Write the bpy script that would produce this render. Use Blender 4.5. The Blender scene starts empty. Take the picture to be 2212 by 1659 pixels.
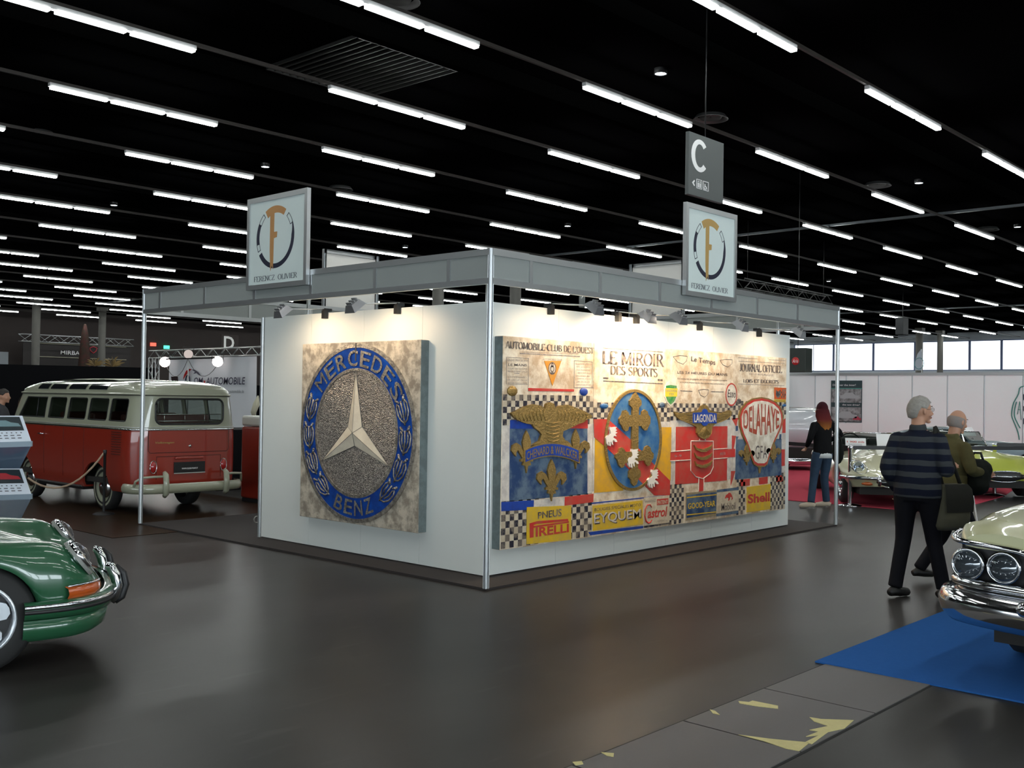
import bpy, bmesh, math, random
from math import sin, cos, pi, radians as R, sqrt
from mathutils import Vector, Matrix
from mathutils.geometry import tessellate_polygon
C = bpy.context.scene.collection
random.seed(7)

# ---------------------------------------------------------------- camera, world, exposure
CX, CY, CZ = -6.33432, -6.05496, 1.642
YAW, PITCH, ROLL, FPX = -0.83017, 0.01256, 0.01496, 2233.47
W_, H_ = 2212.0, 1659.0
_f = Vector((-sin(YAW)*cos(PITCH), cos(YAW)*cos(PITCH), sin(PITCH)))
_r0 = Vector((cos(YAW), sin(YAW), 0)); _u0 = _r0.cross(_f)
_r = _r0*cos(ROLL) + _u0*sin(ROLL); _u = -_r0*sin(ROLL) + _u0*cos(ROLL)
cd = bpy.data.cameras.new('camera'); cam = bpy.data.objects.new('camera', cd); C.objects.link(cam)
cd.sensor_width = 36.0; cd.lens = 36.0*FPX/W_; cd.clip_start = 0.05; cd.clip_end = 400; sc_ = bpy.context.scene; sc_.cycles.transparent_max_bounces = 16
cam.matrix_world = Matrix(((_r.x, _u.x, -_f.x, CX), (_r.y, _u.y, -_f.y, CY), (_r.z, _u.z, -_f.z, CZ), (0, 0, 0, 1)))
sc = bpy.context.scene; sc.camera = cam
sc.view_settings.view_transform = 'Standard'; sc.view_settings.look = 'None'
sc.view_settings.exposure = 0.0; sc.view_settings.gamma = 1.0; sc.view_settings.use_curve_mapping = False
wd = bpy.data.worlds.new('world'); sc.world = wd; wd.use_nodes = True
wd.node_tree.nodes['Background'].inputs[0].default_value = (.75, .85, 1, 1)
wd.node_tree.nodes['Background'].inputs[1].default_value = 0.6
TUBE, SPOT, DAY, DAY2 = 37.0, .78, 2.6, 5.4          # light levels: ceiling tubes, booth floods, daylight glass

def at(px, py, ax, val):                  # ray through a pixel of the photo met with an axis plane
    d = _f + _r*((px-W_/2)/FPX) - _u*((py-H_/2)/FPX)
    o = Vector((CX, CY, CZ)); return o + d*((val-o[ax])/d[ax])
def proj(P):
    d = Vector(P)-Vector((CX, CY, CZ)); z = d.dot(_f)
    return (W_/2+FPX*d.dot(_r)/z, H_/2-FPX*d.dot(_u)/z, z)

# ---------------------------------------------------------------- materials
MATS = {}
def mat(name, col, rough=.5, metal=0., coat=0., emit=None, es=1., noise=None, bump=None, spec=.5, trans=0., alpha=1., sheen=0.):
    """noise=(scale, amount, col2, sharp)  bump=(scale, strength[, kind])"""
    if name in MATS: return MATS[name]
    m = bpy.data.materials.new(name); m.use_nodes = True; nt = m.node_tree; n = nt.nodes; l = nt.links
    b = n['Principled BSDF']
    b.inputs['Base Color'].default_value = (*col, 1); b.inputs['Roughness'].default_value = rough
    b.inputs['Metallic'].default_value = metal; b.inputs['Coat Weight'].default_value = coat
    b.inputs['Coat Roughness'].default_value = .04
    b.inputs['Specular IOR Level'].default_value = spec; b.inputs['Transmission Weight'].default_value = trans
    b.inputs['Alpha'].default_value = alpha; b.inputs['Sheen Weight'].default_value = sheen
    if emit: b.inputs['Emission Color'].default_value = (*emit, 1); b.inputs['Emission Strength'].default_value = es
    if noise or bump:
        tc = n.new('ShaderNodeTexCoord')
    if noise:
        sc_, am, c2, sh = noise
        nz = n.new('ShaderNodeTexNoise'); nz.inputs['Scale'].default_value = sc_; nz.inputs['Detail'].default_value = 6; nz.inputs['Roughness'].default_value = .65
        l.new(tc.outputs['Object'], nz.inputs['Vector'])
        rp = n.new('ShaderNodeValToRGB'); rp.color_ramp.elements[0].position = .5-sh; rp.color_ramp.elements[1].position = .5+sh
        c1 = [a*(1-am)+b_*am for a, b_ in zip(col, c2)]
        rp.color_ramp.elements[0].color = (*c1, 1); rp.color_ramp.elements[1].color = (*col, 1)
        l.new(nz.outputs['Fac'], rp.inputs['Fac']); l.new(rp.outputs['Color'], b.inputs['Base Color'])
    if bump:
        if len(bump) > 2 and bump[2] == 'voronoi':
            tx = n.new('ShaderNodeTexVoronoi'); out = tx.outputs['Distance']
        else:
            tx = n.new('ShaderNodeTexNoise'); tx.inputs['Detail'].default_value = 4; out = tx.outputs['Fac']
        tx.inputs['Scale'].default_value = bump[0]; l.new(tc.outputs['Object'], tx.inputs['Vector'])
        bp = n.new('ShaderNodeBump'); bp.inputs['Strength'].default_value = bump[1]; bp.inputs['Distance'].default_value = .01
        l.new(out, bp.inputs['Height']); l.new(bp.outputs['Normal'], b.inputs['Normal'])
    MATS[name] = m; return m
def em(name, col, s):
    if name in MATS: return MATS[name]
    m = bpy.data.materials.new(name); m.use_nodes = True; n = m.node_tree.nodes; n.clear()
    e = n.new('ShaderNodeEmission'); o = n.new('ShaderNodeOutputMaterial'); e.inputs[0].default_value = (*col, 1); e.inputs[1].default_value = s
    m.node_tree.links.new(e.outputs[0], o.inputs[0]); MATS[name] = m; return m
def glass(name, col=(.8, .85, .85), tint=.5):
    if name in MATS: return MATS[name]
    m = bpy.data.materials.new(name); m.use_nodes = True; nt = m.node_tree; n = nt.nodes; n.clear()
    t = n.new('ShaderNodeBsdfTransparent'); g = n.new('ShaderNodeBsdfGlossy'); mx = n.new('ShaderNodeMixShader'); o = n.new('ShaderNodeOutputMaterial')
    lw = n.new('ShaderNodeLayerWeight'); lw.inputs[0].default_value = .5; pw = n.new('ShaderNodeMath'); pw.operation = 'POWER'; pw.inputs[1].default_value = 4.; nt.links.new(lw.outputs['Facing'], pw.inputs[0])
    fr = n.new('ShaderNodeMapRange'); fr.inputs[3].default_value = .045; fr.inputs[4].default_value = .8; nt.links.new(pw.outputs[0], fr.inputs[0])
    t.inputs[0].default_value = (*[c*tint for c in col], 1); g.inputs['Roughness'].default_value = .03
    for a, b in ((fr.outputs[0], mx.inputs[0]), (t.outputs[0], mx.inputs[1]), (g.outputs[0], mx.inputs[2]), (mx.outputs[0], o.inputs[0])): nt.links.new(a, b)
    MATS[name] = m; return m
M_alu = mat('aluminium', (.55, .57, .58), .35, .9)
M_chrome = mat('chrome', (.75, .76, .78), .12, 1.)
M_black = mat('black_plastic', (.012, .012, .013), .45)
M_rubber = mat('tyre_rubber', (.012, .012, .012), .7)
M_white = mat('white_laminate', (.74, .77, .74), .42)
M_pwhite = mat('white_paper', (.8, .8, .8), .6)
M_darkin = mat('dark_interior', (.02, .018, .016), .8)

# ---------------------------------------------------------------- mesh helper
class MB:
    def __init__(s): s.v = []; s.f = []; s.sm = []
    def add(s, vs, fs, smooth=False):
        o = len(s.v); s.v += [tuple(v) for v in vs]; s.f += [tuple(i+o for i in f) for f in fs]; s.sm += [smooth]*len(fs); return s
    def box(s, c, d, rz=0, m=None):
        x, y, z = d[0]/2, d[1]/2, d[2]/2
        vs = [Vector(p) for p in ((-x,-y,-z),(x,-y,-z),(x,y,-z),(-x,y,-z),(-x,-y,z),(x,-y,z),(x,y,z),(-x,y,z))]
        mm = Matrix.Rotation(rz, 3, 'Z') if m is None else m
        return s.add([mm@v+Vector(c) for v in vs], [(0,3,2,1),(4,5,6,7),(0,1,5,4),(1,2,6,5),(2,3,7,6),(3,0,4,7)])
    def bb(s, a, b): return s.box([(a[i]+b[i])/2 for i in range(3)], [abs(a[i]-b[i]) for i in range(3)])
    def tube(s, pts, r, n=8, cap=True, smooth=True):
        pts = [Vector(p) for p in pts]; N = len(pts); rr = r if isinstance(r, (list, tuple)) else [r]*N
        vs = []; t0 = (pts[1]-pts[0]).normalized(); a = Vector((0,0,1)) if abs(t0.z) < .9 else Vector((1,0,0))
        nx = t0.cross(a).normalized()
        for i, p in enumerate(pts):
            t = (pts[min(i+1,N-1)]-pts[max(i-1,0)]); t = t.normalized() if t.length > 1e-9 else t0
            nx = (nx - t*nx.dot(t)); nx = nx.normalized() if nx.length > 1e-6 else t.orthogonal().normalized(); ny = t.cross(nx)
            q = rr[i] if isinstance(rr[i], (list, tuple)) else (rr[i], rr[i])
            vs += [p + nx*cos(2*pi*k/n)*q[0] + ny*sin(2*pi*k/n)*q[1] for k in range(n)]
        fs = [(i*n+k, i*n+(k+1)%n, (i+1)*n+(k+1)%n, (i+1)*n+k) for i in range(N-1) for k in range(n)]
        if cap: fs += [tuple(reversed(range(n))), tuple(range((N-1)*n, N*n))]
        return s.add(vs, fs, smooth)
    def lathe(s, prof, c=(0,0,0), axis='Z', n=24, m=None, smooth=True, close=False):
        """prof = [(r, h)...] around an axis through c"""
        vs = []
        for r, h in prof:
            for k in range(n):
                a = 2*pi*k/n; p = Vector((r*cos(a), r*sin(a), h))
                if axis == 'X': p = Vector((p.z, p.x, p.y))
                if axis == 'Y': p = Vector((p.y, p.z, p.x))
                if m: p = m@p
                vs.append(p+Vector(c))
        N = len(prof); fs = [(i*n+k, i*n+(k+1)%n, (i+1)*n+(k+1)%n, (i+1)*n+k) for i in range(N-1) for k in range(n)]
        if close: fs += [tuple(reversed(range(n))), tuple(range((N-1)*n, N*n))]
        return s.add(vs, fs, smooth)
    def grid(s, rows, closed=False, smooth=True, flip=False):
        n = len(rows[0]); vs = [p for r in rows for p in r]; fs = []
        for i in range(len(rows)-1):
            for k in range(n if closed else n-1):
                q = (i*n+k, i*n+(k+1) % n, (i+1)*n+(k+1) % n, (i+1)*n+k); fs.append(q[::-1] if flip else q)
        return s.add(vs, fs, smooth)
    def prism(s, pts, fn, d):
        """pts: 2D outline; fn(u,v,depth)->3D; from depth 0 to d (front)"""
        if len(pts) < 3: return s
        tris = tessellate_polygon([[Vector((p[0], p[1], 0)) for p in pts]]); n = len(pts)
        vs = [fn(p[0], p[1], d) for p in pts] + [fn(p[0], p[1], 0) for p in pts]
        fs = [tuple(t) for t in tris] + [(i, (i+1) % n, n+(i+1) % n, n+i) for i in range(n)]
        return s.add(vs, fs)
    def ball(s, c, r, n=12, m=None):
        r = r if isinstance(r, (tuple, list)) else (r, r, r); h = n//2; vs = []; fs = []
        for i in range(h+1):
            a = pi*i/h
            for k in range(n):
                p = Vector((r[0]*sin(a)*cos(2*pi*k/n), r[1]*sin(a)*sin(2*pi*k/n), r[2]*cos(a)))
                if m: p = m@p
                vs.append(p+Vector(c))
        for i in range(h):
            for k in range(n): fs.append((i*n+k, (i+1)*n+k, (i+1)*n+(k+1) % n, i*n+(k+1) % n))
        return s.add(vs, fs, True)
    def mesh(s, name, m, off=None):
        me = bpy.data.meshes.new(name)
        vs = s.v if off is None else [(v[0]-off[0], v[1]-off[1], v[2]-off[2]) for v in s.v]
        me.from_pydata(vs, [], s.f); me.polygons.foreach_set('use_smooth', s.sm)
        if m: me.materials.append(m)
        me.validate(); me.update(); return me
    def build(s, name, m, parent=None, bevel=0, sub=0, fix=False, world=True):
        """world: vertices are world coordinates and the parent is an unrotated root"""
        off = None
        if parent is not None and world: off = worldloc(parent)
        me = s.mesh(name, m, off)
        if fix or sub:
            b = bmesh.new(); b.from_mesh(me); bmesh.ops.remove_doubles(b, verts=b.verts, dist=1e-5)
            bmesh.ops.recalc_face_normals(b, faces=b.faces); b.to_mesh(me); b.free()
        o = bpy.data.objects.new(name, me); C.objects.link(o)
        if parent is not None: o.parent = parent
        if bevel:
            q = o.modifiers.new('bevel', 'BEVEL'); q.width = bevel; q.segments = 2; q.limit_method = 'ANGLE'; q.angle_limit = R(40)
        if sub: q = o.modifiers.new('sub', 'SUBSURF'); q.levels = sub; q.render_levels = sub
        return o
def worldloc(o):
    v = Vector((0, 0, 0))
    while o is not None: v = v + Vector(o.location); o = o.parent
    return v
def tag(o, label=None, cat=None, group=None, kind=None):
    if label: o['label'] = label
    if cat: o['category'] = cat
    if group: o['group'] = group
    if kind: o['kind'] = kind
    return o
def thing(name, label, cat, loc=(0, 0, 0), rz=0., group=None):
    o = bpy.data.objects.new(name, None); C.objects.link(o); o.location = loc; o.rotation_euler = (0, 0, rz); o.empty_display_size = .1
    return tag(o, label, cat, group)
def dup(root, loc=None, rz=None, label=None):
    r = root.copy(); C.objects.link(r)
    if loc is not None: r.location = loc
    if rz is not None: r.rotation_euler = (0, 0, rz)
    if label: r['label'] = label
    for ch in root.children:
        c = ch.copy(); C.objects.link(c); c.parent = r
        for g in ch.children:
            d = g.copy(); C.objects.link(d); d.parent = c
    return r
def struct(o): o['kind'] = 'structure'; return o
def boolean(o, cutters, op='DIFFERENCE'):
    for c in cutters:
        q = o.modifiers.new('b', 'BOOLEAN'); q.object = c; q.operation = op; q.solver = 'EXACT'
    bake(o)
    for c in cutters: bpy.data.objects.remove(c, do_unlink=True)
def bake(o):
    bpy.context.view_layer.update()
    me = bpy.data.meshes.new_from_object(o.evaluated_get(bpy.context.evaluated_depsgraph_get()))
    o.modifiers.clear(); o.data = me
def autosmooth(o, deg=35):
    b = bmesh.new(); b.from_mesh(o.data)
    for f in b.faces: f.smooth = True
    for e in b.edges:
        e.smooth = not (len(e.link_faces) == 2 and e.calc_face_angle(0) > R(deg))
    b.to_mesh(o.data); b.free()

# ---------------------------------------------------------------- lettering
_tc = {}
def sans(s, bold=0., shear=0.):
    if 'M' in s: bold = min(bold, .006)
    k = (s, bold, shear)
    if k not in _tc:
        cu = bpy.data.curves.new('t', 'FONT'); cu.body = s; cu.offset = bold; cu.shear = shear; cu.resolution_u = 3; cu.fill_mode = 'FRONT'
        o = bpy.data.objects.new('t', cu); C.objects.link(o); bpy.context.view_layer.update()
        me = bpy.data.meshes.new_from_object(o.evaluated_get(bpy.context.evaluated_depsgraph_get()))
        vs = [(v.co.x, v.co.y) for v in me.vertices]; fs = [tuple(p.vertices) for p in me.polygons]
        bpy.data.objects.remove(o); bpy.data.curves.remove(cu); bpy.data.meshes.remove(me)
        xs = [v[0] for v in vs]; ys = [v[1] for v in vs]; x0, x1, y0, y1 = min(xs), max(xs), min(ys), max(ys)
        if not any(ch in s for ch in 'gjpqyQ,;_') and s != '-': y0 = max(y0, -.02)
        _tc[k] = ([((x-x0)/(x1-x0), (y-y0)/(y1-y0)) for x, y in vs], fs)
    return _tc[k]
# serif capitals drawn with strokes: '|' separated polylines in a cell (width, strokes); curves listed point by point
def _arc(cx, cy, rx, ry, a0, a1, n=10): return [(cx+rx*cos(R(a0+(a1-a0)*i/n)), cy+ry*sin(R(a0+(a1-a0)*i/n))) for i in range(n+1)]
SER = {
 'A': (.72, [[(.04,0),(.36,1)],[(.36,1),(.68,0)],[(.17,.36),(.56,.36)]], [(.04,0),(.68,0)]),
 'B': (.62, [[(.14,0),(.14,1)],[(.14,1),(.32,1)]+_arc(.32,.76,.2,.24,90,-90)+[(.14,.52)],[(.32,.52)]+_arc(.34,.26,.24,.26,90,-90)+[(.14,0)]], [(.14,0),(.14,1)]),
 'C': (.68, [_arc(.38,.5,.3,.5,50,310,16)], []),
 'D': (.7, [[(.14,0),(.14,1)],[(.14,1),(.3,1)]+_arc(.3,.5,.33,.5,90,-90,14)+[(.14,0)]], [(.14,0),(.14,1)]),
 'E': (.6, [[(.14,0),(.14,1)],[(.14,1),(.54,1),(.54,.86)],[(.14,.52),(.42,.52)],[(.14,0),(.56,0),(.56,.16)]], [(.14,0),(.14,1)]),
 'F': (.56, [[(.14,0),(.14,1)],[(.14,1),(.54,1),(.54,.86)],[(.14,.52),(.42,.52)]], [(.14,0),(.14,1)]),
 'G': (.72, [_arc(.38,.5,.3,.5,50,330,16)+[(.62,.4),(.45,.4)]], []),
 'H': (.72, [[(.14,0),(.14,1)],[(.58,0),(.58,1)],[(.14,.5),(.58,.5)]], [(.14,0),(.14,1),(.58,0),(.58,1)]),
 'I': (.3, [[(.15,0),(.15,1)]], [(.15,0),(.15,1)]),
 'J': (.42, [[(.28,1),(.28,.2)]+_arc(.15,.2,.13,.2,0,-150,6)], [(.28,1)]),
 'L': (.58, [[(.14,0),(.14,1)],[(.14,0),(.54,0),(.54,.18)]], [(.14,0),(.14,1)]),
 'M': (.86, [[(.12,0),(.12,1)],[(.12,1),(.43,.1)],[(.43,.1),(.74,1)],[(.74,0),(.74,1)]], [(.12,0),(.74,0),(.12,1),(.74,1)]),
 'N': (.74, [[(.12,0),(.12,1)],[(.12,1),(.62,0)],[(.62,0),(.62,1)]], [(.12,0),(.12,1),(.62,1)]),
 'O': (.76, [_arc(.38,.5,.32,.5,0,360,20)], []),
 'P': (.6, [[(.14,0),(.14,1)],[(.14,1),(.32,1)]+_arc(.32,.74,.22,.26,90,-90)+[(.14,.48)]], [(.14,0),(.14,1)]),
 'R': (.68, [[(.14,0),(.14,1)],[(.14,1),(.32,1)]+_arc(.32,.76,.21,.24,90,-90)+[(.14,.52)],[(.34,.52),(.62,0)]], [(.14,0),(.14,1),(.62,0)]),
 'S': (.56, [_arc(.29,.75,.2,.25,35,200,8)+[(.29,.52)]+_arc(.27,.26,.22,.26,60,-150,9)], []),
 'T': (.64, [[(.32,0),(.32,1)],[(.06,.85),(.06,1),(.58,1),(.58,.85)]], [(.32,0)]),
 'U': (.72, [[(.14,1),(.14,.3)]+_arc(.36,.3,.22,.3,180,360)+[(.58,1)]], [(.14,1),(.58,1)]),
 'V': (.7, [[(.04,1),(.35,0)],[(.35,0),(.66,1)]], [(.04,1),(.66,1)]),
 'Z': (.6, [[(.08,.86),(.08,1),(.54,1)],[(.54,1),(.06,0)],[(.06,0),(.54,0),(.54,.14)]], []),
 '-': (.36, [[(.06,.42),(.3,.42)]], []), "'": (.2, [[(.1,1),(.08,.8)]], []), ' ': (.34, [], [])}
def serif(s, thick=.12, thin=.045):
    vs, fs, x = [], [], 0.
    def quad(a, b, w):
        dx, dy = b[0]-a[0], b[1]-a[1]; L = math.hypot(dx, dy) or 1e-6; nx, ny = -dy/L*w/2, dx/L*w/2
        o = len(vs); vs.extend([(a[0]+nx, a[1]+ny), (a[0]-nx, a[1]-ny), (b[0]-nx, b[1]-ny), (b[0]+nx, b[1]+ny)]); fs.append((o, o+1, o+2, o+3))
    for ch in s:
        w, st, sf = SER.get(ch, SER[' '])
        for pl in st:
            pa = None
            for a, b in zip(pl, pl[1:]):
                dx, dy = b[0]-a[0], b[1]-a[1]; L = math.hypot(dx, dy) or 1e-6
                up = dy > 0 and dx > .05*L and len(pl) < 6
                wt = thin+(thick-thin)*(abs(dy)/L)**1.6
                if up and ch in 'AVMN' and not (ch in 'M' and dx == 0): wt = thin*1.2 if ch != 'N' else wt
                e = .004; quad((x+a[0]-dx/L*e, a[1]-dy/L*e), (x+b[0]+dx/L*e, b[1]+dy/L*e), wt)
        for px, py in sf: quad((x+px-.09, py+(.02 if py < .5 else -.02)), (x+px+.09, py+(.02 if py < .5 else -.02)), .04)
        x += w
    return [(a/x, b) for a, b in vs], fs
def letter(mb, s, fn, depth, font='sans', **k):
    """fn(u,v,depth) maps the unit box of the word"""
    if font == 'serif': vs, fs = serif(s, **k)
    else: vs, fs = sans(s, **k)
    mb.add([fn(u, v, depth) for u, v in vs], fs); return mb
def quadfn(tl, tr, bl, br, pfn):
    """unit box -> four photo points -> plane"""
    TL, TR, BL, BR = [pfn(*p) for p in (tl, tr, bl, br)]
    def f(u, v, d):
        a = BL[0]*(1-u)+BR[0]*u; b = BL[1]*(1-u)+BR[1]*u; c = TL[0]*(1-u)+TR[0]*u; e = TL[1]*(1-u)+TR[1]*u
        return (a*(1-v)+c*v, b*(1-v)+e*v, d)
    return f

def each(plist, d, cvt, name, m, root, pfn):
    """one part per outline"""
    for pts in plist:
        MB().prism([cvt(*p) for p in pts], pfn, d).build(name, m, root)
# ================================================================ THE HALL
HC = 8.0; CEIL = 8.75
XMIN, XMAX, YMIN, YMAX = -34., 100., -30., 87.
def floor_mat():
    m = bpy.data.materials.new('hall_floor'); m.use_nodes = True; nt = m.node_tree; n = nt.nodes; l = nt.links; b = n['Principled BSDF']
    tc = n.new('ShaderNodeTexCoord')
    def noise(s, sx=1, sy=1, det=6):
        mp = n.new('ShaderNodeMapping'); mp.inputs['Scale'].default_value = (sx, sy, 1); l.new(tc.outputs['Object'], mp.inputs[0])
        z = n.new('ShaderNodeTexNoise'); z.inputs['Scale'].default_value = s; z.inputs['Detail'].default_value = det; l.new(mp.outputs[0], z.inputs['Vector']); return z.outputs['Fac']
    rp = n.new('ShaderNodeValToRGB'); rp.color_ramp.elements[0].position = .35; rp.color_ramp.elements[1].position = .7
    rp.color_ramp.elements[0].color = (.024, .0225, .021, 1); rp.color_ramp.elements[1].color = (.040, .037, .035, 1)
    l.new(noise(.55, 1, 1.6), rp.inputs[0])
    # scuffs
    r2 = n.new('ShaderNodeValToRGB'); r2.color_ramp.elements[0].position = .62; r2.color_ramp.elements[1].position = .78
    r2.color_ramp.elements[0].color = (0, 0, 0, 1); r2.color_ramp.elements[1].color = (.03, .03, .028, 1)
    l.new(noise(1.6, 1, 5), r2.inputs[0])
    mx = n.new('ShaderNodeMix'); mx.data_type = 'RGBA'; mx.blend_type = 'ADD'; mx.inputs[0].default_value = .6
    l.new(rp.outputs[0], mx.inputs[6]); l.new(r2.outputs[0], mx.inputs[7]); l.new(mx.outputs[2], b.inputs['Base Color'])
    b.inputs['Specular IOR Level'].default_value = 0.; b.inputs['Roughness'].default_value = .9
    gl = n.new('ShaderNodeBsdfGlossy'); gl.inputs['Roughness'].default_value = .29; gl.inputs['Color'].default_value = (.95, .95, .95, 1)
    mr = n.new('ShaderNodeMapRange'); mr.inputs[1].default_value = .3; mr.inputs[2].default_value = .7; mr.inputs[3].default_value = .28; mr.inputs[4].default_value = .31
    l.new(noise(.9), mr.inputs[0]); l.new(mr.outputs[0], gl.inputs['Roughness'])
    lw = n.new('ShaderNodeLayerWeight'); lw.inputs[0].default_value = .5
    pw = n.new('ShaderNodeMath'); pw.operation = 'POWER'; pw.inputs[1].default_value = 4.; l.new(lw.outputs['Facing'], pw.inputs[0])
    ma = n.new('ShaderNodeMath'); ma.operation = 'MULTIPLY_ADD'; ma.inputs[1].default_value = .30; ma.inputs[2].default_value = .012; l.new(pw.outputs[0], ma.inputs[0])
    ms = n.new('ShaderNodeMixShader'); l.new(ma.outputs[0], ms.inputs[0]); l.new(b.outputs[0], ms.inputs[1]); l.new(gl.outputs[0], ms.inputs[2]); l.new(ms.outputs[0], n['Material Output'].inputs[0])
    return m
M_floor = floor_mat()
mb = MB(); mb.add([(XMIN, YMIN, 0), (XMAX, YMIN, 0), (XMAX, YMAX, 0), (XMIN, YMAX, 0), (XMIN, YMIN, -.2), (XMAX, YMIN, -.2), (XMAX, YMAX, -.2), (XMIN, YMAX, -.2)], [(0, 1, 2, 3), (7, 6, 5, 4), (0, 4, 5, 1), (1, 5, 6, 2), (2, 6, 7, 3), (3, 7, 4, 0)])
struct(mb.build('floor', M_floor))
M_ceil = mat('black_ceiling', (.0022, .0022, .0024), .9, noise=(.8, .5, (.0012, .0012, .0016), .2), spec=0.)
M_dwall = mat('dark_hall_wall', (.035, .026, .024), .8, noise=(.4, .4, (.02, .016, .016), .2))
struct(MB().bb((XMIN, YMIN, CEIL), (XMAX, YMAX, CEIL+.2)).build('ceiling', M_ceil))
w = MB(); w.bb((XMIN-.3, YMIN, 0), (XMIN, 14, .6)); w.bb((XMIN-.3, YMIN, 5.6), (XMIN, 14, CEIL)); w.bb((XMIN-.3, 14, 0), (XMIN, YMAX, CEIL))
for y in range(-30, 15, 4): w.bb((XMIN-.3, y-.2 if y > -30 else y, .6), (XMIN, min(y+.2, 14), 5.6))  # piers around the added, unseen band of glowing panes
struct(w.build('wall_left', M_dwall))
struct(MB().bb((XMIN, YMAX, 0), (XMAX, YMAX+.3, CEIL)).build('wall_back', M_dwall))
# glazed right wall: sill, head and panes between mullions
M_sill = mat('sill_white', (.6, .66, .72), .6)
w = MB(); w.bb((XMAX, YMIN, 0), (XMAX+.3, YMAX, 4.95)); w.bb((XMAX, YMIN, 7.95), (XMAX+.3, YMAX, CEIL)); w.bb((XMAX, 48.6, 4.95), (XMAX+.3, YMAX, 7.95)); w.bb((XMAX, YMIN, 4.95), (XMAX+.3, -2, 7.95))
struct(w.build('wall_right', M_sill))
M_day = em('daylight_glass', (.86, .93, 1.), DAY)
M_mull = mat('window_frame', (.12, .16, .3), .5)
edges = [-2.0, 4, 9, 14, 19, 24.0]
for px in (2165, 2036+50, 1940+36, 1797+4, 1722): pass
yy = [at(px, 770, 0, XMAX).y for px in (2163, 2094, 1976, 1886, 1800)]
edges += sorted([y for y in yy]) + [48.6]
edges = sorted(edges)
for i in range(len(edges)-1):
    a, b = edges[i]+.12, edges[i+1]-.12
    if i == len(edges)-3: pass
    g = MB().bb((XMAX+.1, a, 5.05), (XMAX+.14, b, 7.85)).build('window_%d' % (i+1), M_day); struct(g)
    f = MB(); f.bb((XMAX+.05, a-.12, 4.95), (XMAX+.2, a, 7.95)); f.bb((XMAX+.05, b, 4.95), (XMAX+.2, b+.12, 7.95))
    f.bb((XMAX+.05, a, 4.95), (XMAX+.2, b, 5.05)); f.bb((XMAX+.05, a, 7.85), (XMAX+.2, b, 7.95))
    k = max(1, int((b-a)/2.2))
    for j in range(1, k): f.bb((XMAX+.04, a+(b-a)*j/k-.025, 5.05), (XMAX+.16, a+(b-a)*j/k+.025, 7.85))
    f.build('window_frame', M_mull, g)
# the side behind the viewer: a solid wall with a band of tall windows (cool daylight)
w = MB(); w.bb((XMIN, YMIN-.3, 0), (XMAX, YMIN, .6)); w.bb((XMIN, YMIN-.3, 4.6), (XMAX, YMIN, CEIL)); w.bb((10, YMIN-.3, .6), (XMAX, YMIN, 4.6))
for x in range(-34, 11, 4): w.bb((x-.2 if x > -34 else x, YMIN-.3, .6), (x+.2, YMIN, 4.6))
struct(w.build('wall_front', M_dwall))
M_sidefill = em('added_side_fill_glow', (.84, .94, 1.), DAY2); M_day3 = em('daylight_glass_south', (.82, .93, 1.), DAY2*2.2)
for i, x in enumerate(range(-34, 10, 4)):
    struct(MB().bb((x+.2, YMIN-.2, .6), (x+3.8, YMIN-.15, 4.6)).build('window_%d' % (20+i), M_day3))
for i, y in enumerate(range(-30, 14, 4)):
    struct(MB().bb((XMIN-.2, y+.2, .6), (XMIN-.15, y+3.8, 5.6)).build('window_%d' % (40+i), M_sidefill))  # glowing panes out of view, added to brighten the left booth wall

# columns
M_col = mat('concrete_column', (.13, .126, .115), .8, noise=(2., .3, (.09, .09, .085), .2))
def column(px, py, dist, rad, lab):
    d = _f + _r*((px-W_/2)/FPX) - _u*((py-H_/2)/FPX); P = Vector((CX, CY, CZ))+d*dist
    m = MB().lathe([(rad, 0), (rad, CEIL)], (P.x, P.y, 0), n=20).bb((P.x-rad-.06, P.y-rad-.06, CEIL-.3), (P.x+rad+.06, P.y+rad+.06, CEIL-.002))
    o = m.build('column', M_col); o['kind'] = 'structure'
for a in ((78, 700, 80, .3, ''), (221, 700, 88, .3, ''), (947, 600, 53, .3, ''), (1114, 600, 55, .3, ''), (1986, 740, 98, .33, ''), (2031, 740, 101, .28, '')): column(*a)

# ---------------------------------------------------------------- rows of ceiling tubes
M_tube = em('fluorescent_tube', (.96, 1., .97), TUBE)
M_hous = mat('lamp_housing', (.5, .5, .5), .4)
M_rail = mat('lamp_track', (.032, .027, .024), .5)
rowsY = [-14.8, -10.3, -5.9, -1.5, 2.88, 7.20, 11.43, 15.88, 20.4, 25.0, 29.7, 34.6, 39.3, 44.0, 48.7, 53.4, 58.0, 62.7, 67.4, 72.0, 76.6, 81.5]
def startx(ri):
    k = ri-4                                     # 0 for the row at y = 2.88
    tab = {0: 6.95, 1: 3.1, 2: -.15, 3: 3.05, 4: 7.05, 5: 3.25, 6: 0.1}
    return tab[k] if k in tab else ((3.35, 7.0)[k % 2] if k < 0 else (3.45, 0.1)[k % 2 == 0] + (0.2))
PER = 7.12
housing = MB().bb((0, -.05, .05), (4.0, .05, .13)); hm = housing.mesh('tube_light_housing', M_hous)
refl = MB()
refl.bb((.035, -.06, .005), (1.265, .06, .05)); tm = refl.mesh('fluorescent_tube', M_tube)
ORD = ['first', 'second', 'third', 'fourth', 'fifth', 'sixth', 'seventh', 'eighth', 'ninth', 'tenth', 'eleventh', 'twelfth', 'thirteenth', 'fourteenth', 'fifteenth', 'sixteenth', 'seventeenth', 'eighteenth', 'nineteenth', 'twentieth']
nrow = 0
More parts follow.
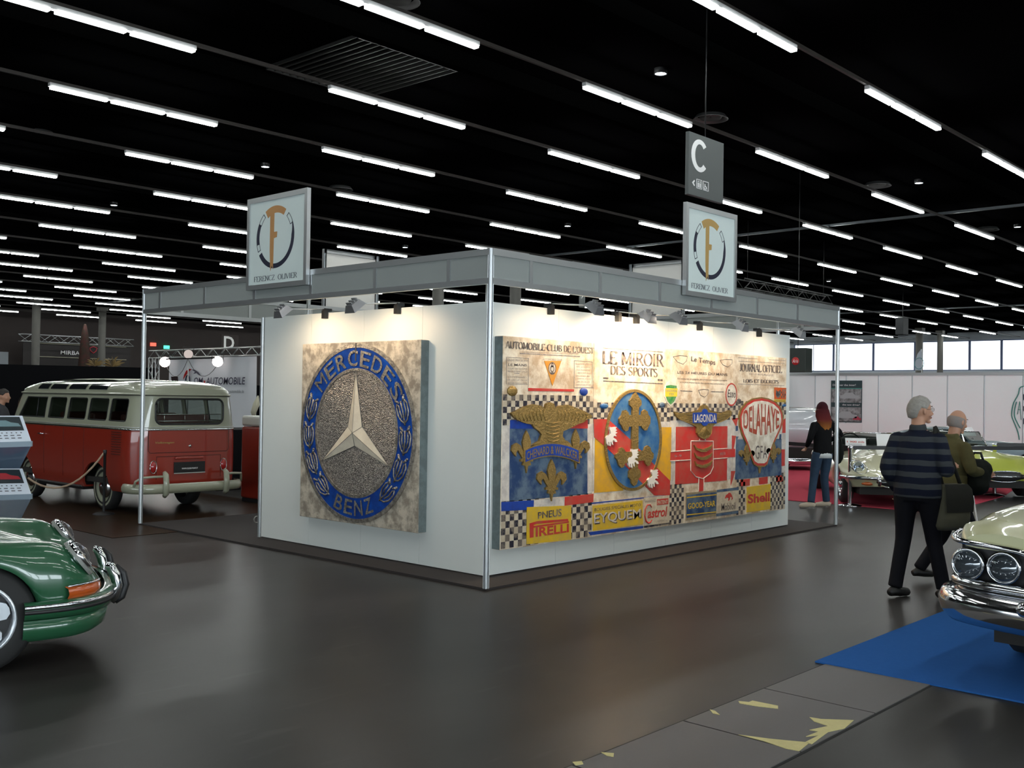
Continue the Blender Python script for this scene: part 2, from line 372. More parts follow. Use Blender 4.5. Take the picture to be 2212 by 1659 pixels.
for ri, y in enumerate(rowsY):
    x0 = startx(ri); xs = []
    k = -6
    while x0+PER*k < XMAX-4.5:
        x = x0+PER*k; k += 1
        if x < -30: continue
        a = proj((x, y, HC)); b = proj((x+4, y, HC))
        vis = a[2] > .5 and b[2] > .5 and max(a[0], b[0]) > 0 and min(a[0], b[0]) < W_ and max(a[1], b[1]) > -5 and min(a[1], b[1]) < H_
        near = (ri < 9 and -14 < x < 22) or (a[2] > .5 and b[2] > .5 and max(a[0], b[0]) > -320 and min(a[0], b[0]) < W_+320 and a[1] > -200)
        if vis or near: xs.append((x, vis))
    if not xs: continue
    visx = [x for x, v in xs if v]
    if visx: nrow += 1
    for x, v in xs:
        o = bpy.data.objects.new('tube_light', hm); C.objects.link(o); o.location = (x, y, HC)
        if v and nrow <= 9:
            i = visx.index(x); lb = 'white ceiling tube light, %s from left in the %s row from the front' % (ORD[i], ORD[nrow-1]); gp = 'ceiling tube lights in %s row' % ORD[nrow-1]
        elif v: lb = 'small far-off white three-tube ceiling light towards the end of the hall'; gp = 'far ceiling tube lights'
        else: lb = 'white three-tube ceiling light overhead outside the picture'; gp = 'ceiling tube lights overhead'
        tag(o, lb, 'ceiling light', gp)
        for j in range(3):
            t = bpy.data.objects.new('tube', tm); C.objects.link(t); t.parent = o; t.location = (j*1.35, 0, 0)
    r = MB().bb((-30, y-.03, HC+.13), (XMAX, y+.03, HC+.2))
    struct(r.build('trim_%d' % (ri+1), M_rail))
# dim ceiling joists beside the rows, and the two trays that run across them
M_joist = mat('ceiling_joist', (.0016, .0016, .0016), .9, spec=0.)
for i, y in enumerate([5.0, 9.2, 13.5, 18., 22.6, 27.2, 32, 37]):
    struct(MB().bb((-30, y-.12, CEIL-.35), (XMAX, y+.12, CEIL)).build('trim_%d' % (30+i), M_joist))
M_tray = mat('cable_tray', (.09, .1, .11), .5)
for i, px in enumerate(((1900, 475), (2000, 668))):
    x = at(px[0], px[1], 2, HC+.3).x
    struct(MB().bb((x-.06, -10, HC+.25), (x+.06, 70, HC+.33)).build('trim_%d' % (40+i), M_tray))
# small round downlights between the rows
M_down = em('downlight_glass', (.8, .9, 1.), 14.)
dn = None
for i, (px, py) in enumerate(((1427, 160), (573, 361), (1985, 396), (1226, 489), (875, 535), (246, 444), (1790, 608), (2198, 491), (830, 616), (2068, 872))):
    if py > 800: continue
    P = at(px, py, 2, CEIL-.12)
    if dn is None:
        dn = thing('downlight', '', 'ceiling light', P, 0, 'small ceiling downlights')
        MB().lathe([(.14, .12), (.14, 0), (.12, 0)], n=16).build('housing', M_black, dn, world=False)
        MB().lathe([(.001, .01), (.12, .01)], n=16).build('lens', M_down, dn, world=False); o = dn
    else: o = dup(dn, P)
    o['label'] = 'small square white downlight on black ceiling, ' + ['above the letter C sign', 'above the left hanging emblem sign', 'right of the letter C sign', 'above the corner of booth frame', 'above the back left sign panel', 'in the upper left dark area', 'just right of the right emblem sign', 'at the right edge of the picture', 'in the open frame left of the corner post'][i]
# round ceiling air diffusers
M_vent = mat('vent_ring', (.1, .1, .1), .4, .5)
vn = None
for i, (px, py, lb) in enumerate(((855, 4, 'at the top of the picture'), (1535, 258, 'above the letter C sign'), (1895, 402, 'right of the letter C sign'), (735, 410, 'right of the left emblem sign'), (85, 292, 'at far left'), (2133, 497, 'at far right'))):
    P = at(px, py, 2, CEIL-.1)
    if vn is None:
        vn = thing('air_vent', '', 'vent', P, 0, 'round ceiling air vents')
        MB().lathe([(.36, .1), (.42, .02), (.44, 0), (.40, 0), (.33, .08)], n=28).build('ring', M_vent, vn, world=False)
        MB().lathe([(.02, .06), (.26, .02), (.28, .05)], n=28).build('cone', mat('vent_cone', (.03, .03, .03), .4), vn, world=False); o = vn
    else: o = dup(vn, P)
    o['label'] = 'dark round air vent in the black ceiling, ' + lb
# slatted grille overhead
g = MB(); P0 = at(690, 70, 2, CEIL-.3); P1 = at(1000, 120, 2, CEIL-.3)
xa = [at(770, 60, 2, CEIL-.2), at(985, 120, 2, CEIL-.2)]
gc_ = [at(px, py, 2, CEIL-.08) for px, py in ((700, 105), (1000, 150), (760, 60), (940, 175))]
gx0, gx1 = gc_[0].x, gc_[1].x
for k in range(15):
    x = gx0+(gx1-gx0)*k/14; g.bb((x-.012, 9.9, CEIL-.09), (x+.012, 13.0, CEIL-.02))
for y in (9.9, 13.0): g.bb((gx0, y-.02, CEIL-.1), (gx1, y+.02, CEIL))
tag(g.build('ceiling_grille', mat('grille_slat', (.010, .010, .009), .6, .0)), 'dark slatted grille in the black ceiling at upper left centre', 'grille')

# ================================================================ CARPETS, FLOOR PLATES
M_blue = mat('blue_carpet', (.026, .115, .36), .95, noise=(30, .35, (.016, .08, .27), .3), spec=.05)
M_redc = mat('red_carpet', (.50, .065, .10), .95, noise=(20, .25, (.38, .045, .075), .3), spec=.05)
tag(MB().bb((-.22, -9.0, .002), (7.5, -3.08, .012)).build('blue_carpet', M_blue), 'plain blue carpet under the cream car at lower right', 'carpet')
def flatpoly(pts, z0, z1): return MB().prism(pts, lambda u, v, d: (u, v, z0+d), z1-z0)
tag(flatpoly([(9.4, 9.5), (9.38, -.42), (13.2, -.1), (17.4, .74), (23.3, 1.3), (23.3, 9.5)], .002, .012).build('red_carpet', M_redc), 'crimson carpet under the show cars at right', 'carpet')
tag(MB().bb((.0, 0, .001), (6.7, 5.92, .02)).build('booth_carpet', mat('dark_carpet', (.028, .022, .021), .9)), 'dark brown carpet tile floor under the white booth', 'carpet')
tag(MB().bb((-.8, 5.0, .001), (2.7, 13.5, .006)).build('brown_floor_mat', mat('brown_parquet', (.032, .018, .010), .35, noise=(3, .5, (.016, .009, .006),   .2), spec=.1)), 'shiny brown floor covering under the red and white bus', 'carpet')
M_plate = mat('floor_plate', (.10, .092, .09), .55, noise=(60, .3, (.07, .065, .062), .3))
M_gap = mat('floor_gap', (.004, .004, .004), .8)
struct(MB().bb((-9, -3.81, .0005), (4, -3.135, .0015)).build('trim_50', M_gap))
jx = [-9, -4.6, -3.6, -2.72, -1.825, -.99, -.1, .9, 4]
p = MB()
for a, b in zip(jx, jx[1:]): p.bb((a+.006, -3.795, .001), (b-.006, -3.15, .006))
struct(p.build('trim_51', M_plate))
M_tape = mat('torn_yellow_tape', (.62, .55, .24), .6, noise=(40, .3, (.4, .34, .15), .2))
def torn(pts, lb):
    q = [at(a, b, 2, .006) for a, b in pts]
    tag(flatpoly([(v.x, v.y) for v in q], .006, .0085).build('torn_tape', M_tape), lb, 'tape', 'torn yellow tape on the floor')
S = lambda a, b: (1100+a/1.989, 1300+b/1.989)
torn([S(1045, 426), S(1155, 448), S(1155, 460), S(1060, 449), S(990, 437), S(985, 428), S(1030, 432)], 'pale yellow scrap of torn tape nearest the blue carpet')
torn([S(1290, 497), S(1340, 505), S(1480, 510), S(1440, 545), S(1370, 560), S(1300, 612), S(1270, 605), S(1330, 575), S(1275, 580), S(1330, 558), S(1290, 552), S(1370, 535), S(1310, 515)], 'ragged yellow torn tape along the right edge of the floor plates')
torn([S(985, 572), S(1120, 590), S(1290, 606), S(1245, 642), S(1190, 632), S(1090, 598)], 'long wedge of torn yellow tape across the floor plate joint')
torn([S(862, 464), S(885, 470), S(905, 487), S(875, 480)], 'tiny yellow tape scrap on the left edge of the floor plates')
torn([S(395, 648), S(450, 652), S(448, 667), S(420, 662)], 'yellow tape scrap near the bottom edge of the picture, right one')
torn([S(272, 690), S(312, 686), S(318, 698), S(285, 703)], 'yellow tape scrap near the bottom edge of the picture, left one')

# ================================================================ THE BOOTH
S_ = .389; LY, LX, HF = 5.895, 6.668, 2.90
BASE = (0, 0, 0)
bo = thing('booth_frame', 'grey aluminium booth frame of posts and fascia around the white walls', 'booth frame', BASE)
def post(x, y, h, z0=0., r=.02):
    m = MB(); n = 8
    m.lathe([(r, z0), (r, h)], (x, y, 0), n=8, smooth=False, close=True)
    for k in range(8):
        a = 2*pi*k/8; m.box((x+cos(a)*r, y+sin(a)*r, (h+z0)/2), (.012, .008, h-z0), a)
    m.lathe([(.03, z0+.004), (.03, z0+.012)], (x, y, 0), n=12, close=True) if z0 == 0 else None
    return m
for (x, y) in ((0, 0), (0, LY), (LX, 0), (LX, LY)): post(x, y, HF, .02 if (x or y) else .02).build('post', M_alu, bo)
M_fpan = mat('fascia_panel', (.26, .28, .27), .5)
M_fin = mat('fascia_inner', (.72, .70, .66), .5)
def beam(a, b, gaps=()):
    """fascia run between two corners: rails, board and the joint uprights"""
    A, B = Vector((*a, 0)), Vector((*b, 0)); D = B-A; L = D.length; D.normalize(); ax = 0 if abs(D.x) > .5 else 1
    z0, z1 = HF-.30, HF
    def seg(s, e, za, zb, t, name, m):
        p, q = A+D*s, A+D*e
        lo = [min(p.x, q.x), min(p.y, q.y), za]; hi = [max(p.x, q.x), max(p.y, q.y), zb]
        lo[1-ax] -= t; hi[1-ax] += t
        MB().bb(lo, hi).build(name, m, bo)
    seg(.0, L, z1-.055, z1, .022, 'fascia_rail', M_alu); seg(0, L, z0, z0+.05, .022, 'fascia_rail', M_alu)
    js = [0, .5]+[.5+k for k in range(1, int(L+.5)+1) if .5+k < L-.2]+[L]
    for s, e in zip(js, js[1:]): seg(s+.02, e-.02, z0+.05, z1-.055, .008, 'fascia_board', M_fpan)
    for s in js[1:-1]: seg(s-.02, s+.02, z0+.05, z1-.055, .018, 'fascia_joint', M_alu)
beam((0, 0), (0, LY)); beam((0, 0), (LX, 0)); beam((LX, 0), (LX, LY)); beam((0, LY), (LX, LY))
# white walls of panels
def wallrun(name, lab, ax, a0, a1, fixed, thick=.04, h=2.5, step=.97, slots=True):
    o = thing(name, lab, 'exhibition wall', ((a0+a1)/2 if ax == 0 else fixed+.02, (a0+a1)/2 if ax == 1 else fixed+.02, 0))
    n = max(1, round((a1-a0)/step)); w = (a1-a0)/n
    for k in range(n):
        s, e = a0+w*k+.0015, a0+w*(k+1)-.0015
        m = MB(); 
        if ax == 0: m.bb((s, fixed, .03), (e, fixed+thick, h))
        else: m.bb((fixed, s, .03), (fixed+thick, e, h))
        m.build('panel', M_white, o)
    return o
wallrun('booth_wall', 'white booth wall carrying the square star emblem painting', 1, S_, 3.89, S_)
wallrun('booth_wall', 'white booth wall carrying the wide four-panel painting', 0, S_+.04, 6.09, S_)
# inner walls closing the back of the booth room
wallrun('booth_wall', 'white inner booth wall running back from the end of the wide wall', 1, S_+.05, 2.4, 6.05)
wallrun('booth_wall', 'white inner booth wall at the far side of the booth', 0, 1.8, 6.0, 3.87)
post(S_-.0, 3.92, 2.5, .02, .016).build('post', M_alu, bo); post(1.85, LY, 2.62, .02, .02).build('post', M_alu, bo)
post(S_+.62, 3.92, 2.87, .02, .018).build('post', M_alu, bo)
P = at(1704, 700, 0, 6.67); post(6.2, .62, 2.87, .02, .018).build('post', M_alu, bo)
post(.62, .62, 2.87, 2.4, .018).build('post', M_alu, bo)
P = at(1330, 640, 0, LX); post(P.x, P.y, 2.62, .02, .02).build('post', M_alu, bo)
P = at(952, 640, 1, LY); post(3.6, LY-.05, 2.62, .02, .02).build('post', M_alu, bo)

# hanging emblem signs on the four fascia sides
M_sign = mat('sign_panel', (.62, .70, .68), .45)
M_ink = mat('sign_ink', (.012, .014, .035), .4); M_rust = mat('sign_rust', (.42, .20, .07), .5, noise=(6, .5, (.55, .28, .08), .25)); M_gink = mat('sign_grey_ink', (.1, .12, .14), .5)
M_gold_sign = mat('sign_gold', (.42, .25, .07), .5, noise=(6, .5, (.5, .34, .12), .25))
def emblem_sign(lab, ax, a0, a1, fixed, mirror, face, col):
    """ax: axis the sign runs along; u goes from the reader's left to right"""
    base = ((a0+a1)/2, fixed, 2.75) if ax == 0 else (fixed, (a0+a1)/2, 2.75)
    o = thing('emblem_sign', lab, 'sign', base, 0, 'framed emblem signs on the booth fascia')
    zb, zt = 2.745, 3.725; w = a1-a0
    def P(u, v, d):
        t = a0+u*w if not mirror else a1-u*w; z = zb+v*(zt-zb); q = fixed+face*(.056+d)
        return (t, q, z) if ax == 0 else (q, t, z)
    def Q(u, v, d): return P(u, v, d)
    m = MB()
    for (u0, u1, v0, v1) in ((0, .045, 0, 1), (.955, 1, 0, 1), (.045, .955, 0, .05), (.045, .955, .945, 1)):
        pts = [(u0, v0), (u1, v0), (u1, v1), (u0, v1)]
        m.prism(pts, lambda u, v, d: P(u, v, d-.03), .045)
    m.build('frame', M_alu, o)
    MB().prism([(.045, .05), (.955, .05), (.955, .945), (.045, .945)], lambda u, v, d: P(u, v, d-.02), .02).build('panel', M_sign if face < 0 else M_fin, o)
    if not lab.startswith('blank'):
        F = lambda u, v, d: P(u, v, .0+d)
        cx, cy, rx, ry = .47, .545, .315, .335
        def arcband(a, b, t0, t1, taper=False, n=24):
            out = []; inn = []
            for k in range(n+1):
                g = R(a+(b-a)*k/n); tt = t0+(t1-t0)*k/n
                out.append((cx+rx*cos(g), cy+ry*sin(g))); inn.append((cx+(rx-tt)*cos(g), cy+(ry-tt)*sin(g)))
            return out+inn[::-1]
        ink = MB()
        ink.prism(arcband(-148, 0, .055, .045), F, .0015); ink.prism(arcband(0, 25, .045, .012), F, .0015); ink.prism(arcband(150, 190, .045, .05), F, .0015)
        for a, b in ((128, 150), (190, 204), (22, 44)):
            ink.prism(arcband(a, b, .006, .006), F, .0015)
            n = 8; inner = [(cx+(rx-.045)*cos(R(a+(b-a)*k/n)), cy+(ry-.045)*sin(R(a+(b-a)*k/n))) for k in range(n+1)]
            ink.prism(inner+[(cx+(rx-.05)*cos(R(a+(b-a)*(n-k)/n)), cy+(ry-.05)*sin(R(a+(b-a)*(n-k)/n))) for k in range(n+1)], F, .0015)
            for g in (a, b): ink.prism([(cx+rx*cos(R(g)), cy+ry*sin(R(g))), (cx+rx*cos(R(g+1.5)), cy+ry*sin(R(g+1.5))), (cx+(rx-.05)*cos(R(g+1.5)), cy+(ry-.05)*sin(R(g+1.5))), (cx+(rx-.05)*cos(R(g)), cy+(ry-.05)*sin(R(g)))], F, .0015)
        ink.build('ring_emblem', M_ink, o)
        fm = MB(); fm.prism(arcband(56, 122, .07, .085), F, .002)
        fm.prism([(.385, .84), (.455, .86), (.445, .2), (.425, .245), (.40, .185), (.385, .4)], F, .0022)
        fm.prism([(.44, .53), (.50, .54), (.505, .60), (.44, .60)], F, .0024)
        fm.build('letter_emblem', col, o)
        t = MB(); letter(t, 'FERENCZ  OLIVIER', lambda u, v, d: P(.12+u*.72, .085+v*.055, d), .0015, 'serif', thick=.15, thin=.06)
        t.build('lettering', M_gink, o)
    return o
emblem_sign('white framed round F emblem sign above the star painting wall', 1, 2.505, 3.575, 0, True, -1, M_rust)
emblem_sign('white framed round F emblem sign above the four-panel painting wall', 0, 2.895, 3.93, 0, False, -1, M_gold_sign)
emblem_sign('blank white back of the framed sign behind the left booth fascia', 0, 2.74, 3.76, LY, False, 1, M_rust)
emblem_sign('blank white back of the framed sign behind the right booth fascia', 1, 2.43, 3.43, LX, False, 1, M_rust)

# clip-on flood lamps along the wall tops: black clamp, arm, head
M_lens = em('halogen_glass', (1., .86, .68), 22.)
M_warm = mat('lamp_metal', (.6, .6, .62), .3, .9)
def flood(lab, clip, d, L=.56, power=60, col=(1., .73, .46), tilt=0.):
    """clip: point on the wall top; d: outward unit direction"""
    o = thing('clip_flood_lamp', lab, 'lamp', (clip[0], clip[1], 2.5), 0, 'clip-on flood lamps over the paintings')
    c = Vector((clip[0], clip[1], 2.5)); d = Vector((d[0], d[1], 0)); s = Vector((-d.y, d.x, 0))
    m = MB(); m.box(c+d*.03+Vector((0, 0, -.02)), (.05, .05, .085), math.atan2(d.y, d.x)); m.box(c+Vector((0, 0, .03)), (.09, .045, .03), math.atan2(d.y, d.x)); m.build('clamp', M_black, o)
    e = c+d*L+Vector((0, 0, -.03)); MB().tube([c+Vector((0, 0, .045)), c+d*(L*.5)+Vector((0, 0, .02)), e+Vector((0, 0, .03))], .0075, 6).build('arm', M_alu, o)
    # head: shallow trapezoid pointing down and back to the wall
    z = (-d*.75+Vector((0, 0, -1))).normalized(); y = s; x = y.cross(z)
    mm = Matrix((x, y, z)).transposed()
    h = MB()
    vs = [mm@Vector(p)+e for p in ((-.055, -.045, -.045), (.055, -.045, -.045), (.055, .045, -.045), (-.055, .045, -.045), (-.085, -.075, .02), (.085, -.075, .02), (.085, .075, .02), (-.085, .075, .02))]
    h.add(vs, [(0, 3, 2, 1), (0, 1, 5, 4), (1, 2, 6, 5), (2, 3, 7, 6), (3, 0, 4, 7)])
    for k in (-.04, 0, .04): h.box(e+mm@Vector((k, 0, -.055)), (.008, .08, .03), m=mm)
    h.build('lamp_head', M_warm, o)
    g = MB(); g.add([mm@Vector(p)+e for p in ((-.08, -.07, .014), (.08, -.07, .014), (.08, .07, .014), (-.08, .07, .014))], [(0, 1, 2, 3)]); g.build('lamp_glass', M_lens, o)
    ld = bpy.data.lights.new('flood_light', 'SPOT'); ld.energy = power*SPOT; ld.color = col; ld.spot_size = R(150); ld.spot_blend = .6; ld.shadow_soft_size = .05
    lo = bpy.data.objects.new('flood_light', ld); C.objects.link(lo); lo.parent = o
    pos = e+z*.045-worldloc(o); zz = -z; xx = s; yy2 = zz.cross(xx)
    mt = Matrix((xx, yy2, zz)).transposed().to_4x4(); mt.translation = pos; lo.matrix_local = mt
for i, (y, lb) in enumerate(((2.75, 'left'), (1.60, 'right'))): flood('clip-on flood lamp over the star painting, %s one of the pair' % lb, (S_, y), (-1, 0), power=21)
for x, lb, pw in ((1.22, 'first from the corner post', 19), (2.62, 'second from the corner post', 62), (3.86, 'third from the corner post', 28), (5.23, 'furthest from the corner post', 14)):
    flood('clip-on flood lamp over the four-panel painting, ' + lb, (x, S_), (0, -1), power=pw)
flood('short bright flood lamp over the sports journal title of the four-panel painting', (2.30, S_), (0, -1), L=.4, power=80)
# ================================================================ THE PAINTINGS
def panelmat(name, col, c2, sc_=6, am=.5, sh=.12, rough=.5, metal=0., bump=None, spec=.4):
    return mat(name, col, rough, metal, noise=(sc_, am, c2, sh), bump=bump, spec=spec)
K_paper = panelmat('aged_paper_paint', (.84, .75, .60), (.42, .26, .13), 5.5, .75, .10, bump=(30, .15))
K_paper2 = panelmat('pale_plaster_paint', (.80, .75, .64), (.45, .38, .28), 7, .7, .10, bump=(30, .15))
K_ink = panelmat('dark_print', (.06, .05, .06), (.5, .4, .3), 18, .35, .05)
K_grey = panelmat('grey_print', (.22, .2, .2), (.55, .45, .35), 25, .5, .05)
K_chk = panelmat('checker_black', (.02, .02, .035), (.4, .33, .25), 9, .4, .04)
K_chw = panelmat('checker_cream', (.66, .58, .44), (.4, .3, .2), 9, .5, .08)
K_navy = panelmat('navy_paint', (.018, .05, .14), (.22, .3, .34), 5, .5, .09)
K_blue = panelmat('cobalt_paint', (.012, .06, .36), (.02, .03, .15), 9, .5, .1)
K_roy = panelmat('royal_paint', (.02, .11, .30), (.12, .24, .34), 7, .55, .1)
K_red = panelmat('scarlet_paint', (.58, .035, .03), (.42, .12, .08), 7, .5, .09)
K_yel = panelmat('ochre_paint', (.72, .38, .015), (.5, .3, .08), 8, .5, .09)
K_syel = panelmat('sign_yellow_paint', (.72, .47, .02), (.5, .36, .1), 9, .5, .09)
K_wht = panelmat('white_marbled_paint', (.72, .66, .58), (.4, .36, .34), 8, .7, .1)
K_gold = panelmat('old_gold', (.40, .26, .08), (.24, .16, .06), 30, .5, .1, .38, .55, bump=(60, .9))
K_green = panelmat('green_paint', (.03, .25, .06), (.3, .4, .2), 12, .4, .05)
K_silver = mat('hammered_silver', (.50, .46, .41), .32, .85, bump=(95, 1.0, 'voronoi'), noise=(60, .75, (.10, .095, .09), .08))
K_stone = panelmat('mottled_stone_paint', (.58, .52, .42), (.17, .14, .11), 9, .75, .09, bump=(25, .3))
K_cream = panelmat('star_cream', (.74, .66, .52), (.5, .42, .32), 6, .4, .1)
K_edge = panelmat('painted_canvas_edge', (.16, .2, .2), (.08, .09, .09), 12, .5, .1)
K_mblue = panelmat('enamel_blue', (.008, .07, .38), (.01, .02, .12), 8, .6, .1, .3)
K_relief = mat('relief_silver', (.46, .42, .36), .4, .7, bump=(50, .8), noise=(25, .7, (.12, .11, .1), .1))

# ---- square painting with the star, on the left wall (plane x = .289)
XF = S_-.1
pt = thing('star_emblem_painting', 'square painting of a silver three-pointed star in a blue lettered laurel ring', 'painting', (XF, 2.11, .34))
y0, y1, z0, z1 = 3.035, 1.172, .342, 2.172           # left edge (far), right edge, bottom, top
def PM(u, v, d): return (XF-d, y0+(y1-y0)*u, z0+(z1-z0)*v)     # unit square seen from the front
MB().bb((XF, y1, z0), (S_-.002, y0, z1)).build('canvas', K_stone, pt, bevel=.006)
MB().bb((XF+.004, y1-.003, z0+.005), (S_, y1-.0005, z1-.005)).build('canvas_edge', K_edge, pt)
cu, cv = .492, .50; rx, rz = .485, .492
def PE(a, r, d): return PM(cu+rx*r*cos(a), cv+rz*r*sin(a), d)
def annul(r0, r1, d0, d1, n=96, mbx=None):
    m = mbx or MB(); rows = [[PE(2*pi*k/n, r, d) for k in range(n)] for r, d in ((r0, 0), (r0, d0), (r1, d1), (r1, 0))]
    return m.grid(rows, closed=True, smooth=False)
annul(.70, .985, .010, .010).build('enamel_ring', K_mblue, pt)
annul(.955, 1.0, .016, .014).build('rim', K_relief, pt); annul(.69, .725, .016, .014).build('inner_rim', K_relief, pt)
MB().grid([[PE(2*pi*k/64, r, .009) for k in range(64)] for r in (0.001, .35, .70)], closed=True, smooth=False).build('hammered_disc', K_silver, pt)
st = MB(); tips = []; inn = []
for k in range(3):
    a = pi/2+2*pi*k/3; tips.append(PM(cu+rx*.69*cos(a)*.99, cv+rz*.69*sin(a), .012)); b = a+pi/3; inn.append(PM(cu+rx*.145*cos(b), cv+rz*.145*sin(b), .012))
c0 = PM(cu, cv, .045)
st.add([c0]+tips+inn, [(0, 1, 4), (0, 4, 2), (0, 2, 5), (0, 5, 3), (0, 3, 6), (0, 6, 1)])
st.build('star', K_cream, pt)
ln = MB()
for k in range(3):
    for q in (tips[k], inn[k]): ln.tube([Vector(c0)+Vector((-.002, 0, 0)), Vector(q)+Vector((-.002, 0, 0))], .0022, 4, smooth=False)
sh = [tips[0], inn[0], tips[1], inn[1], tips[2], inn[2], tips[0]]
ln.tube([Vector(q)+Vector((.001, 0, 0)) for q in sh], .005, 4, smooth=False)
ln.build('star_edges', mat('dark_line', (.08, .075, .07), .5), pt)
def arcword(word, a_mid, span, r0, r1, name, flip=False, bold=.012):
    m = MB(); n = len(word)
    for i, ch in enumerate(word):
        t = (i+.5)/n-.5; w = span/n*.80
        ac = R(a_mid)+(-t if not flip else t)*R(span)
        vs, fs = sans(ch, 0. if ch == 'M' else bold)
        def f(u, v):
            q = (u-.5)*R(w)*(.25 if ch == 'I' else 1); a = ac-(q if not flip else -q); r = r0+(r1-r0)*v if not flip else r1-(r1-r0)*v; return a, r
        o = len(m.v); m.add([PE(*f(u, v), .019) for u, v in vs], fs)
        m.add([PE(*f(u, v), .010) for u, v in vs], [])
    return m.build(name, K_relief, pt)
arcword('MERCEDES', 86, 118, .745, .925, 'lettering'); arcword('BENZ', 270, 48, .75, .92, 'lettering', True)
# laurel: four tulip sprigs each side, traced as ribbons in ring coordinates
def sprig(a, side, m):
    """a: angle of its middle; points run along the ring"""
    def q(t, s): ang = a+t*R(10.8)*side; return PE(ang, .842+s*.088, .016)
    for lob in (-1, 1):
        m.tube([q(-.75, 0), q(-.55, lob*.55), q(-.1, lob*.95), q(.45, lob*1.0), q(.75, lob*.75), q(.55, lob*.5), (q(.1, lob*.55)), q(-.35, lob*.3)], .009, 5)
        m.tube([q(.72, lob*.35), q(.98, lob*.75)], [.009, .014], 5); m.ball(q(1.02, lob*.8), .014, 6)
    m.tube([q(-.9, 0), q(.1, 0), q(.8, 0)], .009, 5)
for k in range(4):
    for a_, s_g in ((17-22*k, 1), (163+22*k, -1)):
        lm = MB(); sprig(R(a_), s_g, lm); lm.build('laurel_sprig', K_relief, pt)
seam = MB(); seam.bb((XF-.021, y0+(y1-y0)*.49-.004, z1-.19), (XF, y0+(y1-y0)*.49+.004, z1-.01)).build('seam', mat('dark_line', (.08, .075, .07)), pt)

# ---- wide four-panel painting on the right wall (plane y = .289)
YF = S_-.1
wp = thing('racing_poster_painting', 'wide four-panel painting of old racing posters and car club emblems', 'painting', (3.15, YF, .25))
def U(px, py): p = at(px, py, 1, YF); return (p.x, p.z)
def PW(u, v, d): return (u, YF-d, v)
c4 = lambda x, y: U(1060+x/3.318, 700+y/3.318)
c5 = lambda x, y: U(1380+x/3.95, 720+y/3.95)
c6 = lambda x, y: U(1280+x/6.383, 820+y/6.383)
c8 = lambda x, y: U(1260+x/10.055, 1040+y/10.055)
ZT, ZB = 2.193, .262
xs = [.475, 1.806, 3.168, 4.49, 5.815]
for i in range(4):
    cv_ = MB(); cv_.bb((xs[i]+.002, YF, ZB), (xs[i+1]-.002, S_-.002, ZT)); pn = cv_.build('canvas_panel', K_paper, wp, bevel=.005)
MB().bb((xs[0]-.001, YF+.004, ZB+.004), (xs[0]+.0015, S_, ZT-.004)).build('canvas_edge', K_edge, wp)
L1, L2, L3, L4, L5 = .0015, .003, .0045, .006, .0075
def poly(m, pts, d, cvt=None):
    q = [cvt(*p) for p in pts] if cvt else pts
    m.prism(q, PW, d); return m
def rect(m, x0, za, x1, zb, d): return poly(m, [(x0, za), (x1, za), (x1, zb), (x0, zb)], d)
def word(name, s, m, tl, tr, bl, br, d, cvt, mt=None, **k):
    mm = m or MB(); letter(mm, s, (lambda f: (lambda u, v, dd: PW(*f(u, v, dd))))(quadfn(tl, tr, bl, br, cvt)), d, **k)
    if not m: mm.build(name, mt, wp)
    return mm
# checker bands
def checker(x0, z0_, x1, z1_, nx, nz, hole=None):
    a = MB(); rect(a, x0, z0_, x1, z1_, L1); a.build('checker_ground', K_chw, wp)
    b = MB(); w, h = (x1-x0)/nx, (z1_-z0_)/nz
    for i in range(nx):
        for j in range(nz):
            if (i+j) % 2: continue
            xa, za = x0+i*w, z0_+j*h; b.add([PW(xa, za, L2), PW(xa+w, za, L2), PW(xa+w, za+h, L2), PW(xa, za+h, L2)], [(0, 1, 2, 3)])
    b.build('checker_squares', K_chk, wp)
zc1 = U(1290, 838)[1]
ztop = [U(1100, 834)[1], U(1300, 853)[1], U(1500, 858)[1], U(1620, 852)[1]]
zbot = [U(1085, 906)[1], U(1400, 905)[1], U(1500, 903)[1], U(1690, 903)[1]]
zt, zbm = 1.665, 1.385
checker(xs[0]+.01, 1.385, xs[1]-.004, 1.665, 24, 5); checker(xs[1]+.004, 1.40, xs[2]-.004, 1.60, 23, 4)
checker(xs[2]+.004, 1.41, xs[3]-.004, 1.60, 22, 4); checker(xs[3]+.004, 1.415, xs[4]-.006, 1.635, 22, 4)
# title strips above the first band
a = MB(); poly(a, [(268, 458), (595, 468), (595, 484), (268, 480)], L3, c4); a.build('red_stripe', K_red, wp)
# bottom checkers
zb1 = .725
checker(xs[0]+.01, ZB+.012, 1.0, .70, 9, 7); checker(1.44, ZB+.012, xs[1]-.004, .70, 6, 7)
checker(xs[2]+.004, ZB+.012, 3.46, .71, 6, 9); checker(4.60, ZB+.012, 4.80, .71, 4, 9); checker(5.42, ZB+.012, xs[4]-.006, .73, 8, 9)
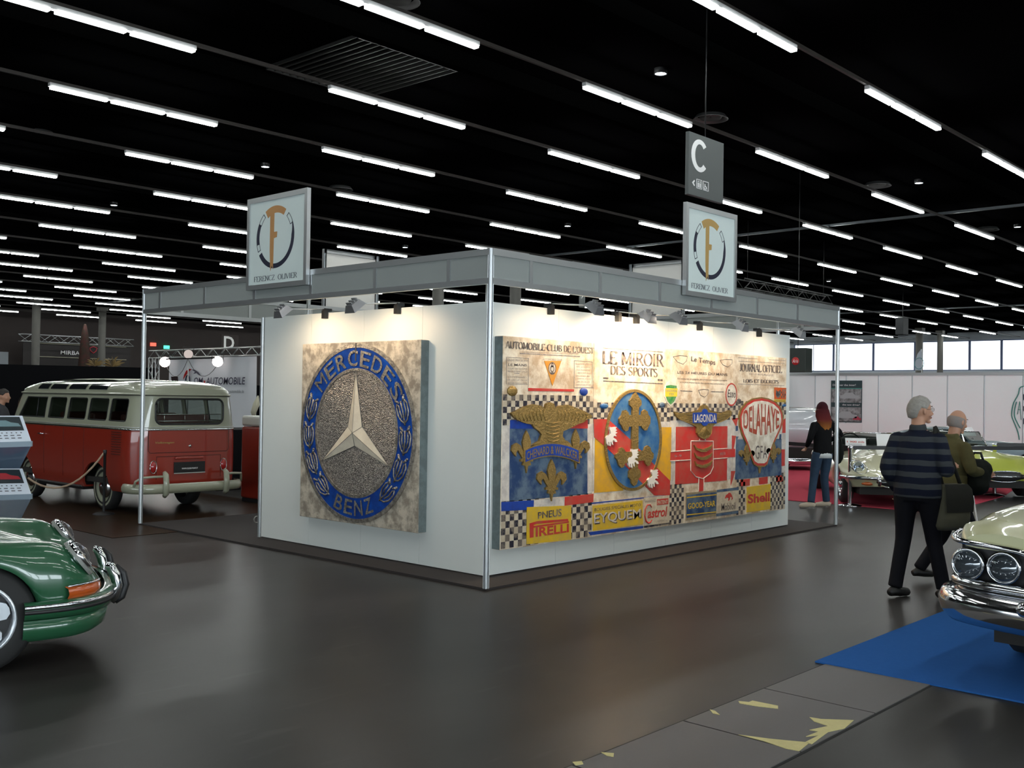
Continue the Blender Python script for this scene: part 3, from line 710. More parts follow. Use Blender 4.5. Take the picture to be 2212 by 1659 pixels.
# panel 1 : titles, pennant, eagle shield
w1 = word('lettering', 'AUTOMOBILE-CLUB DE L\'OUEST', None, (105, 122), (738, 172), (105, 172), (738, 212), L3, c4, K_ink, font='serif', thick=.17, thin=.07)
ru = MB()
for p, q, t in (((210, 210), (640, 232), 3), ((112, 238), (270, 245), 1.5), ((112, 430), (262, 432), 1.5), ((600, 262), (728, 270), 1.5), ((597, 455), (735, 455), 1.5), ((112, 238), (112, 430), 1.2), ((270, 245), (268, 455), 1.2), ((598, 262), (597, 455), 1.2), ((728, 270), (728, 455), 1.2), ((170, 352), (205, 354), 2)):
    a_, b_ = c4(*p), c4(*q); dx, dz = b_[0]-a_[0], b_[1]-a_[1]; L = math.hypot(dx, dz); nx, nz = -dz/L*t*.0014, dx/L*t*.0014
    poly(ru, [(a_[0]+nx, a_[1]+nz), (a_[0]-nx, a_[1]-nz), (b_[0]-nx, b_[1]-nz), (b_[0]+nx, b_[1]+nz)], L2)
ru.build('ruled_lines', K_grey, wp)
sm = MB()
def small(s, tl, tr, bl, br, cvt, **k): word('x', s, sm, tl, tr, bl, br, L2, cvt, **k)
def line_text(cvt, x0, x1, y, h, s): small(s, (x0, y), (x1, y+(x1-x0)*.03), (x0, y+h), (x1, y+h+(x1-x0)*.03), cvt)
line_text(c4, 235, 625, 196, 11, "SOCIETE D'ENCOURAGEMENT POUR LE DEVELOPPEMENT DE LA LOCOMOTION")
line_text(c4, 118, 262, 250, 16, 'GRAND PRIX DE 24 H'); line_text(c4, 370, 510, 245, 15, 'AUTOMOBILE CLUB'); line_text(c4, 606, 722, 278, 13, 'REGLEMENT SPORTIF')
for k, (y, s) in enumerate(((312, 'COUPE DES VOITURES'), (332, 'REGLEMENT 1923'), (372, 'COMMISSAIRES'), (394, 'LE CIRCUIT DE LA'), (414, 'SARTHE PARIS LE MANS'))): line_text(c4, 122, 258, y, 12, s)
for k in range(7): line_text(c4, 612+(k % 3)*5, 718-(k % 2)*9, 300+k*21, 12, ['art. premier', 'les voitures', 'devront etre', 'munies de', 'quatre places', 'et de leurs', 'accessoires'][k])
sm.build('fine_print', K_grey, wp)
word('lettering', 'LE MANS', None, (124, 282), (258, 286), (124, 300), (258, 304), L2, c4, K_ink, bold=.01)
a = MB(); poly(a, [(382, 264), (505, 264), (440, 442)], L3, c4); a.build('pennant', panelmat('orange_paint', (.72, .27, .02), (.6, .35, .1), 14, .5, .1), wp)
def ringe(m, cx, cz, r0x, r0z, r1x, r1z, d, n=32):
    m.grid([[PW(cx+rx_*cos(2*pi*k/n), cz+rz_*sin(2*pi*k/n), d) for k in range(n)] for rx_, rz_ in ((r0x, r0z), (r1x, r1z))], closed=True, smooth=False); return m
def disc(m, cx, cz, rx_, rz_, d, n=40): return poly(m, [(cx+rx_*cos(2*pi*k/n), cz+rz_*sin(2*pi*k/n)) for k in range(n)], d)
pc = c4(438, 318); a = MB(); ringe(a, pc[0], pc[1], .048, .05, .058, .06, L4); ringe(a, pc[0], pc[1]-.004, .018, .02, .03, .035, L4); rect(a, pc[0]-.025, pc[1]-.05, pc[0]+.025, pc[1]-.038, L4); ringe(a, pc[0], pc[1]+.03, .01, .01, .018, .02, L4); a.build('pennant_badge', K_ink, wp)
disc(MB(), pc[0], pc[1], .045, .047, L3+.0004).build('pennant_badge_ground', K_paper2, wp)
# background fields of panel 1
a = MB(); rect(a, xs[0]+.01, c4(85, 1275)[1], xs[1]-.004, 1.385, L1); a.build('white_border', K_wht, wp)
a = MB(); poly(a, [(135, 750), (692, 748), (692, 1218), (132, 1272)], L2, c4); a.build('navy_field', K_navy, wp)
each([[(137, 688), (345, 688), (345, 750), (137, 750)], [(75, 1276), (308, 1262), (305, 1328), (75, 1342)]], L3, c4, 'blue_bar', K_blue, wp, PW)
each([[(550, 690), (694, 688), (694, 748), (550, 748)], [(528, 1240), (735, 1216), (733, 1276), (526, 1302)]], L3, c4, 'red_bar', K_red, wp, PW)
a = MB(); poly(a, [(308, 1262), (528, 1240), (526, 1302), (305, 1328)], L3, c4); a.build('white_bar', K_wht, wp)
# eagle with spread wings
eg = [(132, 638), (170, 620), (230, 590), (290, 574), (345, 585), (375, 605), (385, 570), (412, 560), (440, 572), (448, 602), (480, 585), (540, 578), (600, 600), (660, 625), (712, 655), (708, 672), (670, 685), (650, 705), (610, 718), (575, 735), (540, 752), (505, 768), (500, 800), (520, 835), (505, 860), (470, 852), (425, 862), (380, 852), (330, 858), (280, 866), (335, 835), (350, 790), (330, 765), (300, 745), (285, 720), (240, 712), (205, 700), (175, 685), (150, 665)]
a = MB(); poly(a, eg, .028, c4); eo = a.build('eagle_relief', K_gold, wp, bevel=.004)
a = MB()
for k in range(9):      # feather grooves
    for sgn, cx in ((-1, 385), (1, 450)):
        p = c4(cx+sgn*(20+k*24), 612+k*4); q = c4(cx+sgn*(10+k*25), 690+k*1); q2 = c4(cx+sgn*(20+k*26), 650)
        a.tube([PW(*p, .029), PW(*q2, .031), PW(*q, .029)], .004, 4)
for k in range(6): a.tube([PW(*c4(370+k*4, 700+k*26), .029), PW(*c4(425, 712+k*26), .033), PW(*c4(480-k*2, 700+k*26), .029)], .004, 4)
a.build('eagle_feathers', K_gold, wp)
def fleur(cx, cy, s, cvt, ang=0.):
    pts = []
    half = [(0, -1.0), (.12, -.75), (.2, -.45), (.17, -.2), (.12, .05), (.2, -.08), (.3, -.3), (.48, -.42), (.68, -.3), (.72, -.05), (.6, .12), (.5, .22), (.5, .02), (.42, -.08), (.32, .1), (.2, .3), (.3, .36), (.3, .46), (.16, .46), (.2, .62), (.06, .66), (0, 1.0)]
    for x, y in half: pts.append((x, y))
    for x, y in reversed(half[1:-1]): pts.append((-x, y))
    out = []
    for x, y in pts:
        xx = x*cos(ang)-y*sin(ang); yy_ = x*sin(ang)+y*cos(ang); out.append((cx+xx*s, cy+yy_*s*1.02))
    m = MB(); m.prism([cvt(*p) for p in out], PW, .022); m.build('fleur_de_lis', K_gold, wp)
fleur(427, 1118, 148, c4); fleur(247, 915, 150, c4); fleur(600, 895, 140, c4)
# curved name ribbon
def ribbon(x0, x1, ytop, h, sag): return [(x0+(x1-x0)*k/14, ytop+sag*(2*k/14-1)**2) for k in range(15)]+[(x1-(x1-x0)*k/14, ytop+h+sag*(1-2*k/14)**2) for k in range(15)]
a = MB(); poly(a, ribbon(222, 622, 848, 100, 52), .03, c4); a.build('ribbon_border', K_gold, wp)
a = MB(); poly(a, ribbon(232, 612, 858, 82, 48), .032, c4); a.build('name_ribbon', K_blue, wp)
a = MB(); vs, fs = sans('CHENARD & WALCKER', .01)
a.add([PW(*c4(238+366*u, 930-58*v+46*(2*u-1)**2), .034) for u, v in vs], fs); a.build('lettering', K_gold, wp)
# badges over the checker
def blob(cx, cy, rx_, ry_, mt, cvt, nm='medallion'):
    m = MB(); p = cvt(cx, cy); q = cvt(cx+rx_, cy+ry_); m.ball(PW(*p, .004), (abs(q[0]-p[0]), .012, abs(q[1]-p[1])), 10); m.build(nm, mt, wp)
blob(153, 480, 38, 38, K_gold, c4); blob(665, 485, 30, 30, K_blue, c4); blob(810, 588, 32, 20, K_roy, c4)
# PNEUS PIRELLI plate
a = MB(); poly(a, [(256, 1312), (574, 1300), (574, 1545), (254, 1578)], L4, c4); a.build('tyre_plate', K_syel, wp)
word('lettering', 'PNEUS', None, (334, 1348), (504, 1322), (334, 1396), (504, 1376), L5, c4, K_ink, bold=.02)
a = MB(); poly(a, [(275, 1428), (330, 1412), (550, 1396), (552, 1412), (330, 1432), (304, 1440), (304, 1528), (276, 1532)], L5, c4); a.build('lettering', K_red, wp)
a = MB(); poly(a, [(305, 1446), (556, 1412), (556, 1424), (305, 1460)], L5, c4); word('x', 'IRELLI', a, (318, 1458), (556, 1430), (318, 1525), (556, 1490), L5, c4, bold=.03); a.build('lettering', K_red, wp)
# panel 2
word('lettering', 'LE MIROIR', None, (1300, 758), (1433, 766), (1300, 785), (1433, 792), L3, U, K_ink, font='serif', thick=.16, thin=.05)
word('lettering', 'DES SPORTS', None, (1318, 790), (1420, 797), (1318, 808), (1420, 814), L3, U, K_ink, font='serif', thick=.16, thin=.05)
a = MB()
for p in (((1303, 751), (1432, 760), 1.2), ((1303, 815), (1314, 815.5), 3), ((1421, 819), (1431, 819.5), 3), ((1303, 822), (1431, 828), 1.5)): poly(a, [p[0], p[1], (p[1][0], p[1][1]+p[2]), (p[0][0], p[0][1]+p[2])], L2, U)
a.build('ruled_lines', K_ink, wp)
zlow = U(1350, 1075)
a = MB(); rect(a, xs[1]+.004, .715, xs[2]-.004, 1.40, L1); a.build('white_border', K_wht, wp)
each([[(30, 800), (420, 1100), (420, 1530), (20, 1562)], [(940, 655), (1085, 655), (1075, 1395), (880, 1220)]], L2, c6, 'ochre_field', K_yel, wp, PW)
ec = c6(553, 830); ex = abs(c6(950, 830)[0]-c6(160, 830)[0])/2+.0; ez = abs(c6(553, 130)[1]-c6(553, 1530)[1])/2
ec = ((c6(145, 830)[0]+c6(950, 830)[0])/2, (c6(553, 130)[1]+c6(553, 1535)[1])/2)
disc(MB(), ec[0], ec[1], ex*.93, ez*.95, L3).build('blue_oval', K_roy, wp)
a = MB(); poly(a, [(10, 545), (210, 545), (520, 830), (880, 1210), (1065, 1395), (1062, 1595), (850, 1595), (620, 1370), (400, 1140), (130, 890), (20, 795)], L4, c6); a.build('red_bend', K_red, wp)
a = MB(); a.grid([[PW(ec[0]+ex*k_*cos(2*pi*k/64), ec[1]+ez*k2*sin(2*pi*k/64), d) for k in range(64)] for k_, k2, d in ((.925, .945, 0), (.925, .945, .016), (1.0, 1.0, .014), (1., 1., 0))], closed=True, smooth=False); a.build('oval_rim', K_gold, wp)
cross = [(575, 175), (600, 210), (618, 245), (650, 290), (652, 345), (615, 385), (612, 488), (655, 488), (660, 440), (695, 412), (735, 440), (745, 480), (775, 520), (772, 600), (745, 650), (730, 695), (695, 700), (665, 670), (650, 638), (610, 640), (606, 985), (690, 975), (705, 925), (740, 908), (775, 935), (785, 985), (818, 1020), (815, 1075), (785, 1130), (765, 1180), (735, 1190), (705, 1155), (695, 1115), (610, 1118), (600, 1215), (640, 1260), (640, 1330), (605, 1370), (585, 1440), (550, 1465), (515, 1430), (510, 1385), (478, 1345), (480, 1265), (515, 1215), (520, 1130), (425, 1150), (405, 1205), (370, 1215), (340, 1180), (320, 1110), (290, 1075), (295, 1030), (335, 1000), (350, 945), (385, 932), (415, 960), (430, 995), (515, 990), (522, 642), (478, 650), (465, 700), (435, 712), (400, 685), (385, 640), (350, 600), (345, 540), (385, 485), (400, 430), (435, 418), (470, 450), (480, 490), (525, 488), (528, 390), (490, 350), (490, 290), (525, 245), (545, 200)]
a = MB(); poly(a, cross, .024, c6); a.build('trefoil_cross_relief', K_gold, wp, bevel=.003)
def gryph(ox, oy, s=1.):
    b = [(60, 0), (80, 10), (150, 0), (135, 30), (155, 45), (130, 65), (160, 80), (130, 100), (150, 130), (115, 125), (100, 145), (140, 170), (160, 205), (130, 210), (110, 180), (95, 190), (100, 250), (85, 240), (75, 200), (65, 210), (68, 270), (50, 255), (45, 205), (30, 215), (35, 260), (15, 230), (10, 190), (0, 150), (20, 120), (50, 115), (70, 90), (65, 55), (55, 35)]
    m = MB(); poly(m, [(ox+x*s, oy+y*s) for x, y in b], .027, c6); m.build('white_bird_charge', mat('chalk_white', (.8, .76, .7), .6), wp)
gryph(155, 650); gryph(455, 955, .98); gryph(735, 1240, .95)
# blue rules and plates at the foot of panel 2
a = MB(); poly(a, [(170, 490), (170, 462), (1310, 345), (1860, 290), (1860, 310), (1310, 365)], L2, c8); poly(a, [(100, 1100), (1300, 965), (1300, 1015), (150, 1170)], L2, c8); a.build('navy_rule', K_blue, wp)
a = MB(); poly(a, [(175, 520), (195, 508), (1260, 395), (1290, 410), (1300, 930), (1270, 950), (200, 1090), (175, 1075)], L3, c8); a.build('plate_border', K_chw, wp)
a = MB(); poly(a, [(190, 525), (1280, 408), (1288, 930), (195, 1072)], L4, c8); a.build('spark_plug_plate', K_syel, wp)
word('lettering', 'BOUGIES SPECIALES MOTO', None, (232, 580), (1238, 470), (232, 648), (1238, 535), L5, c8, K_ink, bold=.015)
a = MB(); word('x', 'EYQUEM', a, (240, 712), (1252, 606), (240, 976), (1252, 836), L5, c8, bold=.012); a.build('lettering_shadow', K_ink, wp)
a = MB(); word('x', 'EYQUEM', a, (218, 695), (1228, 590), (218, 952), (1228, 815), .009, c8, bold=.012); a.build('lettering', K_wht, wp)
a = MB(); poly(a, [(1310, 350), (1862, 295), (1862, 885), (1310, 965)], L4, c8); a.build('oil_plate', K_chw, wp)
a = MB(); poly(a, [(1590, 385), (1835, 362), (1835, 490), (1590, 515)], L5, c8); a.build('patent_box', K_red, wp)
word('lettering', 'PATENT', None, (1602, 415), (1818, 395), (1602, 500), (1818, 472), .009, c8, K_chw, bold=.02)
word('lettering', 'WAKEFIELD', None, (1325, 410), (1565, 385), (1325, 465), (1565, 440), L5, c8, K_grey)
word('lettering', 'MOTOR OIL', None, (1600, 845), (1810, 822), (1600, 880), (1810, 855), L5, c8, K_grey)
a = MB(); a.tube([PW(*c8(*p), L5) for p in ((1470, 560), (1440, 505), (1380, 510), (1330, 610), (1320, 740), (1350, 860), (1400, 905), (1450, 880), (1480, 830))], [.006, .008, .008, .009, .009, .009, .008, .007, .005], 6, smooth=False)
word('x', 'astrol', a, (1385, 590), (1815, 540), (1385, 800), (1815, 750), L5, c8, bold=.025, shear=.2); a.build('lettering', K_red, wp)
a = MB(); poly(a, [(1310, 968), (1862, 895), (1862, 925), (1310, 1010)], L3, c8); a.build('navy_rule', K_chk, wp)
# round club shields on the seams
a = MB(); sh_ = [(262, 408), (300, 425), (328, 470), (330, 530), (305, 590), (268, 622), (235, 590), (215, 540), (215, 475), (235, 425)]
poly(a, sh_, L4, c5); a.build('shield_border', K_paper2, wp)
each([[(228, 448), (265, 440), (318, 448), (318, 470), (228, 466)], [(228, 540), (315, 540), (295, 585), (268, 608), (240, 580)]], L5, c5, 'shield_green', K_green, wp, PW)
a = MB(); poly(a, [(220, 468), (325, 470), (322, 540), (222, 540)], L5, c5); a.build('shield_yellow', panelmat('lemon_paint', (.78, .62, .03), (.5, .45, .1), 9, .4, .06), wp)
word('lettering', 'MINERVOIL', None, (224, 478), (322, 480), (224, 500), (322, 502), .009, c5, K_grey); word('lettering', 'TTP', None, (250, 512), (292, 513), (250, 530), (292, 531), .009, c5, K_grey)
# panel 3
word('lettering', 'Le Temps', None, (445, 196), (650, 226), (445, 250), (650, 285), L3, c5, K_ink, bold=.012)
word('lettering', 'LES 24 HEURES DU MANS', None, (325, 320), (752, 342), (325, 342), (752, 364), L3, c5, K_ink, bold=.012)
word('lettering', '33 voitures engagees assurent un succes complet', None, (325, 378), (752, 396), (325, 396), (752, 412), L2, c5, K_ink)
word('lettering', 'a la plus importante des epreuves automobiles', None, (352, 408), (730, 426), (352, 426), (730, 444), L2, c5, K_ink)
a = MB()
for pl in ([(292, 200), (350, 190), (412, 196), (408, 235), (378, 264), (330, 245), (292, 200)], [(692, 230), (740, 222), (796, 226), (792, 262), (758, 288), (715, 268), (692, 230)], [(508, 485), (550, 478), (592, 482), (588, 520), (562, 545), (525, 528), (508, 485)]):
    a.tube([PW(*c5(*p), .001) for p in pl], .0035, 4, smooth=False)
for p, q in (((355, 488), (455, 492)), ((615, 495), (722, 497))): poly(a, [p, q, (q[0], q[1]+6), (p[0], p[1]+6)], L2, c5)
a.build('circuit_map', K_ink, wp)
a = MB(); rect(a, xs[2]+.004, .71, xs[3]-.004, 1.41, L1); a.build('white_border', K_wht, wp)
a = MB(); poly(a, [(315, 798), (755, 792), (750, 1255), (308, 1292)], L2, c5); poly(a, [(268, 1015), (820, 985), (820, 1055), (265, 1085)], L3, c5); poly(a, [(512, 1230), (550, 1230), (548, 1345), (510, 1350)], L3, c5); a.build('red_field', K_red, wp)
a = MB()
for pl in ([(270, 1010), (438, 996)], [(265, 1090), (438, 1080)], [(632, 990), (755, 982)], [(632, 1072), (755, 1062)], [(509, 1230), (507, 1345)], [(552, 1228), (551, 1342)], [(442, 918), (632, 920), (632, 1140), (608, 1195), (545, 1240), (485, 1225), (440, 1170), (442, 918)], [(515, 900), (515, 918)], [(565, 900), (565, 918)]):
    a.tube([PW(*c5(*p), .003) for p in pl], .006, 4, smooth=False)
a.build('white_outline', K_wht, wp)
for k in range(3):
    a = MB(); y = 960+k*68; poly(a, [(462+k*3, y-8), (485, y+18), (540, y+30), (600, y+5), (618, y-12), (605, y+25), (560, y+52), (520, y+52), (480, y+35)], .02, c5); a.build('gold_crescent', K_gold, wp)
wing = [(290, 668), (340, 680), (400, 676), (445, 668), (500, 655), (520, 620), (545, 608), (570, 620), (590, 655), (640, 668), (700, 678), (760, 655), (778, 668), (770, 705), (735, 735), (690, 755), (640, 772), (610, 800), (606, 850), (585, 885), (545, 902), (505, 885), (482, 850), (480, 800), (440, 778), (385, 755), (335, 735), (305, 705)]
a = MB(); poly(a, wing, .022, c5); a.build('winged_relief', K_gold, wp, bevel=.003)
a = MB()
for k in range(9): a.tube([PW(*c5(545, 790), .024), PW(*c5(495+k*12.5, 885-abs(k-4)*6), .022)], .0035, 4)
for k in range(6):
    for sg in (-1, 1): a.tube([PW(*c5(543+sg*105, 690+k*12), .024), PW(*c5(543+sg*(235-k*22), 690+k*13), .022)], .0035, 4)
a.build('wing_feathers', K_gold, wp)
a = MB(); poly(a, [(445, 678), (520, 672), (530, 650), (545, 643), (562, 650), (572, 674), (645, 682), (645, 768), (575, 765), (560, 785), (540, 790), (525, 782), (515, 765), (445, 765)], .03, c5); a.build('name_plaque', K_blue, wp)
word('lettering', 'LAGONDA', None, (452, 690), (640, 690), (452, 758), (640, 755), .032, c5, K_wht, bold=.02)
word('lettering', '5-9', None, (300, 1038), (360, 1034), (300, 1056), (360, 1052), L4, c5, K_grey); word('lettering', 'esca', None, (690, 1018), (735, 1012), (690, 1038), (735, 1034), L4, c5, K_grey)
# oval oil badge, tyre plate, oil plate
oc = c5(786, 522); orx = abs(c5(835, 522)[0]-oc[0]); orz = abs(c5(786, 424)[1]-oc[1])
disc(MB(), oc[0], oc[1], orx*.92, orz*.92, L4).build('oval_badge', K_paper2, wp)
a = MB(); ringe(a, oc[0], oc[1], orx*.86, orz*.88, orx, orz, L5); a.build('oval_badge_rim', K_red, wp)
word('lettering', 'Esso', None, (752, 478), (822, 488), (752, 545), (822, 552), L5, c5, K_ink, bold=.01, shear=.2)
a = MB(); poly(a, [(398, 1362), (660, 1338), (656, 1555), (398, 1598)], L3, c5); a.build('tyre_plate', panelmat('grey_gold_paint', (.34, .27, .15), (.2, .17, .12), 20, .5, .1), wp)
a = MB(); poly(a, [(404, 1380), (660, 1352), (656, 1530), (404, 1575)], L4, c5); poly(a, [(664, 1336), (850, 1312), (850, 1336), (664, 1358)], L3, c5); poly(a, [(660, 1540), (845, 1512), (845, 1535), (660, 1562)], L3, c5); a.build('tyre_plate_blue', K_navy, wp)
a = MB()
for y in (1398, 1545): poly(a, [(406, y), (658, y-26), (658, y-18), (406, y+9)], L5, c5)
word('x', 'GOOD-YEAR', a, (415, 1450), (648, 1425), (415, 1500), (648, 1474), L5, c5, bold=.02); a.build('lettering', K_syel, wp)
a = MB(); poly(a, [(664, 1360), (850, 1338), (848, 1508), (662, 1536)], L4, c5); a.build('oil_plate', K_chw, wp)
word('lettering', 'Mobiloil', None, (700, 1452), (820, 1440), (700, 1515), (820, 1500), L5, c5, K_ink, bold=.012)
a = MB(); poly(a, [(728, 1412), (740, 1380), (752, 1372), (765, 1358), (778, 1362), (790, 1380), (798, 1410), (785, 1425), (790, 1400), (775, 1395), (770, 1420), (758, 1430), (762, 1405), (745, 1400)], L5, c5); a.build('winged_horse_mark', K_red, wp)
# panel 4
word('lettering', 'JOURNAL OFFICIEL', None, (858, 258), (1218, 280), (858, 322), (1218, 338), L3, c5, K_ink, font='serif', thick=.17, thin=.06)
word('lettering', 'LOIS ET DECRETS', None, (888, 390), (1190, 402), (888, 418), (1190, 428), L3, c5, K_ink, font='serif', thick=.17, thin=.08)
word('lettering', 'DE LA REPUBLIQUE', None, (942, 338), (1145, 350), (942, 356), (1145, 368), L2, c5, K_grey)
a = MB()
for p, q in (((850, 205), (1010, 215)), ((1110, 222), (1250, 232)), ((850, 235), (1240, 255)), ((845, 430), (1240, 445))): poly(a, [p, q, (q[0], q[1]+4), (p[0], p[1]+4)], L2, c5)
a.build('ruled_lines', K_grey, wp)
a = MB(); rect(a, xs[3]+.004, .73, xs[4]-.006, 1.415, L1); a.build('white_border', K_wht, wp)
a = MB()
for q in ([(790, 725), (845, 722), (830, 800)], [(792, 872), (828, 875), (800, 1030), (792, 1000)], [(785, 1175), (822, 1175), (800, 1250), (782, 1300)], [(862, 1250), (945, 1242), (945, 1298), (862, 1305)], [(1025, 1232), (1098, 1222), (1098, 1282), (1025, 1290)], [(1170, 1215), (1222, 1210), (1232, 1265), (1172, 1270)], [(1215, 990), (1245, 990), (1244, 1130), (1212, 1135)], [(1225, 740), (1250, 725), (1250, 850), (1222, 850)]): poly(a, q, L2, c5)
a.build('red_blocks', K_red, wp)
a = MB(); poly(a, [(828, 905), (1215, 900), (1215, 1210), (820, 1248)], L3, c5); poly(a, [(1200, 860), (1215, 860), (1212, 905), (1195, 905)], L3, c5); poly(a, [(825, 790), (842, 790), (845, 830), (825, 835)], L3, c5); poly(a, [(828, 880), (850, 880), (838, 905), (828, 905)], L3, c5); a.build('navy_field', K_navy, wp)
bal = [(1035, 545), (1095, 555), (1150, 580), (1195, 620), (1218, 680), (1222, 740), (1205, 805), (1170, 880), (1135, 960), (1105, 1050), (1085, 1120), (1060, 1138), (1000, 1138), (970, 1118), (940, 1040), (905, 940), (870, 860), (850, 790), (845, 700), (865, 640), (905, 590), (965, 555)]
a = MB(); poly(a, bal, .018, c5); a.build('balloon_rim', K_gold, wp, bevel=.003)
mid = lambda k: [((x-1030)*k+1030, (y-840)*k+840) for x, y in bal]
a = MB(); poly(a, mid(.965), .020, c5); a.build('balloon_red_line', K_red, wp)
a = MB(); poly(a, mid(.90), .022, c5); a.build('balloon_ground', K_paper2, wp)
a = MB(); vs, fs = sans('DELAHAYE', .015)
def dl(u, v):
    x = 878+305*u; top = 600+68*(2*u-1)**2; bot = 868-68*(2*u-1)**2; return c5(x, bot+(top-bot)*v)
a.add([PW(*dl(u, v), .024) for u, v in vs], fs); a.build('lettering', panelmat('brick_paint', (.42, .05, .03), (.35, .15, .08), 12, .5, .08), wp)
word('lettering', 'GFA', None, (980, 955), (1080, 960), (980, 1075), (1080, 1065), .024, c5, K_ink)
fleur(912, 1035, 90, c5); fleur(1138, 1015, 90, c5); a = MB(); poly(a, [(1012, 1140), (1040, 1140), (1030, 1195), (1020, 1195)], .01, c5); a.build('gold_tip', K_gold, wp)
a = MB(); poly(a, [(1155, 462), (1255, 466), (1252, 565), (1155, 560)], L4, c5); a.build('lamp_badge', panelmat('orange_red_paint', (.62, .1, .02), (.5, .15, .05), 12, .3, .08), wp)
a = MB(); poly(a, [(1155, 562), (1252, 566), (1250, 590), (1155, 586)], L4, c5); a.build('lamp_badge_foot', K_syel, wp)
a = MB(); poly(a, [(1165, 480), (1178, 495), (1192, 495), (1205, 480), (1205, 530), (1190, 550), (1178, 550), (1165, 528)], L5, c5)
for i in range(4):
    for j in range(4):
        if (i+j) % 2: poly(a, [(1212+i*9, 478+j*18), (1221+i*9, 478+j*18), (1221+i*9, 496+j*18), (1212+i*9, 496+j*18)], L5, c5)
word('x', 'SEV MARCHAL', a, (1160, 568), (1248, 572), (1160, 584), (1248, 587), L5, c5); a.build('lamp_badge_marks', K_ink, wp)
blob(1238, 615, 18, 12, K_roy, c5); blob(195, 610, 22, 24, K_navy, c5); blob(852, 580, 18, 24, K_ink, c5)
a = MB(); poly(a, [(920, 1312), (1122, 1285), (1118, 1500), (918, 1528)], L4, c5); a.build('fuel_plate', K_syel, wp)
word('lettering', 'Shell', None, (925, 1375), (1112, 1352), (925, 1452), (1112, 1430), L5, c5, K_red, bold=.035)
# ================================================================ VEHICLES
def paint(name, col, flake=0.): return mat(name, col, .28, 0., coat=1., spec=.5)
P_red = paint('bus_red', (.27, .024, .012)); P_cream = paint('bus_cream', (.33, .34, .25)); P_green = paint('car_green', (.02, .10, .045))
P_pale = paint('pale_cream_paint', (.52, .52, .30)); P_et = paint('cream_sports_paint', (.66, .64, .42)); P_ylw = paint('acid_yellow_paint', (.50, .56, .07)); P_gry = paint('grey_blue_paint', (.20, .26, .30)); P_sil = paint('silver_white_paint', (.50, .52, .55))
M_gl = glass('car_glass', (.75, .85, .8), .55); M_gld = mat('dark_glass', (.01, .012, .014), .06, 0, coat=.5)
M_amber = mat('amber_lens', (.48, .085, .01), .2, coat=1.); M_redl = mat('red_lens', (.35, .01, .01), .2, coat=1.)
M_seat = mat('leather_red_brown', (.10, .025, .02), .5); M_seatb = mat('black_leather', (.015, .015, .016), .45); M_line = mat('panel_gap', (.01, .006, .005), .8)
M_satin = mat('satin_alloy', (.62, .66, .70), .3, .6)
M_lamp = mat('headlamp_reflector', (.55, .6, .65), .15, 1.); M_hgl = glass('headlamp_glass', (.95, .97, 1), .9)
def crom(pts, n):
    out = []
    P = [pts[0]]+list(pts)+[pts[-1]]; m = len(pts)-1
    for k in range(n+1):
        t = k/n*m; i = min(int(t), m-1); t -= i; a, b, c, d = P[i], P[i+1], P[i+2], P[i+3]
        out.append(tuple(.5*((2*b[j])+(-a[j]+c[j])*t+(2*a[j]-5*b[j]+4*c[j]-d[j])*t*t+(-a[j]+3*b[j]-3*c[j]+d[j])*t**3) for j in range(len(a))))
    return out
def interp(tab, x):
    tab = sorted(tab)
    if x <= tab[0][0]: return tab[0][1]
    for (a, u), (b, v) in zip(tab, tab[1:]):
        if x <= b:
            t = (x-a)/(b-a); t = t*t*(3-2*t) if False else t
            return u+(v-u)*t
    return tab[-1][1]
def loftbody(x0, x1, ctl, name, m, parent, step=.05, n=16, arches=(), ends=True):
    """ctl(x) -> half section controls [(y,z)...] from sill to centre line; mirrored"""
    rows = []; N = max(4, int(abs(x1-x0)/step))
    for k in range(N+1):
        x = x0+(x1-x0)*k/N; c = ctl(x); h = crom(c, n)
        rows.append([(x, y, z) for y, z in h]+[(x, -y, z) for y, z in reversed(h[:-1])])
    mb = MB().grid(rows)
    if ends:
        for r, f in ((rows[0], False), (rows[-1], True)): mb.add(r, [tuple(range(len(r)))[::1 if f else -1]])
    o = mb.build(name, m, parent, world=False, fix=True)
    if ends: q = o.modifiers.new('s', 'SMOOTH'); q.factor = .5; q.iterations = 5; bake(o)
    autosmooth(o, 50); return o
def arch(x, ax, r, zc, zl):
    if abs(x-ax) < r: return max(zl, zc+sqrt(r*r-(x-ax)**2))
    return zl
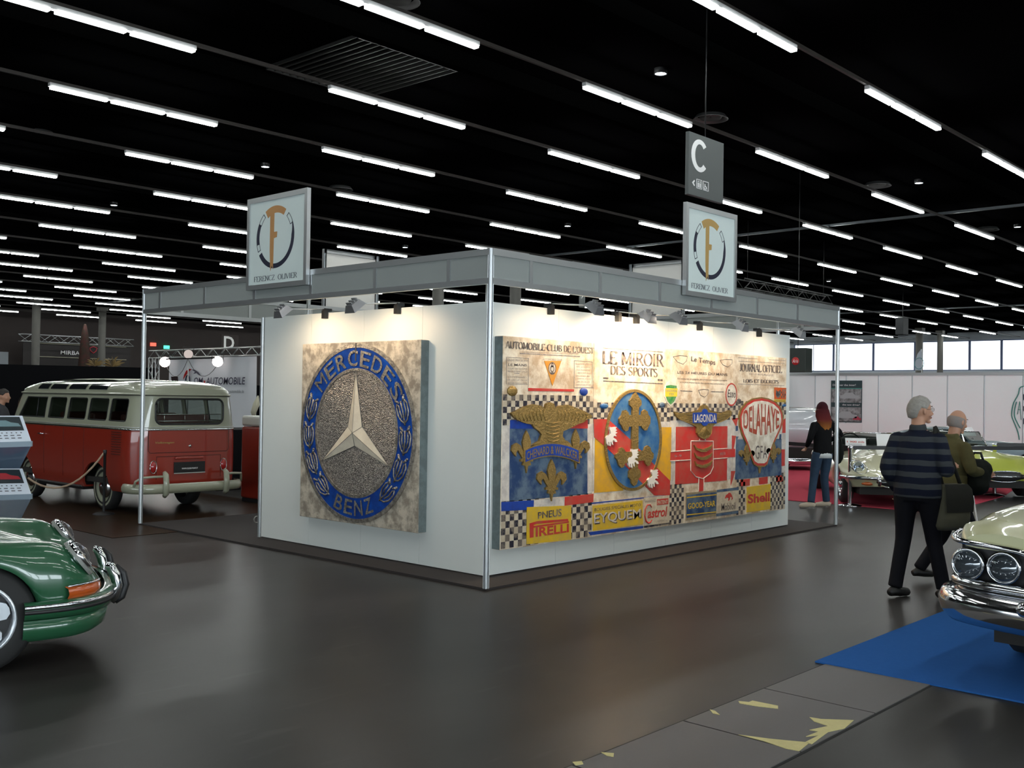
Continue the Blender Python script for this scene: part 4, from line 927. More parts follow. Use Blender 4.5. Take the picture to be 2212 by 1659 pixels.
def wheel(parent, c, r, w, style, side, name='wheel'):
    """axle along y; side = +1 outer face towards +y"""
    t = MB(); pr = [(r*.66, -w/2), (r*.9, -w/2), (r*.985, -w*.36), (r, 0), (r*.985, w*.36), (r*.9, w/2), (r*.66, w/2)]
    t.lathe(pr, c, 'Y', 32); o = t.build(name, M_rubber, parent, world=False)
    s = side; q = lambda pts: [(a, b*s) for a, b in pts]
    if style == 'petal':
        MB().lathe(q([(r*.66, w*.5), (r*.64, w*.53), (r*.60, w*.52), (r*.58, w*.34), (r*.56, w*.1)]), c, 'Y', 36).build('rim', M_satin, o, world=False)
        MB().lathe(q([(r*.58, w*.12), (.001, w*.12)]), c, 'Y', 24).build('dark_disc', M_black, o, world=False)
        p = MB()
        for k in range(5):
            a = 2*pi*k/5+.35
            pts = [(.10, -.09), (.27, -.14), (.45, -.17), (.54, -.10), (.56, 0), (.54, .10), (.45, .17), (.27, .14), (.10, .09)]
            p.prism([(r*(u*cos(a)-v*sin(a)), r*(u*sin(a)+v*cos(a))) for u, v in pts], lambda x, z, d: (c[0]+x, c[1]+s*(w*.22+d), c[2]+z), w*.2)
        p.build('spoke_petal', M_satin, o, world=False)
    elif style == 'dish':
        MB().lathe(q([(r*.84, w*.5), (r*.80, w*.53), (r*.72, w*.48), (r*.60, w*.32), (r*.5, w*.28)]), c, 'Y', 32).build('rim', P_cream, o, world=False)
        MB().lathe(q([(r*.5, w*.30), (r*.47, w*.42), (r*.3, w*.56), (.001, w*.6)]), c, 'Y', 32).build('hub_cap', M_chrome, o, world=False)
    elif style == 'wire':
        MB().lathe(q([(r*.72, w*.5), (r*.68, w*.48), (r*.64, w*.3), (r*.62, w*.1)]), c, 'Y', 32).build('rim', M_chrome, o, world=False)
        p = MB().lathe(q([(r*.16, w*.0), (r*.16, w*.5), (r*.1, w*.6), (.001, w*.6)]), c, 'Y', 16)
        for k in range(24):
            a = 2*pi*k/24; b = a+(.35 if k % 2 else -.35)
            p.tube([(c[0]+r*.15*cos(a), c[1]+s*w*.35, c[2]+r*.15*sin(a)), (c[0]+r*.66*cos(b), c[1]+s*w*(.2 if k % 2 else .35), c[2]+r*.66*sin(b))], .004, 4)
        p.build('wire_spokes', M_chrome, o, world=False)
        MB().lathe([(r*.6, s*w*.02), (.001, s*w*.02)], c, 'Y', 24).build('dark_disc', M_black, o, world=False)
    else:
        MB().lathe(q([(r*.66, w*.5), (r*.6, w*.4), (r*.3, w*.5), (.001, w*.52)]), c, 'Y', 28).build('hub_cap', M_chrome, o, world=False)
    return o
def ring_lamp(parent, c, nrm, r, name='headlamp', lens=None):
    z = Vector(nrm).normalized(); x = Vector((0, 1, 0)); y = z.cross(x).normalized(); x = y.cross(z); mm = Matrix((x, y, z)).transposed()
    o = MB().lathe([(r*.92, -.03), (r*1.08, -.01), (r*1.1, .012), (r*.98, .028), (r*.9, .015)], c, 'Z', 24, mm).build(name, M_chrome, parent, world=False)
    MB().lathe([(r*.92, .012), (r*.7, -.02), (r*.35, -.05), (.001, -.06)], c, 'Z', 20, mm).build('reflector', M_lamp, o, world=False)
    MB().lathe([(r*.93, .016), (r*.7, .04), (r*.35, .055), (.001, .06)], c, 'Z', 20, mm).build('lens', lens or M_hgl, o, world=False)
    return o

# ---------------------------------------------------------------- red and cream microbus
bus = thing('microbus', 'red and cream vintage microbus with roof windows, seen from its rear left', 'van', (1.085, 7.72, 0), pi/2)
BX0, BX1 = -1.08, 3.18
def bus_sec(x):
    tr, tf = x-BX0, BX1-x
    s = .80
    if tr < .26: s = .80-.26+sqrt(max(0, .26**2-(.26-tr)**2))
    if tf < .42: s = .80-.42+sqrt(max(0, .42**2-(.42-tf)**2))
    zt = 1.80
    if tr < .5: zt -= .10*(1-tr/.5)**2
    if tf < .9: zt -= .14*(1-tf/.9)**2
    g = 1.61
    c = [(s*.93, .30), (s*.985, .42), (s, .75), (s*.995, 1.05), (s*.975, 1.18), (s*.93, 1.42), (s*.885, g), (s*.85, g+(zt-g)*.46), (s*.72, g+(zt-g)*.80), (s*.42, zt-.012), (0, zt)]
    return c
sec_n = 30
rows = []
xsn = [BX0, BX0+.015, BX0+.05, BX0+.1, BX0+.17, BX0+.27]+[BX0+.27+(BX1-.45-BX0-.27)*k/26 for k in range(1, 27)]+[BX1-.38, BX1-.3, BX1-.2, BX1-.12, BX1-.06, BX1-.02, BX1]
def slant(x, z):       # the raked screen
    return x-(.38*max(0, (z-1.05))/.8 if x > 1.6 else 0)*max(0, min(1, (x-1.6)/1.4))
for x in xsn:
    h = crom(bus_sec(x), sec_n); h = [(y, z) for y, z in h]
    rows.append([(slant(x, z), y, z) for y, z in h]+[(slant(x, z), -y, z) for y, z in reversed(h[:-1])])
mb = MB().grid(rows); n_ = len(rows[0])
for r in (rows[0], rows[-1]): mb.add(r, [tuple(range(n_))])
mb.add([p for r in rows for p in (r[0], r[-1])], [(2*i, 2*i+1, 2*i+3, 2*i+2) for i in range(len(rows)-1)])
shell = mb.build('body', P_red, bus, world=False, fix=True)
q = shell.modifiers.new('s', 'SOLIDIFY'); q.thickness = .03; q.offset = -1; bake(shell)
def rrect(x0, z0, x1, z1, r, n=4):
    o = []
    for cx, cz, a in ((x1-r, z1-r, 0), (x0+r, z1-r, 90), (x0+r, z0+r, 180), (x1-r, z0+r, 270)):
        o += [(cx+r*cos(R(a+90*k/n)), cz+r*sin(R(a+90*k/n))) for k in range(n+1)]
    return o
WN = [(-.80, -.30), (-.25, .32), (.38, .96), (1.03, 1.59)]
cut = []
def cutter(pts, fn, d):
    m = MB().prism(pts, fn, d); me = m.mesh('cut', None); b = bmesh.new(); b.from_mesh(me); bmesh.ops.remove_doubles(b, verts=b.verts, dist=1e-6)
    # close the back
    es = [e for e in b.edges if len(e.link_faces) == 1]; bmesh.ops.holes_fill(b, edges=es, sides=0); bmesh.ops.recalc_face_normals(b, faces=b.faces); b.to_mesh(me); b.free()
    o = bpy.data.objects.new('cut', me); C.objects.link(o); o.parent = bus; cut.append(o)
for a, b in WN+[(1.68, 2.28)]:
    pts = rrect(a, 1.235, b, 1.545, .055)
    if a > 1.6: pts = [(a, 1.235), (2.62, 1.235), (2.40, 1.545), (a, 1.545)]
    cutter(pts, lambda u, v, d: (u, -1.1+d, v), 2.2)
cutter(rrect(-.50, 1.215, .50, 1.545, .08), lambda u, v, d: (BX0-.2+d, u, v), .5)
for sgn in (1, -1): MB().prism([(u*sgn, v) for u, v in rrect(.04, 1.22, .62, 1.56, .06)], lambda u, v, d: (slant(BX1, v)-.01+d, u, v), .016).build('windscreen', M_gld, bus, world=False)
for ax in (0, 2.4): cutter([(ax+.40*cos(R(a)), .30+.37*sin(R(a))) for a in range(0, 360, 12)], lambda u, v, d: (u, -1.1+d, v), 2.2)
boolean(shell, cut)
def band(name, z0, z1, m, src):
    o = src.copy(); o.data = src.data.copy(); C.objects.link(o); o.name = name; b = bmesh.new(); b.from_mesh(o.data)
    for z, s in ((z0, True), (z1, False)):
        if z is None: continue
        bmesh.ops.bisect_plane(b, geom=b.verts[:]+b.edges[:]+b.faces[:], plane_co=(0, 0, z), plane_no=(0, 0, 1), clear_inner=s, clear_outer=not s)
    b.to_mesh(o.data); b.free(); o.data.materials.clear(); o.data.materials.append(m); autosmooth(o, 35); return o
band('lower_body', None, 1.145, P_red, shell); band('upper_body', 1.145, 1.61, P_cream, shell); band('roof', 1.61, None, P_cream, shell)
bpy.data.objects.remove(shell, do_unlink=True)
def bus_y(x, z):
    h = crom(bus_sec(x), 60); best = min(h, key=lambda p: abs(p[1]-z)); return best[0]
def beltline(z, dz, t, name, m, x0=BX0, x1=BX1-.1):
    rr = [BX0, BX0+.01, BX0+.03, BX0+.07, BX0+.13, BX0+.2]+[BX0+.27+(x1-BX0-.27)*k/20 for k in range(21)]
    L = [(x, bus_y(x, z)) for x in rr]; path = [(x, -y) for x, y in reversed(L)]+L
    vs = []; 
    for i, (x, y) in enumerate(path):
        k = t/ max(.2, math.hypot(x-1, y)) ; nx, ny = (0, 1 if y > 0 else -1) if x > BX0+.25 else (-(1-(x-BX0)/.27), (y/.845))
        l = math.hypot(nx, ny) or 1; nx, ny = nx/l*t, ny/l*t
        vs.append([(x, y, z-dz), (x+nx, y+ny, z-dz*.6), (x+nx, y+ny, z+dz*.6), (x, y, z+dz)])
    return MB().grid(vs).build(name, m, bus, world=False, fix=True)
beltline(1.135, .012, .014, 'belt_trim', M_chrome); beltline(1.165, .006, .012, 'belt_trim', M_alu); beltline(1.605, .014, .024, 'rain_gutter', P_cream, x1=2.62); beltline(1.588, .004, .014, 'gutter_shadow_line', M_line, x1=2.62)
for a, b in WN+[(1.68, 2.60)]:
    for sgn in (1, -1):
        y0_, y1_ = bus_y((a+b)/2, 1.235)-.016, bus_y((a+b)/2, 1.545)-.016
        x2 = b if a < 1.6 else 2.40
        MB().add([(a, sgn*y0_, 1.235), (b, sgn*y0_, 1.235), (x2, sgn*y1_, 1.545), (a, sgn*y1_, 1.545)], [(0, 1, 2, 3)]).build('side_window', M_gl, bus, world=False)
        f = MB(); f.tube([(a+.02, sgn*(y0_+.012), 1.245), (b-.02, sgn*(y0_+.012), 1.245), (x2-.02, sgn*(y1_+.012), 1.535), (a+.02, sgn*(y1_+.012), 1.535), (a+.02, sgn*(y0_+.012), 1.245)], .009, 5)
        if a > 1.6: f.tube([(a+.32, sgn*y0_, 1.245), (a+.36, sgn*y1_, 1.535)], .009, 5)
        f.build('window_rubber', M_black, bus, world=False)
MB().add([(BX0+.012, y, z) for y, z in rrect(-.50, 1.215, .50, 1.545, .08)], [tuple(range(20))]).build('rear_window', glass('rear_glass', (.9, .95, .9), .85), bus, world=False)
rw = rrect(-.505, 1.21, .505, 1.55, .085); MB().tube([(BX0-.004, y, z) for y, z in rw+rw[:2]], .013, 6).build('window_rubber', M_black, bus, world=False)
gb = MB()
for z in (1.25, 1.34): gb.tube([(BX0+.05, -.5, z), (BX0+.05, .5, z)], .006, 5)
for y in (-.25, .05, .35): gb.tube([(BX0+.05, y, 1.22), (BX0+.05, y, 1.35)], .004, 5)
gb.build('window_rail', M_chrome, bus, world=False)
# roof side windows
def roofpatch(xa, xb, t0, t1, off=.008):
    rows_ = []
    for i in range(7):
        x = xa+(xb-xa)*i/6; h = crom(bus_sec(x), 60)
        seg = [p for p in h if p[1] > 1.61]
        m_ = len(seg)-1; r_ = []
        for j in range(6):
            t = (t0+(t1-t0)*j/5)*m_; k = min(int(t), m_-1); f = t-k; y = seg[k][0]*(1-f)+seg[k+1][0]*f; z = seg[k][1]*(1-f)+seg[k+1][1]*f
            r_.append((slant(x, z), y, z))
        rows_.append(r_)
    return rows_
for xa, xb in ((-.12, .42), (.52, 1.04), (1.14, 1.66), (1.76, 2.2)):
    for sgn in (1, -1):
        rr = roofpatch(xa, xb, .07, .34); rr = [[(x, sgn*(y+.006), z+.006) for x, y, z in r] for r in rr]
        MB().grid(rr).build('roof_window', M_gld, bus, world=False)
# raised canvas sunroof
rr = []
for i in range(13):
    x = .0+1.9*i/12; e = .022*min(1, 4*min(i, 12-i)/12+.3)
    rr.append([(x, y, bus_sec(x)[-1][1]-.02*(abs(y)/.5)**2+e+(.004*(i % 2))) for y in [-.47+.94*j/10 for j in range(11)]])
MB().grid(rr).build('canvas_sunroof', mat('off_white_canvas', (.66, .68, .6), .8), bus, world=False)
# rear details
def rline(pts, m=M_line, t=.004, x=BX0-.002): return [(x, y, z) for y, z in pts]
g = MB(); g.tube(rline([(.60, 1.12), (.60, .86), (.57, .83), (-.57, .83), (-.60, .86), (-.60, 1.12)]), .0035, 4); g.tube(rline([(.48, .78), (.48, .48)]), .003, 4); g.tube(rline([(-.48, .78), (-.48, .48)]), .003, 4); g.tube(rline([(.48, .78), (-.48, .78)]), .003, 4)
g.build('lid_gap', M_line, bus, world=False)
MB().bb((BX0-.035, -.20, .735), (BX0-.0, .22, .775)).build('plate_lamp_hood', P_red, bus, bevel=.012, world=False)
pl = MB().bb((BX0-.018, -.23, .55), (BX0-.004, .23, .70)).build('number_plate', M_black, bus, world=False)
MB().bb((BX0-.022, -.235, .545), (BX0-.012, .235, .556)).build('plate_rim', M_chrome, pl, world=False)
t = MB(); letter(t, 'WWW.OLDIE-POINT.IT', lambda u, v, d: (BX0-.0195, .12-.24*u, .60+.022*v), 0, bold=.02); t.build('lettering', M_pwhite, pl, world=False)
t = MB(); letter(t, 'Volkswagen', lambda u, v, d: (BX0-.004, .50-.27*u, .945+.035*v), 0, shear=.3, bold=.01); t.build('script_badge', mat('gold_script', (.5, .4, .15), .3, .8), bus, world=False)
for sgn in (1, -1):
    o = MB().ball((BX0+.0, sgn*.525, .645), (.035, .045, .08), 16).build('tail_lamp', M_redl, bus, world=False)
    MB().tube([(BX0-.006, sgn*.525+.048*cos(2*pi*k/20), .645+.084*sin(2*pi*k/20)) for k in range(21)], .006, 5).build('lamp_ring', M_chrome, o, world=False)
MB().lathe([(.02, 0), (.02, -.02), (.001, -.025)], (BX0-.0, 0, .915), 'X', 12).build('lid_lock', M_chrome, bus, world=False)
# rear bumper with over-riders and hoops
def bpath(off, z, yy=.80): return [(BX0+.22, yy, z), (BX0+.10, yy, z), (BX0-.02, yy-.05, z), (BX0-.12, yy-.2, z), (BX0-.15, .3, z), (BX0-.15, -.3, z), (BX0-.12, -(yy-.2), z), (BX0-.02, -(yy-.05), z), (BX0+.10, -yy, z), (BX0+.22, -yy, z)]
pts = crom(bpath(0, .365), 36); rows_ = []
for i, p in enumerate(pts):
    a, b = pts[max(0, i-1)], pts[min(36, i+1)]; tx, ty = b[0]-a[0], b[1]-a[1]; l = math.hypot(tx, ty); nx, ny = (-abs(0), 0); nx, ny = ty/l, -tx/l
    rows_.append([(p[0]+nx*o_, p[1]+ny*o_, p[2]+dz) for o_, dz in ((0, .065), (.03, .06), (.05, .02), (.05, -.02), (.03, -.06), (0, -.065))])
bm = MB().grid(rows_).build('rear_bumper', P_cream, bus, world=False, fix=True)
for sgn in (1, -1):
    MB().tube([(BX0-.17, sgn*.45, .27), (BX0-.21, sgn*.45, .30), (BX0-.215, sgn*.45, .44), (BX0-.20, sgn*.45, .55), (BX0-.16, sgn*.45, .58)], [.03, .038, .04, .038, .028], 10).build('over_rider', P_cream, bm, world=False)
    MB().tube([(BX0-.19, sgn*.46, .53), (BX0-.17, sgn*.60, .53), (BX0-.11, sgn*.74, .52), (BX0-.04, sgn*.79, .47), (BX0-.02, sgn*.80, .40)], .016, 8).build('bumper_hoop', P_cream, bm, world=False)
lv = MB()
for k in range(10): lv.box((-.60, bus_y(-.6, .95)+.003, .80+k*.033), (.26, .012, .007))
lv.build('air_louvre', M_line, bus, world=False)
hd = MB().tube([(1.62, .79, 1.0), (1.62, .83, 1.0), (1.76, .83, 1.0)], .011, 6).build('door_handle', M_chrome, bus, world=False)
g = MB(); 
for x in (1.62, .99, .35): g.tube([(x, bus_y(x, z)+.001, z) for z in (.42, .6, .8, 1.0, 1.12)], .003, 4)
g.build('door_gap', M_line, bus, world=False)
MB().bb((.5, -.72, .25), (1.95, .72, .36)).build('side_step', M_black, bus, world=False)
MB().bb((.45, .72, .30), (1.9, .80, .325)).build('step_trim', M_chrome, bus, world=False)
ins = MB(); ins.bb((-.98, -.72, .38), (2.8, .72, .45)); ins.build('cabin_floor', M_darkin, bus, world=False)
for x in (-.35, .55, 1.5):
    s = MB(); s.bb((x-.05, -.65, .8), (x+.42, .65, .92)); s.bb((x-.16, -.65, .85), (x-.04, .65, 1.33)); s.build('bench_seat', M_seat, bus, bevel=.03, world=False)
for x in (0, 2.4):
    for sgn in (1, -1): wheel(bus, (x, sgn*.60, .32), .32, .15, 'dish', sgn)

# ---------------------------------------------------------------- green rear-engined coupe, front end in view
gc = thing('green_coupe', 'dark green vintage sports coupe at lower left with polished petal wheel', 'car', (-3.75, .90, 0), R(-20))
def g_sec(x):
    hw = interp([(-3.5, .5), (-3.2, .72), (-2.3, .81), (-1.2, .79), (0, .81), (.3, .79), (.48, .735), (.6, .66), (.68, .5), (.72, .3)], x)
    zl = interp([(-3.4, .35), (-2.9, .22), (-1, .19), (.4, .17), (.6, .2), (.72, .27)], x)
    zl = arch(x, 0, .335, .295, zl); zl = arch(x, -2.2, .335, .295, zl)
    zc = interp([(-3.5, .55), (-3.1, .72), (-2.4, .86), (-1, .82), (-.5, .79), (0, .765), (.38, .735), (.47, .70), (.55, .635), (.63, .54), (.68, .48), (.72, .40)], x)
    zh = interp([(-3.5, .6), (-2.9, .83), (-2.2, 1.0), (-1, .90), (-.75, .86), (-.3, .77), (0, .71), (.4, .60), (.6, .52), (.68, .47), (.72, .41)], x)
    zv = min(zc, zh)-.015*(1 if x < .3 else 0)
    zm = max(zl+.01, min(.46, zc-.05)); 
    return [(hw*.93, zl), (hw*.975, zl+(zm-zl)*.5), (hw, zm), (hw*.985, zm+(zc-zm)*.5), (hw*.90, zc-(zc-zm)*.12), (hw*.76, zc), (hw*.60, zc-(zc-zv)*.5), (hw*.42, zv+.01), (hw*.2, zh), (0, zh)]
loftbody(.72, -3.45, g_sec, 'body', P_green, gc, step=.035, n=26)
# front lid gap lines, bezels and lamps
for sgn in (-1, 1):
    ring_lamp(gc, (.545, sgn*.575, .635), (.80, 0, .60), .098)
    f = MB(); f.prism([(.115*cos(2*pi*k/24), .125*sin(2*pi*k/24)-.02) for k in range(24)], lambda u, v, d: (.525+.0*u-(v)*.60+d*.8, sgn*.575+u, .625+v*.80+d*.6), .02); f.build('lamp_bezel', mat('bezel_rubber', (.25, .26, .24), .5), gc, world=False)
    o = MB(); rows_ = []
    path = crom([(.47, .75), (.54, .71), (.60, .66), (.645, .60), (.67, .52)], 12)
    for x, y in path: rows_.append([(x-.01, sgn*(y-.01), .475), (x+.010, sgn*(y+.010), .462), (x+.016, sgn*(y+.016), .43), (x+.006, sgn*(y+.006), .405)])
    o.grid(rows_, flip=(sgn < 0)).build('indicator_lamp', M_amber, gc, world=False, fix=True)
    MB().tube([(x+.008, sgn*(y+.008), .478) for x, y in path], .006, 5).build('lamp_trim', M_chrome, gc, world=False)
def gb(z, off): return [(.24, .815+off, z), (.42, .79+off, z), (.57, .725+off, z), (.69+off*.7, .58+off*.6, z), (.755+off, .35, z), (.775+off, 0, z), (.755+off, -.35, z), (.69+off*.7, -.58-off*.6, z), (.57, -.725-off, z), (.42, -.79-off, z), (.24, -.815-off, z)]
def blade(prof, name, m):
    ps = crom(gb(0, 0), 40); rows_ = []
    for i, p in enumerate(ps):
        a, b = ps[max(0, i-1)], ps[min(40, i+1)]; tx, ty = b[0]-a[0], b[1]-a[1]; l = math.hypot(tx, ty); nx, ny = -ty/l, tx/l
        rows_.append([(p[0]+nx*o_, p[1]+ny*o_, z) for o_, z in prof])
    return MB().grid(rows_).build(name, m, gc, world=False, fix=True)
fb = blade([(-.03, .405), (.0, .405), (.03, .385), (.035, .35), (.02, .31), (-.03, .30)], 'front_bumper', P_green)
blade([(.030, .395), (.042, .392), (.044, .372), (.032, .368)], 'bumper_trim', M_chrome)
blade([(.032, .366), (.043, .364), (.043, .345), (.032, .342)], 'bumper_rubber', M_black)
blade([(-.02, .30), (.0, .30), (-.02, .2), (-.06, .17)], 'front_valance', P_green)
for y in (-.36, .42):
    MB().tube([(.76, y, .30), (.785, y, .33), (.80, y, .40), (.785, y, .47), (.755, y, .52), (.73, y, .535)], [(.03, .03), (.05, .034), (.056, .036), (.052, .036), (.045, .03), (.02, .02)], 14).build('over_rider', M_chrome, gc, world=False)
    MB().tube([(.79, y, .29), (.83, y, .32), (.853, y, .40), (.838, y, .475), (.79, y, .53)], [.014, .02, .022, .02, .012], 8).build('over_rider_rubber', M_black, gc, world=False)
def g_cab(x):
    z0 = .86; top = interp([(-3.1, .86), (-2.7, 1.0), (-2.2, 1.18), (-1.7, 1.28), (-1.3, 1.27), (-1.1, 1.1), (-.82, .88)], x)
    w = interp([(-3.1, .35), (-2.2, .62), (-1.2, .66), (-.82, .6)], x)
    return [(w, z0), (w*.97, z0+(top-z0)*.4), (w*.88, z0+(top-z0)*.8), (w*.7, top-.01), (w*.35, top), (0, top)]
loftbody(-.82, -3.1, g_cab, 'cabin_glass', M_gld, gc, step=.1, n=12)
def g_roof(x): c = g_cab(x); return [(c[2][0]+.01, c[2][1]+.01), (c[3][0]+.01, c[3][1]+.015), (c[4][0], c[4][1]+.02), (0, c[5][1]+.02)]
loftbody(-1.32, -2.9, g_roof, 'roof', P_green, gc, step=.1, n=10, ends=False)
for x, y in ((0, -.685), (0, .685), (-2.2, -.68), (-2.2, .68)): wheel(gc, (x, y, .315), .315, .18, 'petal', 1 if y > 0 else -1)
MB().bb((-3.2, -.52, .2), (.55, .52, .5)).build('underbody', M_darkin, gc, world=False)
g = MB()
for sgn in (1, -1): g.tube([(x, sgn*y, z) for x, y, z in [(-.72, .50, .835), (-.3, .47, .752), (0, .43, .700), (.3, .38, .632), (.5, .3, .575), (.58, .15, .545)]], .0035, 4)
g.build('lid_gap', M_line, gc, world=False)

# ---------------------------------------------------------------- pale cream full-size car, front corner in view
pc_ = thing('cream_sedan', 'pale cream full-size 1960s car with twin headlamps and big chrome bumper at lower right', 'car', (1.0, -4.80, .012), pi)
def p_sec(x):       # x forward of the front axle; nose at x = 1.0
    hw = interp([(-4.2, .8), (-3.8, .95), (.2, .99), (.6, .985), (.85, .965), (.98, .93), (1.05, .88)], x)
    zl = interp([(-4, .35), (-3, .28), (.8, .30), (1.05, .40)], x); zl = arch(x, 0, .42, .34, zl); zl = arch(x, -3.1, .40, .34, zl)
    zs = interp([(-4.2, .8), (-3.5, .92), (-1.5, .93), (-.7, .95), (0, .965), (.5, .955), (.8, .925), (.95, .89), (1.05, .852)], x)
    zh = interp([(-4.2, .8), (-1.3, 1.02), (-.8, 1.03), (.3, .99), (.8, .93), (1.05, .85)], x)
    return [(hw*.95, zl), (hw*.985, max(zl+.02, .45)), (hw, max(zl+.04, .62)), (hw*.985, zs-.12), (hw*.96, zs-.045), (hw*.88, zs+.01), (hw*.75, zs+.03), (hw*.6, zs), (hw*.45, zh-.01), (hw*.2, zh+.01), (0, zh+.02)]
def p_upper(x):
    c = p_sec(x)
    if x > .86: c[0] = (c[0][0], .80); c[1] = (c[1][0], .81); c[2] = (c[2][0], .82); c[3] = (c[3][0], max(c[3][1], .825))
    return c
loftbody(.86, -4.2, p_sec, 'body', P_pale, pc_, step=.05, n=26)
def p_brow(x):
    c = p_sec(x); w = c[2][0]; zs = c[5][1]
    return [(w*.99, zs-.085), (w*.99, zs-.06), (w*.985, zs-.035), (w*.96, zs-.01), (w*.88, zs+.01), (w*.75, zs+.02), (w*.6, zs), (w*.3, c[9][1]-.02), (0, c[10][1]-.02)]
loftbody(1.06, .84, p_brow, 'hood_lip', P_pale, pc_, step=.03, n=18)
for sgn in (1, -1):
    br = MB(); ps = crom([(.80, sgn*.985, .855), (.98, sgn*.955, .838), (1.065, sgn*.88, .825), (1.085, sgn*.72, .815), (1.085, sgn*.56, .80), (1.07, sgn*.52, .775)], 14)
    br.tube(ps, [(.022, .016)]*15, 8)
    br.build('brow_trim', M_chrome, pc_, world=False)
for sgn in (1, -1):
    h = MB(); h.bb((.80, sgn*.94, .52), (.93, sgn*.50, .83)); h.build('lamp_housing', M_black, pc_, world=False, bevel=.03)
    ring_lamp(pc_, (.985, sgn*.875, .685), (1, 0, .02), .088, lens=mat('dim_lens', (.10, .12, .14), .08, .6, coat=1)); ring_lamp(pc_, (.985, sgn*.675, .685), (1, 0, .02), .088, lens=MATS['dim_lens'])
gr = MB(); gr.bb((.86, -.5, .53), (.90, .5, .80)); gr.build('grille_back', M_black, pc_, world=False)
gr = MB()
for k in range(9): gr.bb((.90, -.49, .545+k*.029), (.945, .49, .552+k*.029))
for k in range(15): gr.bb((.90, -.47+k*.067, .54), (.93, -.462+k*.067, .80))
gr.build('grille', M_chrome, pc_, world=False)
def pblade(prof, path, name, m, k=40):
    ps = crom(path, k); rows_ = []
    for i, p in enumerate(ps):
        a, b = ps[max(0, i-1)], ps[min(k, i+1)]; tx, ty = b[0]-a[0], b[1]-a[1]; l = math.hypot(tx, ty); nx, ny = -ty/l, tx/l
        rows_.append([(p[0]+nx*o_, p[1]+ny*o_, p[2]+z) for o_, z in prof])
    mm = MB().grid(rows_)
    for r_ in (rows_[0], rows_[-1]): mm.add(r_, [tuple(range(len(r_)))])
    return mm.build(name, m, pc_, world=False, fix=True)
path = [(.45, 1.0, .47), (.75, 1.02, .47), (.98, .97, .47), (1.10, .82, .47), (1.15, .5, .46), (1.17, 0, .455), (1.15, -.5, .46), (1.10, -.82, .47), (.98, -.97, .47), (.75, -1.02, .47), (.45, -1.0, .47)]
pblade([(-.09, .075), (-.02, .085), (.05, .06), (.075, .01), (.06, -.06), (.01, -.115), (-.08, -.13)], path, 'front_bumper', M_chrome)
path2 = [(.85, .97, .585), (1.0, .93, .585), (1.09, .80, .582), (1.11, .6, .578), (1.115, .5, .576)]
for s in (1, -1): pblade([(-.03, .02), (0, .03), (.03, .02), (.03, -.01), (-.03, -.03)], [(a, b*s, c) for a, b, c in path2][::s], 'bumper_top_bar', M_chrome, 14)
for sgn in (1, -1): MB().ball((1.20, sgn*.50, .50), (.06, .045, .045), 14).ball((1.16, sgn*.40, .53), (.05, .03, .03), 12).build('bumper_bullet', M_chrome, pc_, world=False)
MB().bb((-3.9, -.80, .2), (.75, .80, .6)).build('underbody', M_darkin, pc_, world=False)
def p_cab(x):
    top = interp([(-3.4, .98), (-2.9, 1.36), (-1.8, 1.42), (-1.35, 1.38), (-.85, 1.02)], x); w = .72; z0 = .98
    return [(w, z0), (w*.95, z0+(top-z0)*.5), (w*.85, top-.02), (w*.5, top), (0, top+.01)]
loftbody(-.85, -3.4, p_cab, 'cabin_glass', M_gld, pc_, step=.12, n=12)
loftbody(-1.4, -2.9, lambda x: [(a+.01, b+.012) for a, b in p_cab(x)[2:]], 'roof', P_pale, pc_, step=.12, n=8, ends=False)
for x in (0, -3.1):
    for sgn in (1, -1): wheel(pc_, (x, sgn*.80, .34), .34, .2, 'plain', sgn)
mi = MB().tube([(.30, .80, .985), (.28, .80, 1.10), (.30, .80, 1.16)], [.012, .01, .014], 8).lathe([(.001, -.05), (.05, -.035), (.065, 0), (.062, .01)], (.30, .80, 1.22), 'X', 20).build('fender_mirror', M_chrome, pc_, world=False)

